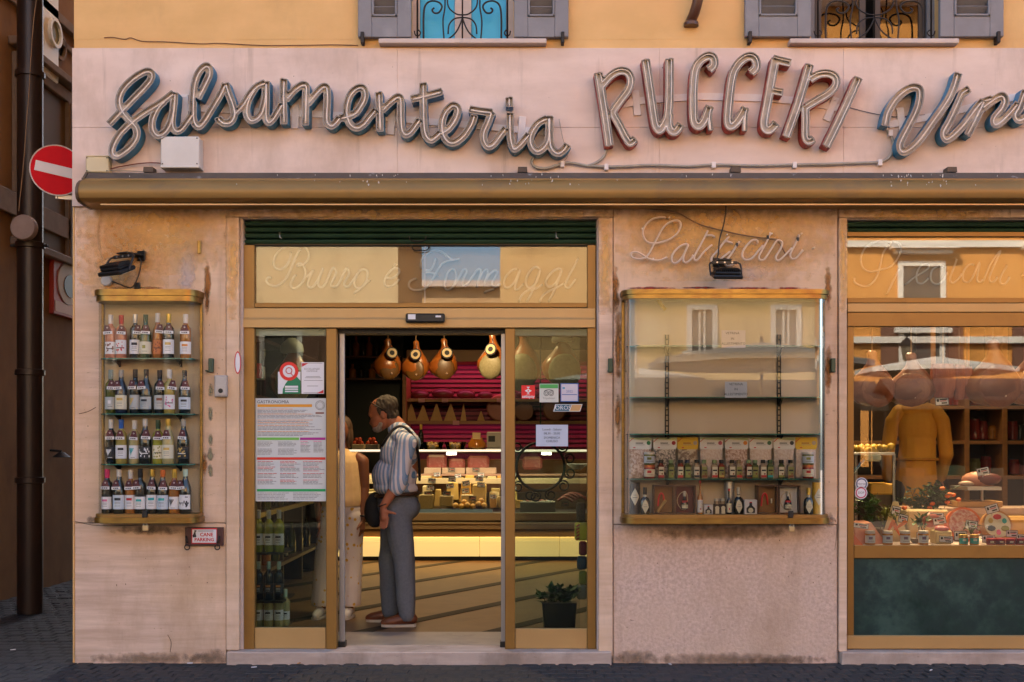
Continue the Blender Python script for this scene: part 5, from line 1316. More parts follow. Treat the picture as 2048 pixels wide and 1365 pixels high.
for u, side in ((1299, 'left'), (1616, 'right')):
    z = pz(957, -.09)
    jar(f'red sauce jar with copper lid, lower of the {side} pair in the case', u, -.115, z, .036, .088, COPL, TOMJ, (LB['cream'], ART['red']))
    jar(f'white-labelled olive paste jar stacked on the {side} red sauce jar', u, -.115, z + .089, .036, .084, CP['white'], OLIVEJ, (LB['blue'], ART['olive']))
OILS = {'r': colmat('chilli_oil', (.22, .05, .03), .1, spec=.6), 'g': colmat('herb_oil', (.10, .12, .05), .1, spec=.6), 'c': colmat('spice_mix', (.34, .26, .18), .2, spec=.6)}
OPTS = [('black', 'r', 'red'), ('green', 'g', 'olive'), ('black', 'r', 'red'), ('navy', 'g', 'olive'), ('black', 'c', 'ink'), ('green', 'c', 'brown'), ('green', 'c', 'red'), ('black', 'r', 'gold'), ('black', 'c', 'ink'), ('brown', 'c', 'red'), ('green', 'r', 'ink'), ('green', 'g', 'olive'), ('black', 'c', 'red'), ('dark green', 'g', 'teal'), ('black', 'g', 'olive'), ('black', 'c', 'brown')]
CAPM = {'black': CP['black'], 'green': colmat('pale_green_cap', (.22, .30, .14), .5), 'navy': colmat('navy_cap', (.02, .03, .07), .5), 'brown': colmat('brown_cap', (.26, .15, .06), .5), 'dark green': CP['dgreen']}
ORD = ['first', 'second', 'third', 'fourth', 'fifth', 'sixth', 'seventh', 'eighth', 'ninth', 'tenth', 'eleventh', 'twelfth', 'thirteenth', 'fourteenth', 'fifteenth', 'sixteenth', 'seventeenth', 'eighteenth']
for i, u in enumerate([1322, 1342, 1361, 1375, 1393.5, 1408, 1429, 1442.5, 1464, 1477.5, 1497.6, 1510, 1526, 1540, 1562.6, 1581]):
    cp, oil, art = OPTS[i]; z = pz(957, -.09); y = -.115 if i % 2 == 0 else -.128
    t = thing('spice_bottle', f'{cp}-capped square spice bottle, {ORD[i]} from the left before the rice bags', 'spice bottle', (px(u, y), y, z), 'small spice bottles in the wide case', rz=rad(rnd.uniform(-8, 8)))
    w_ = .020
    link('glass_body', mesh_once(('sp', oil), lambda: (lambda m: (m.box(-w_, w_, -w_, w_, 0, .088, .004), m.lathe([(.017, .088), (.013, .094), (.013, .102)], n=10))[0])(MB()).mesh('glass_body', OILS[oil], 30)), t)
    link('cap', mesh_once(('spc', cp), lambda: MB().lathe([(.001, .100), (.0155, .100), (.0155, .122), (.001, .123)], n=12).mesh('cap', CAPM[cp], 40)), t)
    def sl_():
        m = MB(); m.use(LB['cream'] if i % 2 == 0 else colmat('olive_label', (.25, .25, .08), .7)).box(-w_ + .003, w_ - .003, -w_ - .0010, -w_, .008, .076)
        m.use(INK).box(-w_ + .006, w_ - .006, -w_ - .0016, -w_ - .0009, .048, .058); m.use(ART[art]).box(-w_ + .003, w_ - .003, -w_ - .0015, -w_ - .0009, .008, .022)
        m.use(ART['brown']).lathe([(.006, -w_ - .0018), (.006, -w_ - .0008)], (.006, 0, .03), 7, 'y'); return m.mesh('label', None)
    link('label', mesh_once(('spl', art, i % 2), sl_), t)
# bottom tray
zb = zr0
def tube_tin(label, u, y, r, h, m, lab):
    t = thing('gift_tube', label, 'gift tube', (px(u, y), y, zb), local=True)
    MB().lathe([(.001, 0), (r, 0), (r, h), (r * .97, h + .003), (.001, h + .003)], n=20).build('tube', m, t, smooth=45)
    MB().lathe([(r + .001, h * .80), (r + .001, h * .82)], n=20, cap=False).build('rim', m, t)
    if lab:
        m_ = MB(); m_.use(LB['cream']); n = 8
        for k in range(n):
            a0, a1 = -50 + 100 * k / n, -50 + 100 * (k + 1) / n; w0, w1 = 1 - abs(a0) / 50, 1 - abs(a1) / 50; zc = h * .55; hh = h * .28
            R_ = r + .0012; q = [(a0, w0, -1), (a1, w1, -1), (a1, w1, 1), (a0, w0, 1)]
            m_.add([(R_ * math.cos(rad(-90 + a)), R_ * math.sin(rad(-90 + a)), zc + s * hh * w_) for a, w_, s in q], [(0, 1, 2, 3)])
        m_.use(GREYINK); shell(m_, r + .0018, h * .52, h * .54, -24, 24, 4); shell(m_, r + .0018, h * .60, h * .615, -16, 16, 4)
        m_.build('diamond_label', None, t)
    return t
tube_tin('black gift tube with cream diamond label in the case corner', 1269, -.075, .036, .205, colmat('black_card', (.025, .025, .03), .5), True)
tube_tin('mustard yellow gift tube at the right end of the case', 1635, -.075, .036, .205, colmat('mustard_card', (.58, .34, .03), .5), True)
tube_tin('tall silver gift tube in the middle of the case', 1458, -.055, .034, .21, colmat('silver_card', (.38, .38, .40), .35, .5), False)
def liqueur(label, u, y, r, h, cap, flat=.6):
    t = thing('liqueur_bottle', label, 'liqueur bottle', (px(u, y), y, zb), local=True)
    MB().lathe([(.001, 0), (r * .85, 0), (r, h * .08), (r, h * .48), (r * .8, h * .58), (r * .34, h * .66), (r * .32, h * .76), (.001, h * .76)], n=16, sy=flat).build('glass_body', BG['dark'], t, smooth=45)
    MB().lathe([(r * .34, h * .64), (r * .36, h * .72)], n=12, cap=False).build('neck_band', LB['cream'], t)
    MB().lathe([(.001, h * .75), (r * .42, h * .75), (r * .42, h), (.001, h * 1.01)], n=12).build('stopper', cap, t, smooth=45)
    m_ = MB(); m_.use(LB['cream']).prism([(0, h * .02), (r * .7, h * .26), (r * .5, h * .42), (0, h * .56), (-r * .5, h * .42), (-r * .7, h * .26)], -r * flat - .004, -r * flat - .002)
    m_.use(GREYINK).box(-r * .4, r * .4, -r * flat - .0046, -r * flat - .0039, h * .27, h * .29); m_.box(-r * .3, r * .3, -r * flat - .0046, -r * flat - .0039, h * .35, h * .36)
    m_.build('diamond_label', None, t)
liqueur('black liqueur bottle with black stopper beside the black tube', 1290, -.115, .032, .176, CP['black'])
liqueur('black liqueur bottle with silver stopper in the case centre', 1477, -.105, .032, .176, CP['silver'])
liqueur('black liqueur bottle with gold stopper before the yellow tube', 1617, -.115, .032, .172, CP['gold'])
WOODB = mat('mahogany', (.10, .035, .016), .4, 0, col2=(.065, .022, .012), scale=5, stretch=(1, 1, 8)); WOODI = mat('box_lining', (.26, .12, .03), .6, col2=(.20, .09, .025), scale=6)
def gift_box(label, u0, u1, um, lining, sash, second):
    y0 = -.12; x0, x1, xm = px(u0, y0), px(u1, y0), px(um, y0); h = pz(971, y0) - zb
    t = thing('gift_box', label, 'gift box', ((x0 + x1) / 2, y0, zb))
    e = .008
    for a, b, inn, nm in ((x0, xm - .002, WOODI, 'lid'), (xm + .002, x1, lining, 'box')):
        f = MB(); f.box(a, a + e, y0, -.03, zb, zb + h); f.box(b - e, b, y0, -.03, zb, zb + h); f.box(a + e, b - e, y0, -.03, zb, zb + e); f.box(a + e, b - e, y0, -.03, zb + h - e, zb + h)
        o = f.build(nm, WOODB, t)
        MB().box(a + e, b - e, -.06, -.032, zb + e, zb + h - e).build('lining', inn, t)
    MB().tube(spline([(x0 + .035, -.07, zb + .05), (x0 + .04, -.075, zb + .11), (x0 + .055, -.075, zb + .135), (x0 + .07, -.075, zb + .12), (x0 + .078, -.07, zb + .06)], 4), .006, 5).build('ribbon', colmat('scarlet_ribbon', (.60, .012, .015), .5), t)
    if second: MB().tube([(x0 + .03, -.09, zb + .012), (x0 + .085, -.085, zb + .09)], .011, 6).build('knife', colmat('horn_handle', (.42, .24, .07), .4), t)
    else: MB().tube([(x0 + .10, -.08, zb + .07), (x0 + .10, -.08, zb + .10)], .005, 6).build('cork_pin', LB['cream'], t)
    m_ = MB(); cx = (xm + x1) / 2; k = 20
    m_.tube([(cx + (.034 + .012 * math.sin(a * .3142 * 1.0 - 1.57)) * math.cos(a * .3142) , -.062, zb + .085 + .060 * math.sin(a * .3142)) for a in range(20)], .003, 5, closed=True)
    m_.build('cut_out_rim', colmat('pale_rim', (.5, .4, .26), .6), t)
    b = thing('miniature_bottle', f'dark miniature bottle with {"red tie" if second else "red band"} set inside the {"left" if second else "right"} wooden gift box', 'liqueur bottle', (cx, -.075, zb + .03), local=True)
    MB().lathe([(.001, 0), (.024, .002), (.026, .03), (.020, .055), (.008, .07), (.007, .10), (.001, .10)], n=14).build('glass_body', BG['dark'], b, smooth=45)
    MB().lathe([(.001, .085), (.011, .085), (.011, .118), (.001, .12)], n=12).build('stopper', CP['silver'], b, smooth=45)
    m2 = MB(); m2.use(LB['cream']); shell(m2, .0265, .006, .03, -50, 50, 6); m2.use(REDINK); shell(m2, .022, .045, .058, -60, 60, 6); m2.build('label', None, b)
gift_box('open mahogany gift box with knife and dark red lining', 1307, 1392, 1350, colmat('wine_red_lining', (.12, .014, .018), .6), 1, True)
gift_box('open mahogany gift box with ribbon and white lining', 1515, 1601, 1557, colmat('white_lining', (.60, .57, .55), .6), 0, False)
def slender(label, u, h, gl, cap, lab):
    t = thing('slender_bottle', label, 'liqueur bottle', (px(u, -.12), -.12, zb), local=True)
    MB().lathe([(.001, 0), (.017, 0), (.018, .004), (.018, h * .48), (.009, h * .60), (.006, h * .70), (.006, h * .93), (.001, h * .93)], n=14).build('glass_body', BG[gl], t, smooth=45)
    MB().lathe([(.001, h * .90), (.008, h * .90), (.008, h), (.001, h)], n=10).build('stopper', cap, t, smooth=45)
    m_ = MB(); m_.use(LB[lab]); shell(m_, .0187, .012, h * .42, -70, 70, 8); m_.use(REDINK); shell(m_, .0192, .03, .04, -12, 12, 3); m_.build('label', None, t)
slender('slender amber grappa bottle with red top beside the left gift box', 1400, .225, 'amber', CP['red'], 'white')
slender('slim dark bottle with red top before the silver tube', 1458, .168, 'dark', CP['red'], 'cream')
def carton(label, u0, u1, v0, dark, jars=False):
    y0 = -.125; x0, x1 = px(u0, y0), px(u1, y0); h = pz(v0, y0) - zb
    t = thing('carton', label, 'carton', ((x0 + x1) / 2, y0, zb))
    MB().box(x0, x1, y0, y0 + .05, zb, zb + h, .002).build('box', dark, t)
    m_ = MB(); xm = (x0 + x1) / 2; w2 = (x1 - x0) * .34
    if not jars:
        m_.use(INK).prism([(xm - w2, zb + h * .08), (xm + w2, zb + h * .08), (xm + w2, zb + h * .42), (xm + w2 * .35, zb + h * .6), (xm + w2 * .3, zb + h * .84), (xm - w2 * .3, zb + h * .84), (xm - w2 * .35, zb + h * .6), (xm - w2, zb + h * .42)], y0 - .0012, y0 - .0002)
        m_.use(LB['cream']).lathe([(w2 * .6, y0 - .002), (w2 * .6, y0 - .001)], (xm, 0, zb + h * .27), 10, 'y'); m_.use(REDINK).box(xm - w2 * .3, xm + w2 * .3, y0 - .0016, y0 - .0011, zb + h * .78, zb + h * .86)
    else:
        for s in (-1, 1): m_.use(LB['cream']).lathe([((x1 - x0) * .17, y0 - .002), ((x1 - x0) * .17, y0 - .0003)], (xm + s * (x1 - x0) * .24, 0, zb + h * .62), 12, 'y'); m_.box(xm + s * (x1 - x0) * .24 - .012, xm + s * (x1 - x0) * .24 + .012, y0 - .0015, y0 - .0003, zb + h * .05, zb + h * .5)
    m_.build('print', None, t)
    return t, x0, x1, h, y0
carton('small white carton showing a dark flask beside the grappa bottle', 1408, 1426, 1010, PAPER)
carton('larger white carton showing a dark round flask left of the white-lined box', 1489, 1514, 1000, PAPER)
_, a, b, h, y0 = carton('dark twin carton holding two glass jars in the case centre', 1428, 1453, 1009, colmat('dark_carton', (.035, .02, .016), .6), True)
for i, s in enumerate((.27, .73)):
    t = thing('small_jar', f'{("left", "right")[i]} of the two little glass jars in the dark twin carton', 'jar', (a + (b - a) * s, y0 + .025, zb + h), local=True)
    MB().lathe([(.001, 0), (.016, 0), (.016, .02), (.001, .02)], n=12).build('jar_body', OILS['c'], t, smooth=45); MB().lathe([(.001, .02), (.017, .02), (.017, .036), (.001, .037)], n=12).build('lid', CP['silver'], t, smooth=45)
def sheet(name, label, u0, u1, v0, v1, y, m, cat, lines, ink=INK, border=None, rot=0.0, group=None, th=.0008):
    t = thing(name, label, cat, ((px(u0, y) + px(u1, y)) / 2, y, pz(v1, y)), group)
    pbox(u0, u1, v0, v1, y, y + th).build('sheet', m, t)
    if border is not None:
        for a, b, c, d in ((u0, u1, v0, v0 + 1.6), (u0, u1, v1 - 1.6, v1), (u0, u0 + 1.6, v0 + 1.6, v1 - 1.6), (u1 - 1.6, u1, v0 + 1.6, v1 - 1.6)): pbox(a, b, c, d, y - .0007, y - .0001).build('border', border, t)
    for s, u, v, hpx in lines: text(s, hpx / PPM * 1.35, (px(u, y), y - .0009, pz(v, y)), ink, t)
    return t
PAPP = colmat('pinkish_paper', (.56, .47, .50), .8); PAPB = colmat('bluish_paper', (.44, .50, .62), .8)
sheet('notice', 'upper VETRINA IN ALLESTIMENTO notice inside the wide case', 1443, 1491, 661, 696, -.165, PAPP, 'notice', [('VETRINA', 1465, 667, 5), ('IN', 1465, 678, 5), ('ALLESTIMENTO', 1467, 688, 5)])
sheet('notice', 'lower VETRINA IN ALLESTIMENTO notice on the second shelf edge', 1450, 1494, 764, 796, -.169, PAPB, 'notice', [('VETRINA', 1472, 769, 5), ('IN', 1472, 779, 5), ('ALLESTIMENTO', 1472, 789, 5)])

# ================================================================== PAPERS AND STICKERS ON THE DOOR
yg = .071
m1 = sheet('menu_poster', 'tall GASTRONOMIA price list with coloured bars on the left door pane', 511, 652, 797, 1003, yg, colmat('menu_paper', (.52, .54, .53), .7), 'poster', [])
text('GASTRONOMIA', .030, (px(514, yg), yg - .001, pz(804.5, yg)), INK, m1, align='LEFT')
bars = [(515, 624, 809, 814.5, 'orange_bar', (.62, .27, .02), 'Primi Piatti'), (514, 598, 875.5, 880.5, 'green_bar', (.16, .44, .07), 'Contorni Vegetali'), (600, 651, 875.5, 880.5, 'magenta_bar', (.36, .02, .22), 'Dolci'), (514, 651, 915, 920, 'red_bar', (.56, .03, .012), 'Piatti Secondi'), (514, 651, 978.5, 983.5, 'dark_green_bar', (.01, .30, .08), 'Piatti Freddi')]
for a, b, c, d, nm, col, tx in bars:
    pbox(a, b, c, d, yg - .0012, yg - .0002).build(nm, colmat(nm, col, .7), m1)
pl = MB(); gg = random.Random(8)
def para(u0, u1, v0, v1, colmats, step=2.6):
    v = v0
    first = True
    while v < v1:
        a = u0
        pl.use(colmats[0] if first else GREYINK); first = gg.random() < .12
        end = u1 - gg.uniform(0, (u1 - u0) * .35)
        while a < end:
            wd = gg.uniform(3, 12); b = min(a + wd, end); pbox(a, b, v, v + 1.05, yg - .0009, yg - .0002, mb=pl); a = b + 1.0
        v += step
for v0 in (818, 828, 840, 851, 863): para(515, 649 if v0 > 820 else 622, v0, v0 + 8.5, [ART['orange']])
for a, b in ((515, 552), (556, 596)): para(a, b, 884, 893, [GREYINK]); para(a, b, 898, 910, [GREYINK])
for a, b in ((601, 622), (627, 649)): para(a, b, 883, 905, [ART['pink']])
for a, b in ((515, 555), (560, 602), (606, 649)):
    for v0 in (923, 934, 947, 960): para(a, b, v0, v0 + 9.5, [REDINK])
for a, b in ((515, 584), (586, 645)): para(a, b, 986, 999, [GREYINK], 3)
pl.build('print_lines', None, m1, kind='stuff')
sm = MB()
for k in range(22):
    a = 2 * math.pi * k / 22; sm.box(px(640, yg) + .030 * math.cos(a) - .0028, px(640, yg) + .030 * math.cos(a) + .0028, yg - .0011, yg - .0002, pz(811, yg) + .030 * math.sin(a) - .0028, pz(811, yg) + .030 * math.sin(a) + .0028)
sm.tube([(px(640, yg) + .022 * math.cos(a * .262), yg - .0008, pz(811, yg) + .022 * math.sin(a * .262)) for a in range(24)], .0012, 4, closed=True)
sm.build('seal', GREYINK, m1); pbox(631, 648, 825, 828, yg - .0011, yg - .0002).build('seal_bar', ART['brown'], m1)
t = sheet('sticker', 'white and green sticker with big red magnifier ring on the left pane', 556, 601, 744, 788, yg, PAPER, 'sticker', [])
cx, cz = px(578, yg), pz(743, yg); R_ = .063
MB().prism([(px(u, yg), pz(v, yg)) for u, v in ((565, 788), (566, 778), (571, 768), (577, 760), (586, 752), (592, 752), (601, 762), (601, 788))], yg - .0016, yg - .0006).build('green_hand', colmat('sticker_green', (.008, .17, .07), .6), t)
MB().lathe([(R_, yg - .0024), (R_, yg - .0012), (R_ * .66, yg - .0012), (R_ * .66, yg - .0024)], (cx, 0, cz), 30, 'y', cap=False).add([(cx + R_ * math.cos(k * .2094), yg - .0025, cz + R_ * math.sin(k * .2094)) for k in range(30)] + [(cx + R_ * .66 * math.cos(k * .2094), yg - .0025, cz + R_ * .66 * math.sin(k * .2094)) for k in range(30)], [(k, (k + 1) % 30, 30 + (k + 1) % 30, 30 + k) for k in range(30)]).build('red_ring', colmat('sticker_red', (.62, .022, .012), .6), t)
MB().lathe([(R_ * .66, yg - .0018), (R_ * .66, yg - .0010)], (cx, 0, cz), 26, 'y').build('white_disc', PAPER, t)
MB().tube([(cx + .020 * math.cos(k * .3927), yg - .0024, cz + .004 + .020 * math.sin(k * .3927)) for k in range(16)], .003, 5, closed=True).tube([(cx + .012, yg - .0024, cz - .012), (cx + .032, yg - .0024, cz - .036)], .003, 5).build('lens_mark', REDINK, t)
for v in (772, 777.5, 782): pbox(570, 596, v, v + (4 if v < 775 else 2.6), yg - .0024, yg - .0015).build('white_line', PAPER, t)
t = sheet('certificate', 'white ECCELLENZE certificate with red corners right of the magnifier sticker', 603, 648, 725, 788, yg, PAPER, 'certificate', [('ECCELLENZE', 624, 738.5, 4), ('CAMPANE', 624, 743, 3.6)], GREYINK)
for tri in ([(604, 727), (617, 727), (604, 734)], [(647, 787), (634, 787), (647, 780)]): MB().prism([(px(u, yg), pz(v, yg)) for u, v in tri], yg - .0012, yg - .0003).build('red_corner', REDINK, t)
for a, b, v in ((606, 645, 726.5), (612, 640, 753), (610, 642, 755.5), (608, 645, 761), (614, 636, 772), (607, 645, 785.5)): pbox(a, b, v, v + .9, yg - .0011, yg - .0003).build('print_line', GREYINK, t)
t = sheet('sticker', 'small red satispay sticker on the right door pane', 1043, 1070, 771, 798, yg, colmat('sat_red', (.66, .008, .012), .5), 'sticker', [])
text('satispay', .027, (px(1056.5, yg), yg - .0012, pz(793.5, yg)), PAPER, t, bold=.02)
q = lambda pts: MB().prism([(px(u, yg), pz(v, yg)) for u, v in pts], yg - .0013, yg - .0003)
q([(1051, 776), (1056.5, 781), (1053, 784), (1049, 780.5)][:0] or [(1053, 774), (1060, 774), (1056.5, 778), (1063.5, 782), (1056.5, 786.5), (1060, 789), (1053, 789), (1056.5, 786.5), (1049.5, 782), (1056.5, 778)]).build('white_mark', PAPER, t)
q([(1056.5, 780), (1058.5, 782), (1056.5, 784.4), (1054.5, 782)]).v
MB().prism([(px(u, yg), pz(v, yg)) for u, v in ((1056.5, 780), (1058.3, 782), (1056.5, 784.4), (1054.7, 782))], yg - .0018, yg - .0014).build('red_diamond', MATS['sat_red'], t)
t = sheet('sticker', 'green topped Tripadvisor owl sticker on the right door pane', 1079, 1117, 768, 805, yg, colmat('pale_sticker', (.55, .56, .52), .7), 'sticker', [('Tripadvisor', 1098, 797, 4)], GREYINK)
pbox(1080, 1116, 769, 777, yg - .0012, yg - .0003).build('green_band', colmat('trip_green', (.06, .34, .08), .6), t)
ow = MB()
for s in (-1, 1):
    for r_ in (.0165, .0085): ow.tube([(px(1097.5 + s * 4.9, yg) + r_ * math.cos(k * .3927), yg - .0008, pz(787, yg) + r_ * math.sin(k * .3927)) for k in range(16)], .0016, 4, closed=True)
ow.tube(spline([(px(1088, yg), yg - .0008, pz(783, yg)), (px(1093, yg), yg - .0008, pz(780.6, yg)), (px(1098, yg), yg - .0008, pz(780, yg)), (px(1103, yg), yg - .0008, pz(780.6, yg)), (px(1107.5, yg), yg - .0008, pz(783, yg))], 3), .0018, 4)
ow.build('owl_mark', INK, t)
t = sheet('sticker', 'pale blue bordered 2022 sticker on the right door pane', 1121, 1157, 767, 804, yg, colmat('lilac_paper', (.52, .50, .58), .7), 'sticker', [('2022', 1139, 783.5, 5)], colmat('blue_ink', (.05, .12, .35), .7), border=MATS.get('blue_ink') or colmat('blue_ink', (.05, .12, .35), .7))
pbox(1125, 1130, 775, 778, yg - .0011, yg - .0003).build('blue_square', colmat('cyan_ink', (.02, .26, .45), .7), t); pbox(1124, 1154, 789, 790.5, yg - .0011, yg - .0003).build('print_line', MATS['blue_ink'], t)
t = thing('sticker', 'slanted blue and tan OROS sticker on the right door pane', 'sticker', (px(1135, yg), yg, pz(824, yg)))
q([(1110.5, 809), (1165, 809), (1160, 823.5), (1106.5, 823.5)]).build('sheet', PAPER, t)
MB().prism([(px(u, yg), pz(v, yg)) for u, v in ((1112, 810), (1143, 810), (1138.5, 822.5), (1108.5, 822.5))], yg - .0018, yg - .0012).build('blue_field', colmat('oros_blue', (.015, .10, .16), .6), t)
MB().prism([(px(u, yg), pz(v, yg)) for u, v in ((1144, 810), (1163.5, 810), (1159, 822.5), (1139.5, 822.5))], yg - .0018, yg - .0012).build('tan_field', colmat('oros_tan', (.50, .30, .12), .6), t)
text('OROS', .040, (px(1126, yg), yg - .0024, pz(816.3, yg)), PAPER, t)
sheet('hours_notice', 'pale blue opening hours sheet ending DOMENICA CHIUSO on the right pane', 1072, 1136, 850, 893, yg, PAPB, 'notice', [('Luned\u00ec - Sabato', 1104, 859.5, 4.6), ('08,30 - 20,00', 1104, 867.5, 4.6), ('DOMENICA', 1104, 876, 4.6), ('CHIUSO', 1104, 883, 4.8)])
# door sensor
t = thing('door_sensor', 'black automatic door sensor bar on the gilt beam', 'door sensor', (px(850, .03), .033, pz(645, .0)))
pbox(811, 889, 627, 645, -.012, .033, .008).build('housing', BLACKM, t)
pbox(816, 831, 629, 639, -.0135, -.0115).build('white_label', PAPER, t); pbox(871, 882, 631.5, 635, -.0132, -.0115).build('print_mark', PAPER, t); text('Bea', .016, (px(876.5, -.014), -.0138, pz(632.5, -.014)), PAPER, t)
# stickers on the right window
for u, v, m_, lab, tx in ((1723, 968, colmat('navy_ring', (.05, .06, .12), .6), 'round dark ringed Norcia sticker low on the right window pane', 'Norcia'), (1722, 986, colmat('crimson_ring', (.40, .02, .08), .6), 'round crimson ringed sticker just below the dark ringed one', 'DOP')):
    t = thing('sticker', lab, 'sticker', (px(u, yg), yg, pz(v + 14, yg)))
    d_ = .0012 if v > 975 else 0
    for r_, mm, o in ((.042, PAPER, .0008), (.037, m_, .0014), (.029, PAPER, .0020)): MB().lathe([(r_, yg - o - d_), (r_, yg - o + .0005 - d_)], (px(u, yg), 0, pz(v, yg)), 24, 'y').build('ring' if mm is m_ else 'disc', mm, t)
    text(tx, .020, (px(u, yg), yg - .0028 - d_, pz(v, yg)), INK, t)
# ================================================================== INSIDE THE SHOP
ZF = .078
def stru(name, mb, m, at=None): return mb.build(name, m, at=at, kind='structure')
FLOORM = mat('terrazzo', (.20, .118, .058), .45, 0, col2=(.16, .092, .046), scale=5, col3=(.12, .072, .038), scale3=2, spec=.3)
DKSTRIP = mat('dark_terrazzo_strip', (.022, .017, .013), .6, 0, col2=(.032, .025, .019), scale=9, spec=.2)
XI0, XI1, YI1 = -2.55, 6.68, 9.28
fl = stru('shop_floor', MB().box(XI0, XI1, .20, YI1, -.05, ZF - .004), FLOORM)
for k in range(-9, 22):                          # dark strips let in at a slant
    c = k * .80 + .25; dirv = Vector((.55, .835, 0)); nrm = Vector((dirv.y, -dirv.x, 0)); hw = .062
    p0 = nrm * c; pts = []
    lo, hi = -20.0, 20.0
    for ax, a, b in ((0, XI0 + .02, XI1 - .02), (1, .30, YI1 - .02)):
        t0, t1 = (a - p0[ax]) / dirv[ax], (b - p0[ax]) / dirv[ax]
        lo, hi = max(lo, min(t0, t1)), min(hi, max(t0, t1))
    if hi - lo < .3: continue
    a, b = p0 + dirv * (lo + .06), p0 + dirv * (hi - .06)
    MB().slab([(a.x - nrm.x * hw, a.y - nrm.y * hw), (b.x - nrm.x * hw, b.y - nrm.y * hw), (b.x + nrm.x * hw, b.y + nrm.y * hw), (a.x + nrm.x * hw, a.y + nrm.y * hw)], ZF - .003, ZF).build('floor_strip', DKSTRIP, fl)
MB().box(XI0, XI1, .205, .75, ZF - .003, ZF + .0005).build('threshold_slab', mat('threshold_marble', (.34, .29, .25), .4, 0, col2=(.26, .22, .19), scale=5, col3=(.19, .155, .135), scale3=6), fl)
DARKW = mat('dark_wood', (.05, .03, .02), .5)
CEILM = mat('shop_ceiling', (.42, .34, .25), .9)
stru('shop_ceiling', MB().box(XI0, XI1, .42, YI1, 3.15, 3.2), CEILM)
stru('left_inner_wall', MB().box(XI0 - .0, XI0 + .05, .42, YI1, ZF, 3.14), mat('brown_inner_wall', (.10, .065, .04), .8))
stru('rear_inner_wall', MB().box(XI0 + .06, XI1, YI1 - .06, YI1 - .01, ZF, 3.14), mat('dark_green_inner_wall', (.022, .026, .020), .8))
stru('partition_wall', MB().box(1.62, 1.72, .42, YI1 - .08, ZF, 3.14), mat('tan_partition', (.24, .16, .09), .8))
WARM = (1.0, .70, .36)
def lamp(name, kind, loc, energy, color, size=.3, rot=(0, 0, 0), sy=None, spot=None):
    l = bpy.data.lights.new(name, kind); l.energy = energy; l.color = color
    if kind == 'AREA':
        l.size = size
        if sy: l.shape = 'RECTANGLE'; l.size_y = sy
    elif kind == 'SPOT': l.spot_size = rad(spot or 90); l.spot_blend = .7; l.shadow_soft_size = size
    else: l.shadow_soft_size = size
    o = bpy.data.objects.new(name, l); COL.objects.link(o); o.location = loc; o.rotation_euler = rot
    return o
GLOW = mat('warm_lamp_glow', (1, .8, .5), .5, emit=(1, .74, .40), es=9)
def downlight(label, x, y, energy, z=3.14, spot=120, aim=None):
    t = thing('downlight', label, 'ceiling lamp', (x, y, z - .05))
    MB().lathe([(.10, 0), (.10, .05), (.08, .05), (.08, 0)], (x, y, z - .05), 20, cap=False).build('rim', STEEL, t)
    MB().lathe([(.079, .012), (.001, .012)], (x, y, z - .05), 20, cap=False).build('lens', GLOW, t)
    lamp('downlight_lamp', 'SPOT', (x, y, z - .07), energy, WARM, .07, spot=spot, rot=(0, 0, 0) if aim is None else (Vector(aim) - Vector((x, y, z - .07))).to_track_quat('-Z', 'Y').to_euler())
downlight('round warm ceiling lamp over the hams in the doorway', -.6, 2.6, 42, aim=(-.55, 4.3, 2.15), spot=62)
downlight('round warm ceiling lamp over the left of the deli counter', -1.2, 6.0, 17, spot=80)
downlight('round warm ceiling lamp over the right of the deli counter', .6, 6.0, 17, spot=80)
downlight('round warm ceiling lamp near the shop door', -.7, 1.2, 26)
downlight('round warm ceiling lamp over the window display', 2.7, 1.25, 75, aim=(2.75, .42, .8), spot=52)
downlight('round warm ceiling lamp right of the window display', 3.9, 1.25, 65, aim=(3.7, .42, .8), spot=52)
downlight('round warm ceiling lamp above the worker in the window room', 2.9, 2.0, 7)
downlight('round warm ceiling lamp over the wooden shelves in the window room', 3.9, 2.6, 8)

# ---- deli counter
YC = 5.8
def cx(u, y=YC): return px(u, y)
CW0, CW1 = -2.35, 1.45
ct = thing('deli_counter', 'long beige glass deli counter across the back of the shop', 'deli counter', (-.45, YC, ZF))
BEI = mat('beige_laminate', (.42, .30, .16), .45, 0, col2=(.36, .255, .135), scale=3); BRN = mat('brown_laminate', (.075, .045, .022), .5)
def cb_(v0, v1, y0, y1, name, m, b=.004): return MB().box(CW0, CW1, y0, y1, pz(v1, y0), pz(v0, y0), b).build(name, m, ct)
MB().box(CW0, CW1, YC + .08, YC + .9, ZF, pz(1114, YC)).build('toe_kick', BLACKM, ct)
LIGHTP = mat('lit_base_panel', (.75, .62, .30), .5, emit=(1.0, .69, .25), es=.125)
for i in range(4):
    a = CW0 + (CW1 - CW0) * i / 4; b = CW0 + (CW1 - CW0) * (i + 1) / 4 - .006
    MB().box(a, b, YC + .03, YC + .09, pz(1114, YC), pz(1083, YC), .004).build('lit_panel', LIGHTP, ct)
    MB().box(a, b, YC + .025, YC + .09, pz(1082.6, YC), pz(1075, YC), .004).build('panel_lip', LIGHTP, ct)
cb_(1074.6, 1059, YC + .06, YC + .5, 'dark_recess', BRN); cb_(1058.6, 1049, YC - .02, YC + .5, 'lower_rail', BEI); cb_(1048.6, 1045.5, YC - .05, YC + .5, 'bumper', mat('pale_bumper', (.55, .40, .22), .35, .3)); cb_(1045, 1042, YC - .01, YC + .5, 'shadow_gap', BRN); cb_(1041.6, 1026.5, YC - .03, YC + .5, 'front_panel', BEI)
zd = pz(1026, YC)
MB().box(CW0, CW1, YC, YC + .85, zd - .02, zd, .003).build('deck', STEEL, ct)
MB().box(CW0, CW1, YC + .84, YC + .90, ZF, pz(985, YC + .84)).build('rear_panel', BEI, ct)
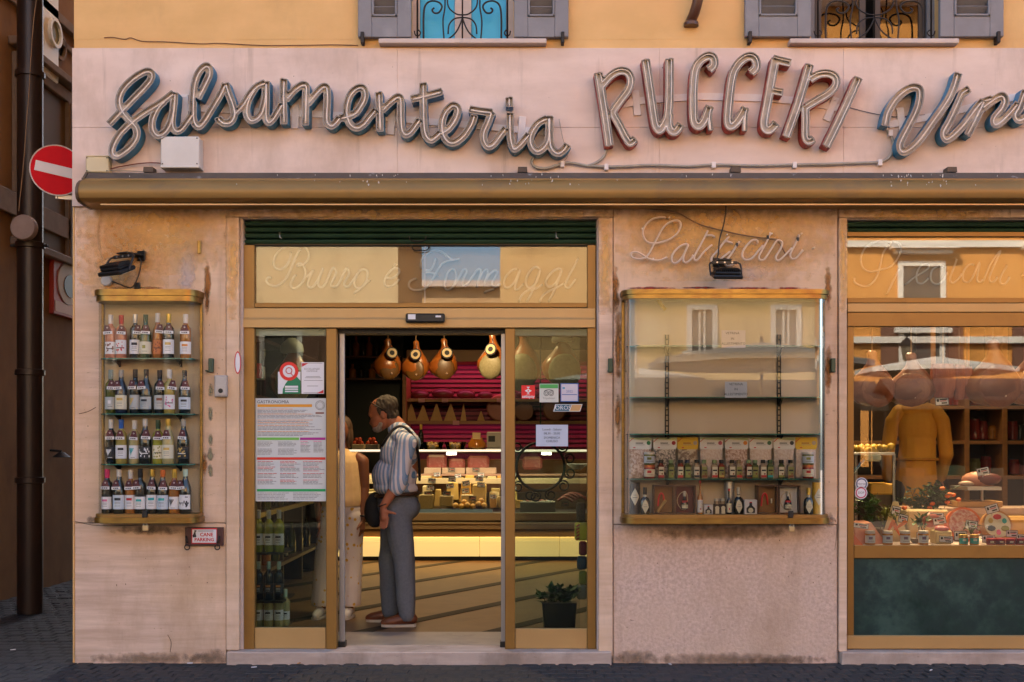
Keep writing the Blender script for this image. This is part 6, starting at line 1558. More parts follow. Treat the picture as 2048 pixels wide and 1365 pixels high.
MB().box(CW0, CW1, YC + .42, YC + .85, pz(968, YC + .42), pz(957, YC + .42), .003).build('cheese_ledge', mat('pale_ledge', (.56, .44, .27), .4), ct)
MB().box(CW0, CW1, YC + .50, YC + .84, pz(952, YC + .5), pz(948.5, YC + .5), .002).build('upper_shelf', mat('pink_shelf_edge', (.42, .24, .18), .4), ct)
zt_ = pz(903, YC)
MB().box(CW0, CW1, YC + .004, YC + .010, zd + .01, zt_ - .004).build('front_glass', glass('counter_glass', (.97, .98, .97), 1.45, boost=.6), ct)
MB().box(CW0, CW1, YC - .01, YC + .62, zt_, zt_ + .012).build('glass_top', GLASSG, ct)
MB().box(CW0, CW1, YC - .018, YC + .012, zt_ - .004, zt_ + .020, .002).build('light_strip', mat('white_light_strip', (.9, .85, .75), .4, emit=(1, .86, .62), es=.22), ct)
MB().box(CW0, CW1, YC + .62, YC + .86, zt_ - .02, zt_ + .014, .004).build('rear_top', BEI, ct)
for u in (903, 1093):
    MB().lathe([(.06, zt_ - .045), (.06, zt_ - .012)], (cx(u, YC + .3), YC + .3, 0), 18).build('lamp_reflection', mat('lamp_reflection_glow', (1, 1, 1), .5, emit=(1, .86, .6), es=1.6), ct)  # glowing discs stand in for ceiling lamps reflected in the counter glass
lamp('counter_tube', 'AREA', (-.45, YC + .2, zt_ - .03), 4.2, (1, .80, .50), 3.6, (0, 0, 0), .05)
lamp('added_plinth_light', 'AREA', (-.45, YC - .0, pz(1060, YC)), 1.8, (1, .50, .13), 3.6, (rad(-20), 0, 0), .05)  # unseen lamp added so the base panel's glow reaches the floor
# goods on the counter
def card(label, u, v, w, h, y, rot=0.0, tilt=0.0, dark=False, border=True, pin=True, name='price_card', red=True, group='price cards', parent_z=None):
    t = thing(name, label, 'price card', (px(u, y), y, pz(v + h / 2, y)), group)
    k = (DIST + y) / DIST / PPM; W, H = w * k / 2, h * k / 2
    def tf(m): return m.xform(Matrix.Translation((px(u, y), y, pz(v, y))) @ Matrix.Rotation(rot, 4, 'Y') @ Matrix.Rotation(tilt, 4, 'X'))
    tf(MB().box(-W, W, -.001, .001, -H, H)).build('card', PAPER if not dark else colmat('grey_card', (.25, .20, .16), .8), t)
    if border:
        b = MB(); e = min(W, H) * .12
        for q in ((-W, W, H - e, H), (-W, W, -H, -H + e), (-W, -W + e, -H, H), (W - e, W, -H, H)): b.box(q[0], q[1], -.002, -.0011, q[2], q[3])
        tf(b).build('border', INK, t)
    l = MB(); l.use(INK)
    l.box(-W * .75, -W * .45, -.0018, -.0011, -H * .1, H * .6); l.box(-W * .3, W * .75, -.0018, -.0011, H * .3, H * .6)
    l.use(REDINK if red else INK); l.box(-W * .3, W * .6, -.0018, -.0011, -H * .05, H * .15); l.use(INK); l.box(-W * .1, W * .7, -.0018, -.0011, -H * .65, -H * .3)
    tf(l).build('print', None, t)
    if pin: MB().tube([(px(u, y), y + .002, pz(v, y)), (px(u, y), y + .002, pz(v + h * .8, y))], .003, 5).build('pin', STEEL, t)
    return t
CHEESE = [mat('yellow_cheese', (.58, .38, .10), .5, 0, col2=(.52, .33, .08), scale=8), mat('pale_cheese', (.60, .47, .25), .5, 0, col2=(.54, .42, .21), scale=8), mat('rind_cheese', (.34, .24, .08), .6, 0, col2=(.28, .19, .06), scale=10), mat('amber_cheese', (.52, .27, .05), .5, 0, col2=(.46, .23, .04), scale=7)]
def block(label, u0, u1, v0, v1, y, d, m, kind='box'):
    x0, x1, z0, z1 = px(u0, y), px(u1, y), pz(v1, y), pz(v0, y)
    b = MB()
    if kind == 'box': b.box(x0, x1, y, y + d, z0, z1, .008)
    elif kind == 'wedge': b.add([(x0, y, z0), (x1, y, z0), (x1, y + d, z0), (x0, y + d, z0), (x0 + .2 * (x1 - x0), y + .02, z1), (x1 - .1 * (x1 - x0), y + .03, z1 * .94 + z0 * .06), (x1 - .15 * (x1 - x0), y + d, z1), (x0 + .1 * (x1 - x0), y + d, z1)], [(0, 1, 2, 3), (4, 5, 6, 7), (0, 1, 5, 4), (1, 2, 6, 5), (2, 3, 7, 6), (3, 0, 4, 7)])
    elif kind == 'wheel': b.lathe([((x1 - x0) / 2 * .94, z0), ((x1 - x0) / 2, z0 + (z1 - z0) * .2), ((x1 - x0) / 2, z0 + (z1 - z0) * .8), ((x1 - x0) / 2 * .94, z1)], ((x0 + x1) / 2, y + d / 2, 0), 18)
    o = b.build('cheese', m, smooth=35)
    return tag(o, label, 'cheese', 'cheeses in the deli counter')
yb = YC + .10
for i, (a, b, c, d, yy, dd, k, kind, lab) in enumerate([
    (838, 866, 990, 1019, yb, .2, 2, 'box', 'olive-rinded cheese block at the left of the counter front'), (845, 862, 972, 992, yb + .22, .2, 1, 'box', 'pale cheese block behind the olive-rinded block'),
    (868, 882, 980, 1012, yb + .06, .2, 0, 'wedge', 'narrow yellow cheese wedge right of the olive-rinded block'), (879, 905, 992, 1013, yb, .2, 2, 'box', 'dark rinded cheese block before the tall yellow wedges'),
    (890, 918, 966, 1000, yb + .18, .22, 0, 'wedge', 'tall yellow cheese wedge in the counter centre'), (918, 944, 968, 1004, yb + .16, .22, 3, 'wedge', 'amber cheese wedge right of the tall yellow one'),
    (945, 972, 970, 1006, yb + .12, .22, 0, 'box', 'big yellow cheese block at the right of the cheese row'), (922, 946, 990, 1006, yb + .04, .12, 1, 'box', 'small pale cheese block below the amber wedge'),
    (978, 998, 985, 1010, yb + .1, .2, 1, 'wheel', 'pale round cheese near the sliding door edge'), (730, 760, 985, 1016, yb, .2, 1, 'box', 'pale cheese block seen left of the man')]):
    block(lab, a, b, c, d, yy, dd, CHEESE[k], kind)
for i, (u, v) in enumerate([(911, 1011), (923, 1013), (935, 1010), (946, 1013), (957, 1008), (968, 1011), (928, 1005), (962, 1002)]):
    o = MB().ball((px(u, yb - .04), yb - .04 + (.05 if v < 1006 else 0), pz(v, yb)), .038, 12, 8, (1, 1, .92)).build('cheese_ball', CHEESE[3], smooth=True)
    tag(o, f'small amber smoked cheese ball, {ORD[i]} ' + ('from left at the counter front' if i < 6 else 'and set behind the front row'), 'cheese', 'amber cheese balls in the counter')
gg = random.Random(12); kk = 0
for row, (v1, y_, hmin, hmax, names) in enumerate(((1016, yb + .04, 12, 24, 'front row'), (1000, yb + .26, 16, 30, 'middle row'), (966, YC + .46, 8, 16, 'rear ledge'))):
    u = 712
    k_ = 0
    while u < 1030 and k_ < 18:
        w2 = gg.uniform(12, 24)
        if (row < 2 and 836 < u + w2 and u < 976) or 742 < u < 834: u += 9; continue
        h = gg.uniform(hmin, hmax); m = gg.choice(CHEESE); block(f'{ORD[k_]} small cheese piece from the left in the counter\'s {names}', u, u + w2, v1 - h, v1, y_, gg.uniform(.1, .18), m, gg.choice(['box', 'wedge', 'wheel', 'box']))
        if gg.random() < .6: card(f'small price card on the {ORD[k_]} cheese piece of the counter\'s {names}', u + w2 / 2, v1 - h - 3, 13, 8, y_ - .01, rad(gg.uniform(-9, 9)), 0, pin=True)
        u += w2 + gg.uniform(1, 5); k_ += 1
tr = thing('blue_tray', 'light blue paper tray edge along the counter front', 'tray', (px(905, yb - .06), yb - .06, zd))
MB().box(px(838, yb - .06), px(985, yb - .06), yb - .08, yb + .5, zd + .001, zd + .02, .003).build('tray', STEEL, tr); MB().box(px(838, yb - .08), px(985, yb - .08), yb - .086, yb - .081, zd + .002, zd + .042).build('paper_edge', colmat('sky_paper', (.26, .42, .62), .6), tr)
for i, (u, v, r_) in enumerate([(864, 962, 5), (904, 959, 4), (932, 967, -10), (959, 958, 6), (962, 970, 3), (861, 976, 4), (900, 972, -8), (931, 982, -6), (856, 988, 0), (894, 988, 3), (945, 997, 4), (1130, 1008, 0)]):
    card(['price card over the left cheeses', 'price card over the centre cheese shelf', 'tilted price card over the amber wedge', 'upper price card over the big yellow block', 'lower price card over the big yellow block', 'price card on the pale left block', 'tilted price card on the tall yellow wedge', 'price card on the amber cheese wedge', 'brown price card on the olive-rinded block', 'brown price card on the dark rinded block', 'brown price card over the cheese balls', 'brown price card before the sausages'][i] + (' in the deli counter' if i not in (10,) else ''), u, v, 15, 10, yb + (.02 if i > 7 else .1), rad(r_), 0, dark=i > 7, border=True)
MEAT = mat('pink_meat', (.36, .09, .07), .4, 0, col2=(.28, .05, .045), scale=6, col3=(.48, .25, .2), scale3=9); FAT = mat('pale_fat', (.55, .40, .30), .4, 0, col2=(.48, .30, .22), scale=6)
for a, b, c, d, lab in ((853, 893, 910, 931, 'pink ham block on the upper counter shelf beside the man'), (935, 978, 912, 931, 'marbled pink meat block on the upper counter shelf'), (898, 930, 918, 931, 'low dark meat piece between the two pink blocks'), (1045, 1085, 914, 932, 'pink meat block behind the iron ring sign')):
    o = MB().box(px(a, YC + .55), px(b, YC + .55), YC + .55, YC + .78, pz(950, YC + .5) + .06, pz(c, YC + .55), .03).build('meat_block', MEAT, smooth=30); tag(o, lab, 'meat', 'meats in the deli counter')
for a, b, lab in ((848, 882, 'white dish left on the upper counter shelf'), (884, 930, 'white dish with brown card on the upper shelf centre'), (932, 992, 'long white dish at the right of the upper shelf')):
    o = MB().box(px(a, YC + .5), px(b, YC + .5), YC + .5, YC + .80, pz(948.5, YC + .5), pz(936, YC + .5), .006).build('serving_dish', FAT, smooth=30); tag(o, lab, 'dish', 'serving dishes in the counter')
for u in (903, 952): card(f'brown card standing {"left" if u < 920 else "right"} before the serving dishes', u, 940, 14, 8, YC + .49, 0, 0, dark=True, pin=False)
t = thing('salad_tray', 'grey tray of sliced pale meat behind the right door pane', 'tray', (px(1075, yb), yb, zd))
MB().box(px(1040, yb), px(1111, yb), yb, yb + .3, zd + .001, pz(1004, yb), .006).build('tray', mat('grey_tray', (.25, .23, .20), .5), t)
sm = MB(); gg = random.Random(4)
for i in range(14): sm.use([FAT, MEAT, PAPER][i % 3]).ball((px(gg.uniform(1046, 1106), yb), yb + gg.uniform(.05, .25), pz(1003, yb)), gg.uniform(.02, .035), 8, 5, (1, 1, .5))
sm.build('slices', None, t, smooth=True, kind='stuff')
SAUS = mat('red_sausage', (.26, .045, .025), .35, 0, col2=(.20, .03, .02), scale=12)
for i in range(7):
    u, v = 1130 + i * 5.5, 998 - 9 * math.sin(i * .52)
    o = MB().tube(spline([(px(u - 14, yb), yb + .05 + i * .02, pz(v + 4, yb)), (px(u, yb), yb + .04 + i * .02, pz(v - 2, yb)), (px(u + 16, yb), yb + .06 + i * .02, pz(v + 6, yb))], 4), .017, 7).build('sausage', SAUS, smooth=True); tag(o, f'dark red cured sausage, {ORD[i]} from left in the pile behind the right pane', 'sausage', 'sausages in the deli counter')
t = thing('round_bowl', 'white rimmed bowl on the counter behind the right pane', 'bowl', (px(1155, YC + .3), YC + .3, zt_))
MB().lathe([(.05, zt_ - .22), (.13, zt_ - .16), (.135, zt_ - .155), (.05, zt_ - .2)], (px(1155, YC + .3), YC + .3, 0), 18).build('bowl', PAPER, t, smooth=45)
# on the counter top
zc = zt_ + .0125
GDISH = glass('amber_dish_glass', (.95, .86, .55), 1.5)
for u, lab in ((866, 'shallow glass dish of yellow pastries left on the counter top'), (911, 'shallow glass dish of yellow pastries right of the first dish')):
    x = px(u, YC + .2); t = thing('glass_dish', lab, 'dish', (x, YC + .2, zc), 'glass dishes on the counter top')
    MB().lathe([(.10, 0), (.135, .10), (.13, .10), (.097, .006)], (x, YC + .2, zc), 18).build('dish', GDISH, t, smooth=45)
    m = MB(); m.blobs((x, YC + .2, zc + .05), (.075, .075, .03), 14, .02, .032, u); m.build('pastries', mat('yellow_pastry', (.55, .36, .08), .6, 0, col2=(.46, .27, .05), scale=10), t, smooth=True, kind='stuff')
x = px(954, YC + .2); t = thing('glass_jar', 'squat amber glass jar with card on the counter top', 'jar', (x, YC + .2, zc))
MB().lathe([(.06, 0), (.105, .03), (.11, .08), (.07, .13), (.068, .15), (.001, .15)], (x, YC + .2, zc), 18).build('jar', mat('amber_jar', (.36, .12, .015), .12, spec=.7), t, smooth=45); MB().box(x - .05, x + .045, YC + .12, YC + .123, zc + .13, zc + .21).build('card', colmat('tan_card', (.6, .42, .2), .8), t)
x = px(992, YC + .2); t = thing('scale', 'grey counter scale with small dark screen', 'scale', (x, YC + .2, zc))
MB().box(x - .11, x + .11, YC + .15, YC + .3, zc + .02, zc + .22, .012).build('housing', mat('scale_grey', (.30, .26, .21), .5), t); MB().box(x - .09, x - .01, YC + .146, YC + .15, zc + .10, zc + .17).build('screen', BLACKM, t); MB().box(x - .12, x + .12, YC + .1, YC + .32, zc, zc + .02).build('plate', STEEL, t)
x = px(842, YC + .35); t = thing('oil_bottle', 'dark oil bottle standing behind the counter glass', 'bottle', (x, YC + .35, zc)); link('glass_body', mesh_once(('b', 'slim', 'dark'), lambda: MB().lathe(SHAPES['slim'], n=16).mesh('glass_body', BG['dark'], 45)), t); link('capsule', mesh_once(('c', 'slim', 'gold'), lambda: MB().lathe([(.016, .25), (.017, .31), (.001, .312)], n=12).mesh('capsule', CP['gold'], 45)), t)
TOM = mat('ripe_tomato', (.45, .06, .015), .25, spec=.6)
for k, (u0, u1) in enumerate(((704, 728), (731, 756))):
    t = thing('punnet', f'{("left", "right")[k]} punnet of tomatoes on the counter between the two customers', 'punnet', (px((u0 + u1) / 2, YC + .2), YC + .2, zc), 'punnets on the counter')
    MB().box(px(u0, YC + .15), px(u1, YC + .15), YC + .15, YC + .3, zc, zc + .07, .004).build('box', mat('punnet_card', (.16, .12, .08), .8) if k else colmat('tan_card', (.6, .42, .2), .8), t)
    for i, (a, b) in enumerate([(.2, 0), (.5, 0), (.8, 0), (.35, .04), (.65, .045)]): MB().ball((px(u0 + (u1 - u0) * a, YC + .2), YC + .2 + .02 * (i % 2), zc + .085 + b), .027, 10, 6).build('tomato', TOM, t, smooth=True)

# ---- lit fridge wall behind the counter
YW = 8.0
FW0, FW1 = px(806, YW), 1.5
fg = thing('fridge_wall', 'open refrigerated wall with magenta ribbed back behind the counter', 'refrigerator', ((FW0 + FW1) / 2, YW, ZF))
RIB = mat('magenta_rib', (.30, .018, .062), .5, 0, col2=(.24, .014, .05), scale=3); ORW = mat('orange_wood', (.34, .15, .045), .5, 0, col2=(.27, .115, .035), scale=4, stretch=(1, 1, 6))
z0, z1 = pz(905, YW), pz(724, YW)
MB().box(FW0, FW1, YW + .62, YW + .68, ZF, z1 + .05).build('back_panel', mat('dark_magenta', (.10, .008, .04), .6), fg)
z = z0
while z < z1 - .02:
    MB().box(FW0 + .05, FW1 - .01, YW + .585, YW + .62, z, z + .042, .006).build('rib', RIB, fg); z += .066
MB().box(FW0 - .01, FW0 + .045, YW, YW + .68, ZF, z1 + .05, .004).build('side_post', ORW, fg)
MB().box(FW0 + .05, FW1, YW + .1, YW + .61, z1, z1 + .04, .004).build('canopy', ORW, fg); MB().box(FW0 + .05, FW1, YW + .0, YW + .1, z1 - .0, pz(700, YW), .004).build('header', mat('header_tan', (.38, .22, .10), .5), fg)
MB().box(FW0 + .05, FW1, YW + .02, YW + .6, ZF, z0 - .1).build('base', ORW, fg)
SH1, SH2 = pz(797, YW), pz(842, YW)
for zz in (SH1, SH2):
    MB().box(FW0 + .05, FW1, YW + .12, YW + .58, zz - .02, zz, .003).build('shelf', ORW, fg); MB().box(FW0 + .05, FW1, YW + .10, YW + .12, zz - .045, zz + .002, .003).build('shelf_rail', ORW, fg)
lamp('fridge_tube', 'AREA', ((FW0 + FW1) / 2, YW + .2, z1 - .03), 1.9, (1, .17, .36), 2.8, (rad(20), 0, 0), .06)
lamp('fridge_shelf_tube', 'AREA', ((FW0 + FW1) / 2, YW + .2, SH2 - .05), 1.0, (1, .20, .40), 2.8, (rad(25), 0, 0), .05)
yk = YW + .25
PARM = mat('parmesan', (.54, .30, .11), .6, 0, col2=(.46, .24, .08), scale=12)
for i, (u, w2, h) in enumerate([(822, 12.5, 35), (846, 13, 32), (873, 12.5, 35), (901, 13, 35), (927, 6, 35), (962, 8, 20)]):
    x, hw = px(u, yk), w2 * (DIST + yk) / DIST / PPM; hh = h * (DIST + yk) / DIST / PPM
    m = MB(); m.add([(x - hw, yk - .04, SH2), (x + hw, yk - .04, SH2), (x + hw * .8, yk + .16, SH2), (x - hw * .8, yk + .16, SH2), (x - hw * .08, yk + .03, SH2 + hh), (x + hw * .10, yk + .03, SH2 + hh * .99), (x + hw * .05, yk + .12, SH2 + hh * .96)], [(0, 1, 2, 3), (0, 1, 5, 4), (1, 2, 6, 5), (2, 3, 6), (3, 0, 4, 6), (4, 5, 6)])
    tag(m.build('cheese_wedge', PARM), f'{ORD[i]} upright hard cheese wedge from the left on the magenta fridge shelf', 'cheese', 'cheese wedges on the fridge shelf')
for i, (u, r_) in enumerate([(1000, .19), (1048, .14), (1110, .17)]):
    o = MB().lathe([(r_ * .9, -.06), (r_, -.04), (r_, .04), (r_ * .9, .06)], (px(u, yk), yk + .1, SH2 + r_), 22, 'y').build('round_cheese', mat('red_rind', (.34, .10, .06), .5, 0, col2=(.28, .08, .05), scale=6), smooth=40); tag(o, ['reddish cheese wheel standing on edge right of the wedges', 'small cheese wheel on the fridge shelf behind the right door post', 'cheese wheel on the fridge shelf behind the right pane'][i], 'cheese', 'cheese wheels on the fridge shelf')
DM = mat('dark_cured_meat', (.085, .015, .02), .4, 0, col2=(.14, .03, .03), scale=5)
for i, (a, b, h) in enumerate([(820, 858, .13), (862, 908, .16), (912, 950, .14), (955, 985, .12), (1030, 1080, .15), (1090, 1150, .14)]):
    x0, x1 = px(a, yk), px(b, yk); o = MB().ball(((x0 + x1) / 2, yk + .08, SH1 + h * .48), (x1 - x0) / 2, 14, 8, (1, .7, h / (x1 - x0))).build('cured_meat', DM, smooth=True); tag(o, f'{ORD[i]} dark cured meat from the left on the upper fridge shelf', 'meat', 'cured meats on the fridge shelf')
for i, (u, v) in enumerate([(843, 801), (890, 801), (1000, 801), (912, 846)]):
    x, z = px(u, YW + .095), pz(v, YW + .095); o = MB().box(x - .045, x + .045, YW + .092, YW + .096, z - .03, z + .03).build('shelf_label', colmat('pink_label', (.55, .26, .24), .7)); tag(o, f'pale label on the {"lower" if i == 3 else "upper"} fridge shelf rail' + ('' if i == 3 else f', {ORD[i]} from left'), 'label', 'labels on the fridge rails')
# dark shelving left of the fridge
ds = thing('back_shelves', 'dark wooden shelving high on the back wall left of the fridge', 'shelves', (px(745, 7.9), 7.9, ZF))
xa, xb = XI0 + .1, FW0 - .05
MB().box(xa, xb, 8.5, 8.56, ZF, 3.1).build('back_panel', mat('bottle_green_black', (.016, .022, .017), .6), ds)
for v in (712, 756): MB().box(xa, xb, 8.15, 8.5, pz(v, 8.15) - .03, pz(v, 8.15), .004).build('shelf', mat('shelf_brown', (.11, .05, .025), .5), ds)
for i, (u, cl, hh) in enumerate([(700, 'dark', .26), (712, 'amber', .28), (726, 'dark', .24), (738, 'amber', .27), (752, 'dark', .26), (770, 'amber', .22), (705, 'amber', .2), (722, 'dark', .2), (744, 'amber', .2)]):
    v = 712 if i < 6 else 756; o = MB().lathe([(.045, 0), (.05, .02), (.05, hh * .6), (.018, hh * .75), (.018, hh)], (px(u, 8.25), 8.25, pz(v, 8.15)), 10).build('bottle', BG[cl], smooth=45); tag(o, f'dim {"brown" if cl == "amber" else "dark"} bottle, {ORD[i % 6]} from left on the {"upper" if i < 6 else "lower"} back shelf', 'bottle', 'bottles on the dark back shelves')

# ---- hams
lamp('added_window_light', 'AREA', (3.5, .18, 2.32), 1.7, (1, .70, .42), 3.4, (rad(12), 0, 0), .05)  # unseen strip lamp added to brighten the window hams and display
ws_ = thing('added_window_strip', 'unseen lamp strip added inside the top of the shop window', 'added strip light', (3.5, .18, 2.335))
MB().box(1.75, 5.2, .14, .21, 2.335, 2.36, .003).build('housing', ALU, ws_)
SKIN = mat('ham_skin', (.40, .115, .015), .28, 0, col2=(.24, .062, .012), scale=4, col3=(.50, .19, .035), scale3=6, spec=.55, bump=.3, bscale=10)
SKIND = mat('dark_ham_skin', (.11, .030, .016), .4, 0, col2=(.18, .055, .024), scale=5, col3=(.26, .10, .04), scale3=4, spec=.5, bump=.3, bscale=12)
FACE = mat('ham_fat_face', (.30, .265, .15), .5, 0, col2=(.22, .18, .09), scale=5, spec=.4); FACEB = mat('ham_brown_face', (.16, .070, .014), .4, 0, col2=(.10, .045, .010), scale=5, spec=.5); FACED = mat('ham_lean_face', (.15, .042, .022), .4, 0, col2=(.22, .08, .04), scale=5)
def ham_mesh(seed, skin):
    m = MB(); g_ = random.Random(seed); n = 18
    rings = [(0, .02, .02, 0), (.02, .032, .030, 0), (.07, .030, .028, .004), (.12, .042, .036, .010), (.18, .075, .055, .012), (.24, .110, .075, .006), (.31, .138, .090, -.004), (.38, .146, .096, -.010), (.44, .128, .086, -.008), (.49, .085, .060, -.004), (.515, .03, .02, 0)]
    vs = []
    for z, rx_, ry_, ox in rings:
        for k in range(n):
            a = 2 * math.pi * k / n; q = 1 + .13 * noise.noise(Vector((math.cos(a) * 1.6 + seed, math.sin(a) * 1.6, z * 8)))
            vs.append((ox + rx_ * math.cos(a) * q, ry_ * math.sin(a) * q, -z))
    fs = [(r * n + k, r * n + (k + 1) % n, (r + 1) * n + (k + 1) % n, (r + 1) * n + k) for r in range(len(rings) - 1) for k in range(n)]
    m.add(vs, fs + [tuple(range(n)), tuple(range((len(rings) - 1) * n, len(rings) * n))])
    return m.mesh('ham_body', skin, True)
HAM = [ham_mesh(i, SKIN) for i in range(3)]; HAMD = [ham_mesh(10 + i, SKIND) for i in range(3)]
def face_mesh(m_): return MB().ball((0, 0, 0), 1, 16, 8).mesh('cut_face', m_, True)
FM, FMD, FMB = face_mesh(FACE), face_mesh(FACED), face_mesh(FACEB)
TAGS = {}
def ham(label, u, vtop, y, s, k, rz=0.0, dark=False, face=True, tagd=True, fs=(.105, .03, .15), fz=-.36, group='hams hanging in the shop', cap=False):
    x, z = px(u, y), pz(vtop, y)
    t = thing('hanging_ham', label, 'ham', (x, y, z), group, rz)
    o = link('ham_body', (HAMD if dark else HAM)[k % 3], t); o.scale = (s * 1.26, s * 1.15, s * .80) if dark else (s * 1.16, s * 1.1, s * .92)
    if face:
        f = link('cut_face', FMD if dark else (FMB if fs[0] == .105 else FM), t, (.005 * s, -.075 * s, fz * s)); f.scale = (fs[0] * s * 1.12, fs[1] * s, fs[2] * s * .88)
        b_ = MB().ball((.03 * s, (-.092 if dark else -.104) * s, (fz - .06) * s), (.008 if dark else .014) * s, 8, 5).build('bone_end', FAT, None, True, at=(0, 0, 0)); b_.parent = t; del WLOC[b_.name]
    if tagd:
        for r_, mm, o_, nm in ((.062, INK, 0, 'tag'), (.050, colmat('tag_cream', (.58, .44, .24), .6), .002, 'tag_face'), (.026, INK, .003, 'emblem')):
            d = MB().lathe([(r_, -.004), (r_, .0)], (.03 * s, -.068 * s - .03 - o_, -.205 * s), 18, 'y').build(nm, mm, None, at=(0, 0, 0)); d.parent = t; d.rotation_euler = (rad(-12), 0, 0)
        d = MB().tube([(.03 * s, -.068 * s - .03, -.205 * s + .06), (.01, -.02, -.02)], .003, 5).build('tag_string', INK, None, at=(0, 0, 0)); d.parent = t
    if cap:
        d = MB().lathe([(.03, .02), (.085, -.03), (.095, -.085), (.088, -.10), (.001, -.10)], (0, -.012, 0), 20).build('cap', colmat('white_cap', (.46, .45, .38), .6), None, True, at=(0, 0, 0)); d.parent = t; d.scale = (s, s, s)
    r = MB().tube([(0, 0, -.02), (.002, 0, 3.14 - z)], .006, 5).build('rope', mat('ham_rope', (.22, .13, .06), .8), None, at=(0, 0, 0)); r.parent = t
    return t
yh = 4.3
ham('golden ham hanging leftmost in the doorway', 776, 678, yh, .88, 0, rad(14)); ham('golden ham hanging second from left in the doorway', 832, 682, yh, .86, 1, rad(-8)); ham('golden ham hanging third from left, lit brightest in the doorway', 888, 678, yh, .88, 2, rad(6))
ham('golden ham with pale fat face beside the right sliding door', 985, 668, yh - .6, .92, 0, rad(-18), fs=(.12, .05, .16))
ham('large pale faced ham behind the left pane under a white cap', 584, 682, .95, .94, 1, rad(10), tagd=False, fs=(.125, .055, .19), cap=True)
ham('greenish faced ham behind the right pane next to the door post', 1046, 664, 1.3, .90, 2, rad(-12), tagd=False, fs=(.12, .06, .19)); ham('large pale ham hanging at the right of the right pane', 1124, 662, 1.1, .88, 0, rad(12), tagd=False, fs=(.13, .06, .18), cap=True)
hr = MB().tube([(XI0 + .1, yh, 3.02), (1.6, yh, 3.02)], .015, 8); tag(hr.build('ham_rail', STEEL), 'steel rail the doorway hams hang from', 'rail')

# ---- iron ring sign, hanging goods and plant behind the right pane
yr = .30
ir = thing('iron_ring_sign', 'black wrought iron ring with scrolls behind the right door pane', 'iron sign', (px(1081, yr), yr, pz(985, yr)))
rr = 48 * (DIST + yr) / DIST / PPM; cxr, czr = px(1081, yr), pz(934, yr)
MB().tube([(cxr + rr * math.cos(k * .1571), yr, czr + rr * math.sin(k * .1571)) for k in range(40)], .010, 7, closed=True).build('ring', IRON, ir, smooth=True)
def scroll(x, z, r, a0, turns, sgn, nm='scroll', th=.006):
    pts = [(x + r * (1 - k / 34 * .72) * math.cos(a0 + sgn * turns * 6.283 * k / 26) , yr, z + r * (1 - k / 34 * .72) * math.sin(a0 + sgn * turns * 6.283 * k / 26)) for k in range(27)]
    MB().tube(pts, th, 6).build(nm, IRON, ir, smooth=True)
for k, a in enumerate((-100, -70, -40, -12, 15, 42, 140, 165, 195, 222, 250)):
    q = rad(a); scroll(cxr + (rr + .042) * math.cos(q), czr + (rr + .042) * math.sin(q), .040, q + math.pi, 1.25, 1 if k % 2 else -1)
MB().tube([(cxr, yr, czr + rr), (cxr, yr, 2.2)], .005, 6).build('hanger', IRON, ir)
t = thing('hanging_packs', 'strand of packets with a yellow pack hanging behind the right pane', 'packets', (px(1163, .42), .42, pz(1200, .42)))
y = .42
pbox(1153, 1171, 1006, 1044, y, y + .06, .01).build('net_bag', mat('black_net', (.03, .022, .018), .6, 0, col2=(.08, .06, .05), scale=60), t)
pbox(1150, 1178, 1046, 1082, y - .02, y + .05, .012).build('yellow_pack', colmat('yellow_pack_film', (.52, .46, .02), .4), t)
for k in range(5): MB().prism([(px(1152 + 0, y), pz(1052 + k * 6.5, y)), (px(1158, y), pz(1048 + k * 6.5, y)), (px(1159, y), pz(1050.5 + k * 6.5, y)), (px(1152, y), pz(1055 + k * 6.5, y))], y - .0235, y - .0205).build('red_stripe', REDINK, t)
for i, (v0, v1, c) in enumerate(((1083, 1112, (.20, .02, .03)), (1113, 1140, (.03, .07, .13)), (1142, 1170, (.25, .27, .06)), (1171, 1200, (.30, .30, .26)))): pbox(1158 - (i % 2) * 4, 1174, v0, v1, y, y + .04, .012).build('packet', colmat(f'packet_{("crimson", "blue", "olive", "pale")[i]}', c, .35), t)
def leaf(m, c, d, l, wdt, up=Vector((0, 0, 1))):
    c, d = Vector(c), Vector(d).normalized(); s = d.cross(up)
    if s.length < 1e-4: s = Vector((1, 0, 0))
    s.normalize(); n_ = s.cross(d)
    m.add([c, c + d * l * .45 + s * wdt + n_ * l * .06, c + d * l, c + d * l * .45 - s * wdt + n_ * l * .06, c + d * l * .5 - n_ * l * .04], [(0, 1, 4), (1, 2, 4), (2, 3, 4), (3, 0, 4)])
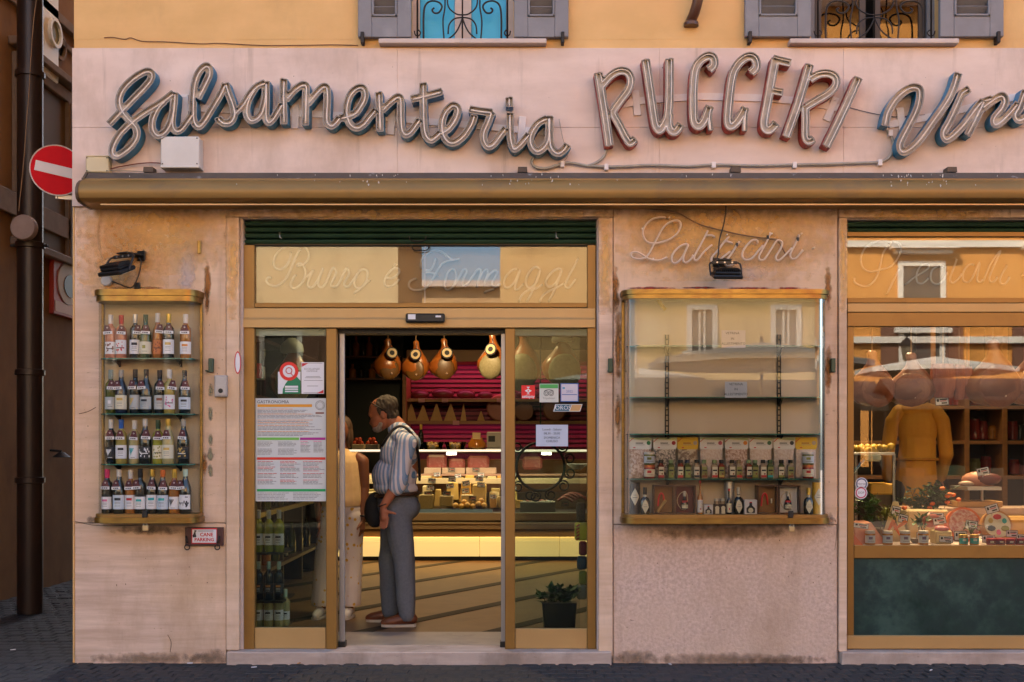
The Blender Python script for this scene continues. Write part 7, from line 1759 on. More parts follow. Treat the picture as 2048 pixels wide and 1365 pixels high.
def plant(label, u0, u1, v0, v1, y, n, lm, seed, l=.05, wd=.016, name='potted_plant', cat='plant', pot=None, stems=8, flowers=None, root_v=None):
    g_ = random.Random(seed); x0, x1, z0, z1 = px(u0, y), px(u1, y), pz(v1, y), pz(v0, y)
    t = thing(name, label, cat, ((x0 + x1) / 2, y, z0))
    xm = (x0 + x1) / 2; zr = z0 if root_v is None else pz(root_v, y)
    st = MB(); lf = MB(); tips = []
    for i in range(stems):
        a = Vector((xm + g_.uniform(-.25, .25) * (x1 - x0), y + g_.uniform(-.03, .03), zr)); b = Vector((g_.uniform(x0, x1), y + g_.uniform(-.10, .10), z0 + (z1 - z0) * g_.uniform(.35, 1)))
        mid = (a + b) / 2 + Vector((0, 0, .04)); sp = spline([tuple(a), tuple(mid), tuple(b)], 4); st.tube(sp, .0022, 4); tips.append(sp)
    for i in range(n):
        sp = g_.choice(tips); p = Vector(g_.choice(sp[2:])) ; d = Vector((g_.uniform(-1, 1), g_.uniform(-1, .6), g_.uniform(-.3, .9)))
        leaf(lf, p, d, l * g_.uniform(.6, 1.25), wd * g_.uniform(.7, 1.2))
    st.build('stems', mat('plant_stem', (.05, .06, .02), .7), t); lf.build('leaves', lm, t, kind='stuff')
    if flowers:
        for i in range(flowers[0]):
            p = g_.choice(tips)[-1]; MB().ball((p[0] + g_.uniform(-.04, .04), y - .09, p[2] - g_.uniform(0, .05)), flowers[2], 8, 5, (1, 1, .7)).build('flower', flowers[1], t, smooth=True)
    return t
LEAFD = mat('dark_leaf', (.025, .06, .018), .4, 0, col2=(.045, .10, .028), scale=9); LEAFB = mat('bright_leaf', (.06, .15, .03), .45, 0, col2=(.03, .09, .02), scale=9); LEAFY = mat('yellow_green_leaf', (.20, .22, .03), .5, 0, col2=(.10, .15, .03), scale=9)
yp_ = .42
t = plant('leafy green plant in a dark square pot behind the right pane', 1070, 1162, 1176, 1216, yp_, 230, LEAFD, 3, .06, .024, stems=22, root_v=1216)
m = MB(); q = lambda u, v, y: (px(u, y), y, pz(v, y))
m.add([q(1084, 1207, yp_ - .12), q(1154, 1207, yp_ - .12), (px(1154, yp_), yp_ + .12, pz(1207, yp_)), (px(1084, yp_), yp_ + .12, pz(1207, yp_)), q(1089, 1256, yp_ - .10), q(1150, 1256, yp_ - .10), (px(1150, yp_), yp_ + .1, ZF), (px(1089, yp_), yp_ + .1, ZF)], [(0, 1, 2, 3), (4, 5, 6, 7), (0, 1, 5, 4), (1, 2, 6, 5), (2, 3, 7, 6), (3, 0, 4, 7)])
m.build('pot', mat('dark_pot', (.018, .018, .018), .5), t)

# ---- wine rack behind the left pane
wr = thing('wine_rack', 'dark three tier wine rack behind the lower left pane', 'wine rack', (px(530, .5), .5, ZF))
tiers = [(1104, 'lime', 'white', 'white'), (1199, 'dark', 'mint', 'dark'), (1253, 'pale', 'mint', 'white')]
x0, x1 = px(496, .5), px(574, .5)
for v, *_ in tiers: MB().box(x0, x1, .36, .78, pz(v, .45) - .015, pz(v, .45) - .0005, .002).build('shelf', BLACKM, wr)
for xx in (x0, ): MB().box(xx - .02, xx, .36, .78, ZF, 1.1).build('side', BLACKM, wr)
for r_, (v, gl, cap, lab) in enumerate(tiers):
    for i, u in enumerate((517, 537.5, 558)):
        yb_ = .45; s_ = 1.0 if r_ < 2 else .92
        sh = 'bordeaux'
        bottle(f"{['yellow-green white wine bottle', 'dark oil bottle', 'pale white wine bottle'][r_]} on the {['upper', 'middle', 'bottom'][r_]} rack tier, {['left', 'centre', 'right'][i]} one of three", (px(u, yb_), yb_, pz(v, yb_)), sh, gl, cap, lab, 'ink' if r_ != 1 else 'orange', .05, .13, False, 'bottles in the rack behind the left pane', s=s_ * (.9 if r_ == 1 else 1), art_kind=0)
bottle('small pale bottle with white tag at the right of the bottom tier', (px(571, .5), .5, pz(1253, .45)), 'bordeaux', 'pale', 'mint', 'white', 'ink', .05, .12, False, None, s=.86)
ps = thing('dark_shelf_unit', 'dark wooden shelf wall receding along the left inside of the shop', 'shelves', (XI0 + .25, 3, ZF))
for yy in (1.3, 2.2, 3.1, 4.0, 4.9): MB().box(XI0 + .06, XI0 + .36, yy - .02, yy + .02, ZF, 2.6).build('upright', DARKW, ps)
for zz in (.35, .85, 1.35, 1.85, 2.35): MB().box(XI0 + .06, XI0 + .40, 1.3, 4.9, zz - .015, zz + .015).build('shelf', mat('shelf_brown', (.11, .05, .025), .5), ps)
MB().box(XI0 + .40, XI0 + .41, 1.3, 4.9, .835, .875).build('price_rail', mat('yellow_rail', (.50, .34, .06), .5), ps)
gg = random.Random(21)
for zi, zz in enumerate((.365, .865, 1.365)):
    for i in range(9):
        yy = 1.55 + i * .37; o = MB().lathe([(.04, 0), (.042, .2), (.015, .25), (.015, .31)], (XI0 + .30, yy, zz), 10).build('bottle', BG[gg.choice(['dark', 'dark', 'amber', 'olive'])], smooth=45); tag(o, f'dim bottle, {ORD[i]} from the front on the dark left shelf wall\'s {("lowest", "second", "third")[zi]} shelf', 'bottle', 'bottles on the dark left shelf wall')
# little red and white packet inside the left pane edge
t = thing('first_aid_pack', 'small red and white box on the inner jamb behind the left pane', 'wall box', (px(519, .3), .3, pz(760, .3)))
pbox(511, 528, 733, 760, .28, .33, .006).build('box', colmat('white_pack', (.5, .48, .44), .6), t); pbox(513, 523, 727, 757, .27, .279, .003).build('red_band', REDINK, t)

# ================================================================== RIGHT WINDOW DISPLAY
YD = .12
zs = pz(1091.5, .12)
wd_ = thing('display_counter', 'pale marble window counter carrying the deli display', 'counter', (px(2050, .5), .12, ZF))
MB().box(px(1700), 4.6, .118, .95, zs - .03, zs, .003).build('marble_top', SILLST, wd_); MB().box(px(1700), 4.6, .16, .92, ZF, zs - .03).build('cupboard', BRN, wd_)
zl_ = pz(1016, .95)
MB().box(px(1745, .95), 4.6, .95, 1.25, zl_ - .05, zl_, .004).build('rear_ledge', FAT, wd_); MB().box(px(1745, .95), 4.6, .97, 1.23, ZF, zl_ - .05).build('rear_front', mat('pale_panel', (.40, .30, .18), .5), wd_)
HONEY = mat('honey', (.38, .16, .02), .1, spec=.6); PURP = colmat('purple_label', (.16, .11, .20), .7)
for i, u in enumerate((1740, 1775, 1810, 1846.5)):
    jar(f'white-lidded honey jar, {ORD[i]} from the left along the window edge', u, .19, zs, .034, .094, CP['white'], HONEY, (LB['blue'], PURP), 'honey_jar', 'jar', 'honey jars along the window edge')
for i, u in enumerate((1927, 1948.5)): jar(f'{("left", "right")[i]} small amber jar with teal label in the window', u, .17, zs, .030, .07, CP['gold'], HONEY, (ART['teal'], LB['cream']), 'amber_jar', 'jar')
for i, u in enumerate((1982, 2001, 2021, 2040, 2062)): jar(f'low dark red jar, {ORD[i]} from the left at the window right', u, .17, zs, .031, .045, CP['red'], TOMJ, (colmat('dark_red_label', (.12, .015, .015), .6), LB['cream']), 'sauce_jar', 'jar', 'dark sauce jars in the window')
PORK = mat('salmon_pork', (.60, .26, .16), .4, 0, col2=(.54, .20, .12), scale=6, col3=(.66, .38, .26), scale3=8)
m = MB(); x0, x1 = px(1704, .3), px(1766, .3)
m.add([(x0, .22, zs), (x1, .22, zs), (x1, .5, zs), (x0, .5, zs), (x0, .24, zs + .13), (x0 + .12, .25, zs + .145), (x0 + .13, .45, zs + .15), (x0, .48, zs + .14)], [(0, 1, 2, 3), (4, 5, 6, 7), (0, 1, 5, 4), (1, 2, 6, 5), (2, 3, 7, 6), (3, 0, 4, 7)])
tag(m.build('pork_slab', PORK), 'large salmon pink pork slab at the left end of the window display', 'meat')
m = MB(); m.add([(px(1700, .2), .15, zs), (px(1722, .2), .15, zs), (px(1700, .2), .25, zs), (px(1704, .2), .17, zs + .075)], [(0, 1, 2), (0, 1, 3), (1, 2, 3), (2, 0, 3)]); tag(m.build('orange_wedge', mat('orange_rind', (.60, .12, .02), .4)), 'small bright orange wedge in the window corner', 'cheese')
m = MB(); yy = .42; q = lambda u, v, y: (px(u, y), y, pz(v, y))
m.add([q(1768, 1060, yy), q(1812, 1062, yy), q(1806, 1062, yy + .25), q(1772, 1060, yy + .25), q(1786, 1003, yy + .04), q(1796, 1004, yy + .04), q(1797, 1006, yy + .2), q(1786, 1006, yy + .2)], [(0, 1, 2, 3), (4, 5, 6, 7), (0, 1, 5, 4), (1, 2, 6, 5), (2, 3, 7, 6), (3, 0, 4, 7)])
m.box(px(1768, yy), px(1812, yy), yy, yy + .26, zs, pz(1060.5, yy)); tag(m.build('hard_cheese', CHEESE[1]), 'tall pointed hard cheese wedge left of centre in the window', 'cheese')
o = MB().box(px(1816, .62), px(1898, .62), .62, .85, zs, pz(1020, .62), .012).build('cheese', CHEESE[1]); tag(o, 'wide pale cheese block behind the price cards in the window', 'cheese')
for i, (u, v, ry) in enumerate(((1782, 1052, 30), (1792, 1056, -25), (1802, 1050, 55))):
    o = MB().lathe([(.004, -.06), (.016, .03), (.012, .045)], n=8).xform(Matrix.Translation((px(u, .3), .3, pz(v, .3))) @ Matrix.Rotation(rad(ry), 4, 'Y')).build('carrot', mat('carrot', (.60, .14, .015), .5), smooth=True); tag(o, f'small orange carrot among the window herbs, {("leftmost", "lowest", "rightmost")[i]} of three', 'carrot', 'carrots in the window')
def round_piece(name, label, u, v, r, y, rim, face, cat):
    t = thing(name, label, cat, (px(u, y), y, pz(v, y) - r))
    MB().lathe([(r, 0), (r, .06), (r * .9, .07)], (0, 0, 0), 26, 'y').xform(Matrix.Translation((px(u, y), y, pz(v, y))) @ Matrix.Rotation(rad(-16), 4, 'X')).build('rim', rim, t, smooth=40)
    MB().lathe([(.001, -.004), (r * .86, -.004), (r * .88, .01)], (0, 0, 0), 26, 'y', cap=False).xform(Matrix.Translation((px(u, y), y, pz(v, y))) @ Matrix.Rotation(rad(-16), 4, 'X')).build('face', face, t)
    return t
round_piece('round_salami', 'orange-rimmed round salami standing on edge in the window', 1929, 1049, .125, .45, mat('orange_rind', (.60, .12, .02), .4), mat('speckled_salami', (.42, .12, .10), .5, 0, col2=(.60, .40, .34), scale=40, amt=2), 'salami')
t = round_piece('labelled_cheese', 'white labelled cheese wheel with coloured print leaning in the window', 1995, 1050, .105, .34, mat('wheel_rind', (.40, .18, .05), .5), LB['cream'], 'cheese')
m = MB(); gg = random.Random(2)
for k, mm in enumerate((ART['teal'], ART['red'], ART['gold'], INK, ART['pink'], ART['olive'])):
    a = k * 1.05 + .5; m.use(mm).lathe([(.02, -.010), (.02, -.006)], (.055 * math.cos(a), 0, .055 * math.sin(a)), 8, 'y', sx=1.5 if k % 2 else .8)
m.xform(Matrix.Translation((px(1995, .34), .34, pz(1050, .34))) @ Matrix.Rotation(rad(-16), 4, 'X')); m.build('label_print', None, t)
o = MB().box(px(2010, .6), px(2075, .6), .6, .8, zs, pz(1035, .6), .02).build('cheese', CHEESE[3]); tag(o, 'orange cheese block at the right edge of the window', 'cheese')
o = MB().box(px(1872, .22), px(1905, .22), .22, .34, zs, pz(1062, .22), .008).build('cheese', CHEESE[1]); tag(o, 'cream cheese block behind the white front card', 'cheese')
o = MB().lathe([(.02, zs), (.055, zs + .03), (.058, zs + .035), (.02, zs + .012)], (px(1832, .3), .3, 0), 16).build('dish', mat('grey_tray', (.25, .23, .20), .5), smooth=45); tag(o, 'small grey dish between the honey jars', 'dish')
o = MB().ball((px(1883, .26), .26, pz(1058, .26)), .05, 12, 8, (1, .8, .45)).build('pink_meat_slice', colmat('raspberry_meat', (.50, .10, .11), .4), smooth=True); tag(o, 'pink rolled meat on the cream cheese block', 'meat')
o = MB().ball((px(1862, .45), .45, pz(1040, .45)), .07, 12, 8, (1, .8, .8)).build('salami', MEAT, smooth=True); tag(o, 'dark pink salami end between the herbs and the cards', 'salami')
for i, (u, v, w_, h, rt, y, lab) in enumerate([(1722, 1052, 30, 10, 8, .22, 'narrow price card lying on the pork slab'), (1792, 1022, 18, 18, 12, .38, 'price card pinned to the tall cheese wedge'), (1806, 1038, 19, 17, 14, .30, 'tilted price card below the tall wedge'), (1874, 1032, 27, 12, 2, .42, 'dark topped price card in the window centre'), (1879, 1042, 26, 14, -8, .36, 'tilted price card just below the dark topped one'), (1943, 1049, 24, 15, 8, .32, 'white price card on the orange-rimmed salami'), (1984, 1018, 26, 17, -16, .34, 'tilted price card above the labelled cheese wheel'), (1892, 1079, 28, 13, 4, .15, 'white folded card at the front window edge'), (1921, 1072, 26, 19, 0, .22, 'black bordered card behind the amber jars'), (1977, 1078, 26, 15, 0, .22, 'black bordered card behind the dark red jars'), (2024, 1068, 24, 14, 2, .20, 'black bordered card right of the cheese wheel'), (2043, 1076, 20, 14, 6, .16, 'black bordered card cut by the right frame edge'), (1966, 943, 25, 15, -12, .62, 'tilted price card standing above the cut ham'), (1884, 803, 27, 16, -4, .50, 'white price card hanging below the pancetta'), (1843, 1072, 20, 14, 0, .30, 'white card between the third and fourth honey jars')]):
    card(lab, u, v, w_, h, y, rad(rt), rad(-6), pin=i in (6, 12), group='price cards in the window')
plant('leafy herb pot foliage at the left of the window display', 1706, 1762, 985, 1046, .55, 120, LEAFB, 5, .065, .020, 'herb_plant', stems=14, root_v=1060); plant('yellow green herb sprigs beside the tall cheese wedge', 1748, 1782, 1005, 1050, .5, 60, LEAFY, 6, .05, .010, 'herb_plant', stems=10, root_v=1066)
plant('dark leafy plant with orange blooms in the middle of the window', 1792, 1912, 962, 1032, .80, 330, LEAFD, 7, .06, .021, 'flowering_plant', stems=26, flowers=(9, mat('orange_flower', (.60, .13, .015), .5), .022), root_v=1036)
plant('small green sprig before the pale cheese block', 1830, 1862, 1030, 1058, .34, 60, LEAFB, 8, .045, .014, 'herb_sprig', stems=8, root_v=1064); plant('pale flowering sprig leaning on the round salami', 1930, 1962, 1044, 1072, .33, 70, LEAFY, 9, .03, .010, 'herb_sprig', stems=9, flowers=(7, PAPER, .010), root_v=1076); plant('sprig of carrot tops above the small carrots', 1778, 1800, 1026, 1048, .3, 40, LEAFY, 10, .03, .007, 'herb_sprig', stems=7, root_v=1052)
t = thing('slicing_stand', 'wooden block with steel plate on a post holding cut ham', 'slicing stand', (px(1960, .9), .95, zl_))
MB().box(px(1915, .98), px(2006, .98), .98, 1.2, zl_, pz(1003, .98), .006).build('block', mat('beech', (.50, .28, .10), .5, 0, col2=(.44, .24, .08), scale=3, stretch=(1, 1, 8)), t)
MB().lathe([(.011, pz(1003, 1.05)), (.011, pz(979, 1.05))], (px(1964, 1.05), 1.05, 0), 10).build('post', STEEL, t); MB().slab([(px(1910, 1.0), 1.0), (px(1925, 1.0), .90), (px(1992, 1.0), .90), (px(1992, 1.0), 1.2), (px(1920, 1.0), 1.2)], pz(980, 1), pz(973, 1)).build('plate', STEEL, t)
hp = thing('cut_ham', 'cut ham half with dark lean side on the steel plate', 'ham', (px(1960, 1.0), 1.02, pz(973, 1)))
zq = pz(973, 1)
MB().ball((px(1962, 1), 1.04, zq + .045), .135, 16, 8, (1, .6, .5)).build('fat_side', PORK, hp, smooth=True); MB().ball((px(1975, 1), .985, zq + .055), .10, 14, 8, (1, .4, .46)).build('lean_side', DM, hp, smooth=True); MB().ball((px(1932, 1), .99, zq + .02), .06, 12, 6, (1.1, .4, .35)).build('shank_end', FAT, hp, smooth=True)
t = thing('pasta_tray', 'tray of yellow filled pasta at the upper left of the window', 'tray', (px(1750, .8), .8, pz(908, .8)))
MB().box(px(1700, .7), px(1790, .7), .7, 1.1, pz(911, .7), pz(905, .7), .004).build('tray', STEEL, t)
m = MB(); m.blobs((px(1745, .85), .88, pz(899, .8)), (.13, .14, .02), 40, .018, .03, 6); m.build('pasta', mat('egg_pasta', (.60, .40, .05), .5, 0, col2=(.52, .32, .03), scale=12), t, smooth=True, kind='stuff')
MB().tube([(px(1712, .9), .9, pz(908, .9)), (px(1712, .9), .9, zs)], .012, 8).tube([(px(1788, .9), .9, pz(908, .9)), (px(1788, .9), .9, zs)], .012, 8).build('legs', STEEL, t)
o = MB().box(px(1742, .9), px(1792, .9), .9, 1.2, pz(990, .9), pz(968, .9), .01).build('cheese', mat('bright_yellow_cheese', (.60, .34, .03), .45, 0, col2=(.52, .28, .025), scale=6)); tag(o, 'bright yellow cheese block behind the left herbs', 'cheese')
MB_ = MB().box(px(1742, .9), px(1792, .9), .92, 1.18, zs, pz(990.3, .9)); tag(MB_.build('cheese_stand', BRN), 'brown stand carrying the bright yellow cheese block', 'stand')
t = thing('window_lamp', 'small glass clip lamp on the left edge of the window', 'lamp', (px(1722, .4), .4, pz(925, .4)))
MB().tube([(px(1706, .4), .4, pz(945, .4)), (px(1732, .4), .4, pz(915, .4))], .012, 8).build('arm', glass('lamp_arm_glass', (.8, .9, .8), 1.5), t); MB().box(px(1728, .4), px(1760, .4), .36, .42, pz(923, .4), pz(909, .4), .012).build('head', mat('pale_green_plastic', (.40, .42, .28), .4), t)
# hams in the window
for i, (u, vt, s_, k, r_, face, lab) in enumerate([(1744, 702, .96, 0, 14, True, 'dark cured ham hanging first from the left in the shop window'), (1822, 706, .92, 1, -20, True, 'dark cured ham hanging second from the left in the shop window'), (1986, 680, 1.15, 2, 6, True, 'broad dark ham hanging right of the pancetta'), (2060, 694, 1.02, 0, -10, True, 'dark ham hanging at the right edge of the window')]):
    ham(lab, u, vt, .50, s_, k, rad(r_), True, face, False, fs=(.128, .024, .150), fz=-.29, group='hams hanging in the shop window')
PANC = mat('pancetta', (.15, .028, .018), .4, 0, col2=(.30, .10, .06), scale=7, stretch=(2.5, 1, .4), amt=1.6, bump=.4)
for i, (u, w_, v0, v1, lab) in enumerate(((1886, 44, 728, 796, 'wide slab of pancetta hanging in the shop window'), (1918, 20, 730, 800, 'narrow strip of pancetta hanging beside the wide slab'), (1934, 18, 734, 798, 'last narrow strip of pancetta before the broad ham'))):
    t = thing('pancetta', lab, 'pancetta', (px(u, .5), .5, pz(v1, .5)), 'hams hanging in the shop window')
    k = (DIST + .5) / DIST / PPM; m = MB()
    n = 7; vs = []
    for j in range(n):
        f = j / (n - 1); wv = w_ * k / 2 * (.72 + .5 * math.sin(math.pi * (.2 + .7 * f))) ; z = pz(v0 + (v1 - v0) * f, .5); th = .035 * (.4 + .8 * math.sin(math.pi * min(.97, .1 + f * .85)))
        for a in range(10): q = 2 * math.pi * a / 10; vs.append((px(u, .5) + wv * math.copysign(abs(math.cos(q)) ** .6, math.cos(q)), .5 + th * math.copysign(abs(math.sin(q)) ** .6, math.sin(q)), z))
    m.add(vs, [(j * 10 + a, j * 10 + (a + 1) % 10, (j + 1) * 10 + (a + 1) % 10, (j + 1) * 10 + a) for j in range(n - 1) for a in range(10)] + [tuple(range(10)), tuple(range((n - 1) * 10, n * 10))])
    m.build('slab', PANC, t, smooth=45); MB().tube([(px(u, .5), .5, pz(v0 + 4, .5)), (px(u, .5), .5, 3.14)], .004, 5).build('rope', MATS['ham_rope'], t)
tag(MB().tube([(px(1700, .5), .5, 2.9), (4.6, .5, 2.9)], .014, 8).build('ham_rail', STEEL), 'steel rail the window hams hang from', 'rail')
# wooden shelving behind the worker
YS = 3.1
ws = thing('wooden_shelves', 'warm lit wooden shelving behind the worker in the window room', 'shelves', (px(1980, YS), YS, ZF))
MB().box(1.74, 6.6, YS + .40, YS + .45, ZF, 3.1).build('back_panel', mat('shelf_shadow', (.045, .022, .010), .7), ws)
for v in (815, 885, 955): MB().box(px(1862, YS) if v < 850 else 1.74, 6.5, YS, YS + .4, pz(v + 4, YS), pz(v - 3, YS), .003).build('shelf', ORW, ws)
for u in (1866, 1934, 2010, 2090, 2180): MB().box(px(u - 5, YS), px(u + 5, YS), YS - .005, YS + .4, ZF, 3.0 if u > 1900 else 2.6, .003).build('upright', ORW, ws)
gg = random.Random(31)
for i, (u, v) in enumerate([(1880, 812), (1895, 812), (1915, 812), (1950, 882), (1965, 882), (1985, 882), (2025, 882), (2040, 882), (1950, 812), (1975, 812), (2030, 812), (1890, 882), (1950, 952), (1972, 952), (2028, 952)]):
    h = gg.uniform(.12, .2); o = MB().lathe([(.05, 0), (.052, h * .8), (.045, h * .84), (.045, h)], (px(u, YS + .2), YS + .2, pz(v - 3, YS)), 12).build('preserve_jar', gg.choice([HONEY, TOMJ, OLIVEJ, BG['dark']]), smooth=45); tag(o, f'preserve jar, number {i + 1} counting along the wooden shelves behind the worker'.replace(f'number {i + 1} counting', ORD[i]), 'jar', 'preserve jars on the wooden shelves')
# ================================================================== PEOPLE
def ell(c, r, rx_=0.0, ry_=0.0, rz__=0.0, n=20, m=12):
    b = MB().ball((0, 0, 0), 1, n, m)
    return b.xform(Matrix.Translation(c) @ Matrix.Rotation(rz__, 4, 'Z') @ Matrix.Rotation(ry_, 4, 'Y') @ Matrix.Rotation(rx_, 4, 'X') @ Matrix.Diagonal((*r, 1)))
def cone(p0, r0, p1, r1, fl=1.0):
    """Round cone from p0 to p1 as rings with rounded ends."""
    p0, p1 = Vector(p0), Vector(p1); d = p1 - p0; L_ = d.length; q = d.to_track_quat('Z', 'Y').to_matrix().to_4x4()
    pr = [(r0 * math.sin(a), -r0 * math.cos(a)) for a in (.15, .5, .9, 1.3)] + [(r0, 0), (r1, L_)] + [(r1 * math.cos(a), L_ + r1 * math.sin(a)) for a in (.3, .7, 1.1, 1.42)]
    return MB().lathe(pr, n=14, sy=fl).xform(Matrix.Translation(p0) @ q)
def chain_(pts): return [cone(a[:3], a[3], b[:3], b[3]) for a, b in zip(pts[:-1], pts[1:])]
def blob(name, prims, m, parent, voxel=.009, it=3, noise_amp=0.0, nscale=14, cut=None):
    """One continuous skin over overlapping shapes."""
    a = MB()
    for p in prims: a.add(p.v, p.f)
    me = a.mesh('tmp', None); o = bpy.data.objects.new('tmp', me); COL.objects.link(o)
    md = o.modifiers.new('r', 'REMESH'); md.mode = 'VOXEL'; md.voxel_size = voxel
    ms = o.modifiers.new('s', 'SMOOTH'); ms.iterations = it; ms.factor = .5
    dg = bpy.context.evaluated_depsgraph_get(); out = bpy.data.meshes.new_from_object(o.evaluated_get(dg)); out.name = name
    bpy.data.objects.remove(o); bpy.data.meshes.remove(me)
    if noise_amp:
        n_ = len(out.vertices); co = np.empty(n_ * 3, 'f'); no = np.empty(n_ * 3, 'f')
        out.vertices.foreach_get('co', co); out.vertex_normals.foreach_get('vector', no); co = co.reshape(-1, 3)
        k = np.array([noise.noise((a_ * nscale, b_ * nscale, c_ * nscale * .55)) for a_, b_, c_ in co.tolist()]); co = co + no.reshape(-1, 3) * (k * noise_amp)[:, None]
        out.vertices.foreach_set('co', co.astype('f').ravel()); out.update()
    if cut:
        bm = bmesh.new(); bm.from_mesh(out)
        for co, no in cut:
            bmesh.ops.bisect_plane(bm, geom=bm.verts[:] + bm.edges[:] + bm.faces[:], plane_co=co, plane_no=no, clear_outer=True)
            es = [e for e in bm.edges if e.is_boundary]
            if es: bmesh.ops.holes_fill(bm, edges=es)
        bm.to_mesh(out); bm.free()
    out.materials.clear(); out.materials.append(m)
    out.polygons.foreach_set('use_smooth', [True] * len(out.polygons))
    r = bpy.data.objects.new(name, out); COL.objects.link(r); r.parent = parent
    return r
def cloth(name, col, col2, scale=20, **k): return mat(name, col, .85, 0, col2=col2, scale=scale, bump=.35, bscale=7, spec=.2, **k)
def skin(name, c, c2): return mat(name, c, .5, 0, col2=c2, scale=7, spec=.4)
def hand(wrist, down, side, sc=1.0, curl=.5, thumb=None):
    """Palm, four unequal curled fingers and a thumb, as skin shapes."""
    w_, d, s = Vector(wrist), Vector(down).normalized(), Vector(side).normalized(); n_ = d.cross(s).normalized()
    P_ = []
    pc = w_ + d * .05 * sc
    P_.append(cone(w_ + d * .005, .024 * sc, w_ + d * .075 * sc, .027 * sc))
    for k in (-1.0, -.35, .35, 1.0): P_.append(cone(w_ + d * .02 * sc + s * k * .018 * sc, .014 * sc, w_ + d * .085 * sc + s * k * .030 * sc, .0125 * sc))
    for k, l in ((-1.0, .060), (-.35, .075), (.35, .080), (1.0, .068)):
        b = w_ + d * .085 * sc + s * k * .030 * sc; dd = d
        for j in range(3):
            dd = (dd + n_ * curl * .55).normalized(); e = b + dd * l * sc * (.42, .33, .25)[j]
            P_.append(cone(b, (.0105, .0095, .0085)[j] * sc, e, (.0095, .0085, .0072)[j] * sc)); b = e
    b = w_ + d * .03 * sc + s * .026 * sc; t_ = Vector(thumb).normalized() if thumb else (d + s * .9 + n_ * .3).normalized()
    e = b + (t_ + s * .3).normalized() * .040 * sc; P_.append(cone(b, .014 * sc, e, .012 * sc)); P_.append(cone(e, .012 * sc, e + t_ * .034 * sc, .009 * sc))
    return P_

# ---- man in the striped shirt, in profile, bending his head
ym = 1.10; xmn = px(795, ym)
man = thing('person', 'man in blue and white striped shirt and grey trousers standing in the doorway', 'person', (xmn, ym, ZF))
SKN = skin('tanned_skin', (.40, .155, .085), (.33, .12, .065))
sk = [ell((-.088, 0, 1.648), (.110, .078, .098), 0, rad(-14)), ell((-.135, 0, 1.560), (.066, .060, .088), 0, rad(8)), ell((-.120, 0, 1.590), (.075, .068, .070)),
      cone((-.178, 0, 1.612), .014, (-.200, 0, 1.572), .016), cone((-.19, 0, 1.64), .018, (-.175, 0, 1.65), .02), cone((-.183, -.028, 1.628), .016, (-.183, .028, 1.628), .016),
      cone((-.180, -.012, 1.535), .012, (-.180, .012, 1.535), .012), ell((-.088, -.078, 1.600), (.020, .012, .033), 0, rad(-20)), ell((-.088, .078, 1.600), (.020, .012, .033)),
      cone((.05, 0, 1.42), .070, (-.045, 0, 1.555), .060), cone((.05, 0, 1.2), .10, (.05, 0, 1.40), .10)]
sk += chain_([(.085, -.17, 1.36, .05), (.03, -.22, 1.09, .048), (-.078, -.236, .915, .029)]) + hand((-.080, -.237, .905), (.10, 0, -1), (.85, -.5, .06), 1.0, .42, (.95, -.15, -.25))
sk += chain_([(.085, .17, 1.36, .05), (-.01, .24, 1.10, .046), (-.13, .20, .93, .029)]) + hand((-.133, .198, .92), (-.1, -.1, -1), (1, 0, 0), 1.0, .45)
sk += [cone((.05, -.12, 1.36), .06, (.085, -.17, 1.36), .05), cone((.05, .12, 1.36), .06, (.085, .17, 1.36), .05), cone((.05, 0, 1.0), .09, (.05, 0, 1.25), .1)]
sk += chain_([(.05, 0, 1.02, .09), (.0, -.085, .86, .08), (.06, -.09, .535, .052), (.086, -.10, .10, .036)]) + chain_([(.05, 0, 1.02, .09), (-.02, .085, .86, .08), (-.075, .10, .52, .052), (-.072, .115, .10, .036)])
blob('body', sk, SKN, man, .007, 3)
SHIRTM = bpy.data.materials.new('striped_shirt')
t_, N, L = nodes_of(SHIRTM); b = N['Principled BSDF']; b.inputs['Roughness'].default_value = .85; b.inputs['Specular IOR Level'].default_value = .2
tc = N.new('ShaderNodeTexCoord'); mp = N.new('ShaderNodeMapping'); mp.inputs['Rotation'].default_value = (0, rad(4), rad(26)); L.new(tc.outputs['Object'], mp.inputs[0])
wv = N.new('ShaderNodeTexWave'); wv.inputs['Scale'].default_value = 9.6; wv.inputs['Distortion'].default_value = 1.1; wv.inputs['Detail Scale'].default_value = .6; wv.inputs['Detail'].default_value = 1; L.new(mp.outputs[0], wv.inputs['Vector'])
cr_ = N.new('ShaderNodeValToRGB'); el = cr_.color_ramp.elements
el[0].position = .40; el[0].color = (.10, .26, .52, 1); el[1].position = .52; el[1].color = (.66, .64, .70, 1); e3 = el.new(.16); e3.color = (.26, .37, .55, 1)
L.new(wv.outputs['Fac'], cr_.inputs[0]); L.new(cr_.outputs[0], b.inputs['Base Color'])
nz = N.new('ShaderNodeTexNoise'); nz.inputs['Scale'].default_value = 9; nz.inputs['Detail'].default_value = 4; L.new(tc.outputs['Object'], nz.inputs['Vector'])
bp_ = N.new('ShaderNodeBump'); bp_.inputs['Strength'].default_value = .55; bp_.inputs['Distance'].default_value = .03; L.new(nz.outputs['Fac'], bp_.inputs['Height']); L.new(bp_.outputs[0], b.inputs['Normal'])
sh = [ell((-.022, 0, 1.130), (.176, .176, .17)), ell((.012, 0, 1.300), (.148, .185, .17), 0, rad(8)), ell((.055, 0, 1.415), (.112, .195, .085), 0, rad(18)), ell((-.015, 0, 1.045), (.176, .172, .085), 0, rad(4)),
      cone((.060, 0, 1.42), .088, (.005, 0, 1.488), .078)]
sh += chain_([(.085, -.165, 1.385, .078), (.030, -.222, 1.110, .070)]) + chain_([(.085, .165, 1.385, .078), (-.01, .24, 1.11, .070)])
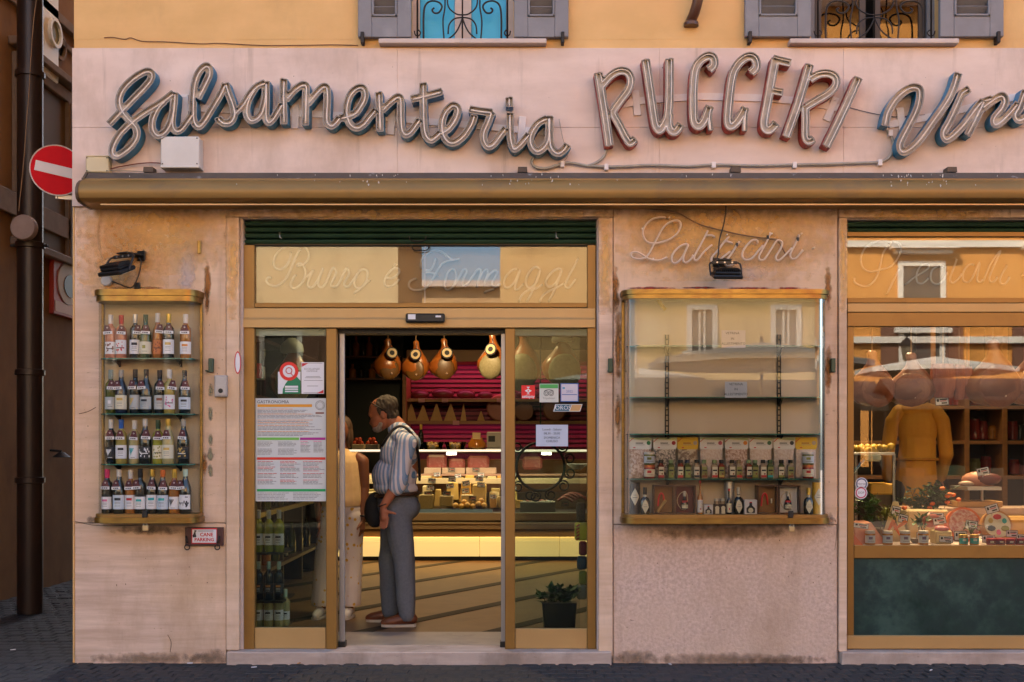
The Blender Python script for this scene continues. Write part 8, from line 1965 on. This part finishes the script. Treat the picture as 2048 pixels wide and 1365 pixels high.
sh += [cone((.035, -.222, 1.115), .074, (.020, -.226, 1.055), .066), cone((-.008, .24, 1.11), .074, (-.02, .24, 1.06), .066)]
blob('shirt', sh, SHIRTM, man, .008, 3, .008, 10, cut=[((0, 0, .985), (0, 0, -1))])
GT = mat('grey_trousers', (.15, .168, .205), .85, 0, col2=(.12, .137, .168), scale=60, bump=.3, bscale=9, spec=.2)
tr_ = [ell((.002, 0, .945), (.160, .162, .085)), ell((.065, -.05, .895), (.105, .10, .105)), ell((.065, .05, .895), (.105, .10, .105)), ell((-.03, 0, .90), (.125, .15, .10))]
tr_ += chain_([(.0, -.080, .86, .110), (.040, -.088, .62, .096), (.062, -.09, .50, .084), (.082, -.10, .085, .070)]) + chain_([(-.02, .080, .86, .108), (-.060, .095, .62, .092), (-.075, .10, .50, .082), (-.072, .115, .085, .068)])
blob('trousers', tr_, GT, man, .008, 3, .011, 11, cut=[((0, 0, 1.0), (0, 0, 1)), ((0, 0, .045), (0, 0, -1))])
bl = MB(); bl.tube([(.0 + .160 * math.cos(k * .2094), .164 * math.sin(k * .2094), .993 + .012 * math.cos(k * .2094)) for k in range(30)], .015, 6, closed=True); o = bl.build('belt', mat('brown_leather', (.045, .02, .012), .5), None, True, at=(0, 0, 0)); o.parent = man
HAIRM = mat('grey_brown_hair', (.028, .020, .015), .8, 0, col2=(.065, .052, .042), scale=30, stretch=(1, 1, .3), bump=.5, bscale=40)
blob('hair', [ell((-.064, 0, 1.664), (.106, .082, .088), 0, rad(-18)), ell((-.034, 0, 1.600), (.058, .074, .066)), ell((-.094, 0, 1.690), (.080, .072, .054), 0, rad(-22)), cone((-.112, -.074, 1.66), .014, (-.108, -.076, 1.615), .010), cone((-.112, .074, 1.66), .014, (-.108, .076, 1.615), .010)], HAIRM, man, .006, 1, .008, 55)
blob('beard', [ell((-.152, 0, 1.505), (.046, .054, .040)), cone((-.125, -.056, 1.545), .018, (-.15, -.03, 1.50), .025), cone((-.125, .056, 1.545), .018, (-.15, .03, 1.50), .025)], mat('grey_beard', (.26, .22, .19), .9, 0, col2=(.36, .32, .29), scale=40, bump=.5, bscale=60), man, .006, 2, .003, 50)
eg = MB(); eg.tube([(-.160, -.058, 1.725), (-.125, -.082, 1.690), (-.060, -.084, 1.625)], .0045, 6); eg.tube([(-.160, .058, 1.725), (-.125, .082, 1.690), (-.060, .084, 1.625)], .0045, 6)
o = eg.build('sunglasses', BLACKM, None, True, at=(0, 0, 0)); o.parent = man
for s in (-1, 1):
    o = MB().ball((-.176, s * .030, 1.608), .0095, 8, 6).build('eye', mat('eye_dark', (.05, .035, .03), .2), None, True, at=(0, 0, 0)); o.parent = man
SHOEM = mat('brown_shoe', (.17, .055, .022), .45, 0, col2=(.12, .036, .015), scale=9)
def shoes(parent, hx, hy, tx, ty, m, solem, z=0, s=1.0):
    h, t2 = Vector((hx, hy, 0)), Vector((tx, ty, 0)); d = (t2 - h).normalized(); ln = (t2 - h).length
    q = lambda f, zz, r: (h.x + d.x * ln * f, h.y + d.y * ln * f, zz + z, r * s)
    blob('shoe', chain_([q(.10, .058, .040), q(.30, .062, .043), q(.55, .045, .042), q(.78, .035, .038), q(.90, .030, .028)]) + chain_([q(.16, .09, .036), q(.28, .085, .038)]), m, parent, .007, 2, cut=[((0, 0, .016 + z), (0, 0, -1))])
    sd_ = Vector((-d.y, d.x, 0)); pl = []
    for f, wq in ((0, .026), (.06, .038), (.3, .043), (.6, .047), (.85, .040), (.97, .022)): pl.append((h + d * ln * f + sd_ * wq * s)[:2])
    for f, wq in ((.97, .022), (.85, .040), (.6, .047), (.3, .043), (.06, .038), (0, .026)): pl.append((h + d * ln * f - sd_ * wq * s)[:2])
    o = MB().slab(pl, z + .001, z + .020).build('sole', solem, None, False, at=(0, 0, 0)); o.parent = parent
PSOLE = mat('pale_sole', (.48, .43, .36), .7)
shoes(man, .152, -.105, -.115, -.12, SHOEM, PSOLE); shoes(man, -.01, .115, -.262, .125, SHOEM, PSOLE)
st = MB(); sp = spline([(-.10, -.155, 1.36), (-.055, -.168, 1.43), (-.010, -.150, 1.490), (.045, -.130, 1.512), (.105, -.135, 1.475), (.150, -.12, 1.39), (.168, -.06, 1.27), (.165, .04, 1.1)], 5)
st.tube(sp, .011, 6); o = st.build('bag_strap', BLACKM, None, True, at=(0, 0, 0)); o.parent = man
bag = blob('bag', [ell((-.195, .10, .88), (.075, .055, .13), 0, rad(8)), ell((-.185, .10, .82), (.07, .055, .09))], mat('black_bag', (.014, .014, .016), .7), man, .01, 2, .004, 20)
o = MB().tube([(-.078 + .033 * math.cos(k * .5236), -.236 + .033 * math.sin(k * .5236), .925 + .012 * math.cos(k * .5236)) for k in range(12)], .006, 6, closed=True).build('bracelet', mat('dark_bracelet', (.05, .018, .015), .6), None, True, at=(0, 0, 0)); o.parent = man

# the head nods a little further towards the counter
for ch in man.children:
    if ch.type == 'MESH' and ch.name.split('.')[0] in ('body', 'hair', 'beard', 'eye', 'sunglasses'):
        off = ch.location
        for v in ch.data.vertices:
            z_ = min(1, max(0, (v.co.z + off.z - 1.47) / .09)); a_ = rad(15) * z_ * z_ * (3 - 2 * z_)
            if v.co.x < .06 and a_: dx, dz_ = v.co.x + .02, v.co.z - 1.50; v.co.x = -.02 + dx * math.cos(a_) - dz_ * math.sin(a_) + .012 * z_; v.co.z = 1.50 + dx * math.sin(a_) + dz_ * math.cos(a_) + .014 * z_
        ch.data.update()
# ---- woman in the peach top, partly behind the door post
yw = 1.45; xw = px(683, yw)
wom = thing('person', 'woman in sleeveless peach top and white dotted trousers behind the left door post', 'person', (xw, yw, ZF), rz=0)
SKW = skin('brown_skin', (.26, .10, .052), (.21, .08, .04))
sk = [ell((-.01, -.01, 1.485), (.073, .088, .105)), ell((-.02, -.045, 1.440), (.055, .055, .070)), cone((-.025, -.098, 1.478), .011, (-.028, -.108, 1.455), .013), ell((.062, 0, 1.47), (.012, .02, .028)), ell((-.082, 0, 1.47), (.012, .02, .028)), cone((-.045, -.094, 1.418), .010, (-.005, -.094, 1.418), .010),
      cone((.0, .01, 1.28), .060, (-.005, 0, 1.40), .050), ell((0, 0, 1.20), (.15, .09, .13)), ell((0, 0, 1.0), (.125, .085, .2))]
sk += chain_([(.13, 0, 1.27, .045), (.168, .0, 1.24, .050), (.180, .01, 1.03, .042), (.172, -.03, .79, .028)]) + hand((.171, -.032, .78), (-.02, -.05, -1), (-.25, -1, 0), .92, .35)
sk += chain_([(-.13, 0, 1.27, .045), (-.17, .0, 1.24, .050), (-.19, .02, 1.03, .042), (-.17, -.05, .80, .028)]) + hand((-.169, -.052, .79), (.02, -.05, -1), (.25, -1, 0), .92, .35)
sk += chain_([(0, 0, .95, .1), (-.085, 0, .80, .08), (-.12, 0, .45, .05), (-.15, -.02, .09, .034)]) + chain_([(0, 0, .95, .1), (.075, 0, .80, .08), (.075, 0, .45, .05), (.068, -.02, .09, .034)])
blob('body', sk, SKW, wom, .0065, 3)
PEACH = cloth('peach_top', (.78, .55, .28), (.70, .48, .23))
blob('top', [cone((0, -.008, .93), .170, (0, -.012, 1.19), .150, .74), ell((0, 0, 1.20), (.152, .105, .12)), cone((.09, 0, 1.27), .045, (.12, 0, 1.275), .040), cone((-.09, 0, 1.27), .045, (-.12, 0, 1.275), .040), cone((0, 0, 1.26), .085, (0, 0, 1.29), .075)], PEACH, wom, .008, 3, .003, 12, cut=[((0, 0, .885), (0, 0, -1))])
DOT = bpy.data.materials.new('dotted_trousers'); t_, N, L = nodes_of(DOT); b = N['Principled BSDF']; b.inputs['Roughness'].default_value = .85
tc = N.new('ShaderNodeTexCoord'); vo = N.new('ShaderNodeTexVoronoi'); vo.inputs['Scale'].default_value = 19; vo.inputs['Randomness'].default_value = .9; L.new(tc.outputs['Object'], vo.inputs['Vector'])
r = N.new('ShaderNodeValToRGB'); r.color_ramp.elements[0].position = .20; r.color_ramp.elements[0].color = (.60, .34, .04, 1); r.color_ramp.elements[1].position = .27; r.color_ramp.elements[1].color = (.66, .58, .54, 1); L.new(vo.outputs['Distance'], r.inputs[0]); L.new(r.outputs[0], b.inputs['Base Color'])
blob('trousers', [ell((0, 0, .86), (.170, .115, .10)), ell((0, .03, .82), (.16, .11, .10))] + chain_([(-.088, 0, .80, .100), (-.125, 0, .45, .088), (-.155, -.01, .13, .088)]) + chain_([(.080, 0, .80, .100), (.080, 0, .45, .088), (.072, -.01, .12, .086)]), DOT, wom, .008, 3, .005, 10, cut=[((0, 0, .90), (0, 0, 1)), ((0, 0, .095), (0, 0, -1))])
HW = mat('dark_brown_hair', (.055, .028, .015), .6, 0, col2=(.10, .055, .03), scale=30, stretch=(1, 1, .2), bump=.4, bscale=40)
blob('hair', [ell((0, .025, 1.512), (.086, .088, .098)), ell((.055, .02, 1.44), (.036, .06, .10)), ell((-.078, .02, 1.44), (.030, .06, .10)), ell((0, .06, 1.42), (.075, .05, .12))], HW, wom, .007, 2, .004, 30)
for s in (-.045, .02):
    o = MB().ball((s, -.092, 1.495), .009, 8, 6).build('eye', MATS['eye_dark'], None, True, at=(0, 0, 0)); o.parent = wom
WSHOE = mat('white_shoe', (.56, .52, .49), .6)
shoes(wom, -.150, .05, -.185, -.17, WSHOE, PSOLE, s=.92); shoes(wom, .068, .06, .045, -.17, WSHOE, PSOLE, s=.92)
o = MB().tube([(.173 + .031 * math.cos(k * .5236), -.026 + .031 * math.sin(k * .5236), .81) for k in range(12)], .008, 6, closed=True).build('watch', BLACKM, None, True, at=(0, 0, 0)); o.parent = wom

# ---- worker
yk_ = 1.62; xk = px(1834, yk_); zp = .20
tag(MB().box(1.80, 5.2, 1.30, 2.3, ZF, zp).build('duckboard', DARKW), 'low dark platform the window worker stands on', 'platform')
wk = thing('person', 'worker in long ochre coat seen from behind, head hidden by the window hams', 'person', (xk, yk_, zp), rz=rad(168)); wk.scale = (1.1, 1.1, 1.1)
sk = [ell((-.03, -.06, 1.60), (.075, .092, .112)), ell((-.03, -.10, 1.555), (.055, .055, .07)), cone((-.03, -.165, 1.58), .012, (-.03, -.175, 1.56), .014), ell((.048, -.05, 1.59), (.012, .02, .03)), ell((-.108, -.05, 1.59), (.012, .02, .03)), cone((0, .0, 1.40), .06, (-.03, -.05, 1.54), .055), ell((0, 0, 1.25), (.13, .09, .18)), ell((0, 0, 1.0), (.12, .09, .2))]
for sg, ph in ((1, -.14), (-1, -.18)):
    sk += chain_([(sg * .11, 0, 1.38, .045), (sg * .165, 0, 1.32, .042), (sg * .203, -.0, 1.08, .038), (sg * .186, ph, .88, .028)]) + hand((sg * .185, ph - .01, .87), (0, -.5, -1), (-sg, -.3, 0), .95, .4)
sk += chain_([(0, 0, .98, .1), (-.08, 0, .80, .08), (-.09, 0, .45, .05), (-.10, 0, .09, .036)]) + chain_([(0, 0, .98, .1), (.08, 0, .80, .08), (.09, 0, .45, .05), (.10, 0, .09, .036)])
blob('body', sk, skin('light_skin', (.46, .24, .16), (.40, .19, .12)), wk, .008, 3)
OCJ = mat('ochre_jacket', (.52, .27, .03), .8, 0, col2=(.42, .205, .02), scale=4, bump=.7, bscale=7)
ja = [ell((0, 0, 1.26), (.146, .108, .18)), ell((0, .01, 1.395), (.138, .080, .060), 0, 0), cone((0, 0, 1.16), .130, (0, 0, .62), .165, .80), cone((0, .0, 1.41), .07, (-.01, -.015, 1.46), .060)]
for sg, ph in ((1, -.13), (-1, -.17)): blob('sleeve', chain_([(sg * .125, 0, 1.375, .062), (sg * .172, .005, 1.31, .055), (sg * .204, .0, 1.07, .050), (sg * .188, ph, .90, .042)]), OCJ, wk, .008, 2, .008, 10)
blob('jacket', ja, OCJ, wk, .009, 3, .010, 9, cut=[((0, 0, .60), (0, 0, -1))])
o = MB().tube([(.146 * math.cos(k * .2094), .118 * math.sin(k * .2094), 1.03) for k in range(30)], .012, 6, closed=True).build('apron_tie', cloth('apron_cloth', (.40, .20, .03), (.32, .15, .02)), None, True, at=(0, 0, 0)); o.parent = wk
o = MB().tube([(.066 * math.cos(k * .2094), -.01 + .062 * math.sin(k * .2094), 1.455 - .015 * math.sin(k * .2094)) for k in range(30)], .017, 6, closed=True).build('collar', MATS['apron_cloth'], None, True, at=(0, 0, 0)); o.parent = wk
blob('trousers', [ell((0, 0, .80), (.165, .115, .12))] + chain_([(-.09, 0, .80, .10), (-.10, 0, .45, .08), (-.11, 0, .09, .07)]) + chain_([(.09, 0, .80, .10), (.10, 0, .45, .08), (.11, 0, .09, .07)]), mat('dark_trousers', (.03, .028, .026), .8), wk, .01, 2, cut=[((0, 0, .04), (0, 0, -1))])
blob('hair', [ell((-.03, -.035, 1.632), (.084, .092, .095)), ell((-.03, .01, 1.58), (.07, .05, .08))], HW, wk, .008, 2, .004, 30)
for s in (-.058, -.002):
    o = MB().ball((s, -.148, 1.61), .009, 8, 6).build('eye', MATS['eye_dark'], None, True, at=(0, 0, 0)); o.parent = wk
shoes(wk, -.11, .06, -.12, -.18, BLACKM, BLACKM); shoes(wk, .11, .06, .12, -.18, BLACKM, BLACKM)
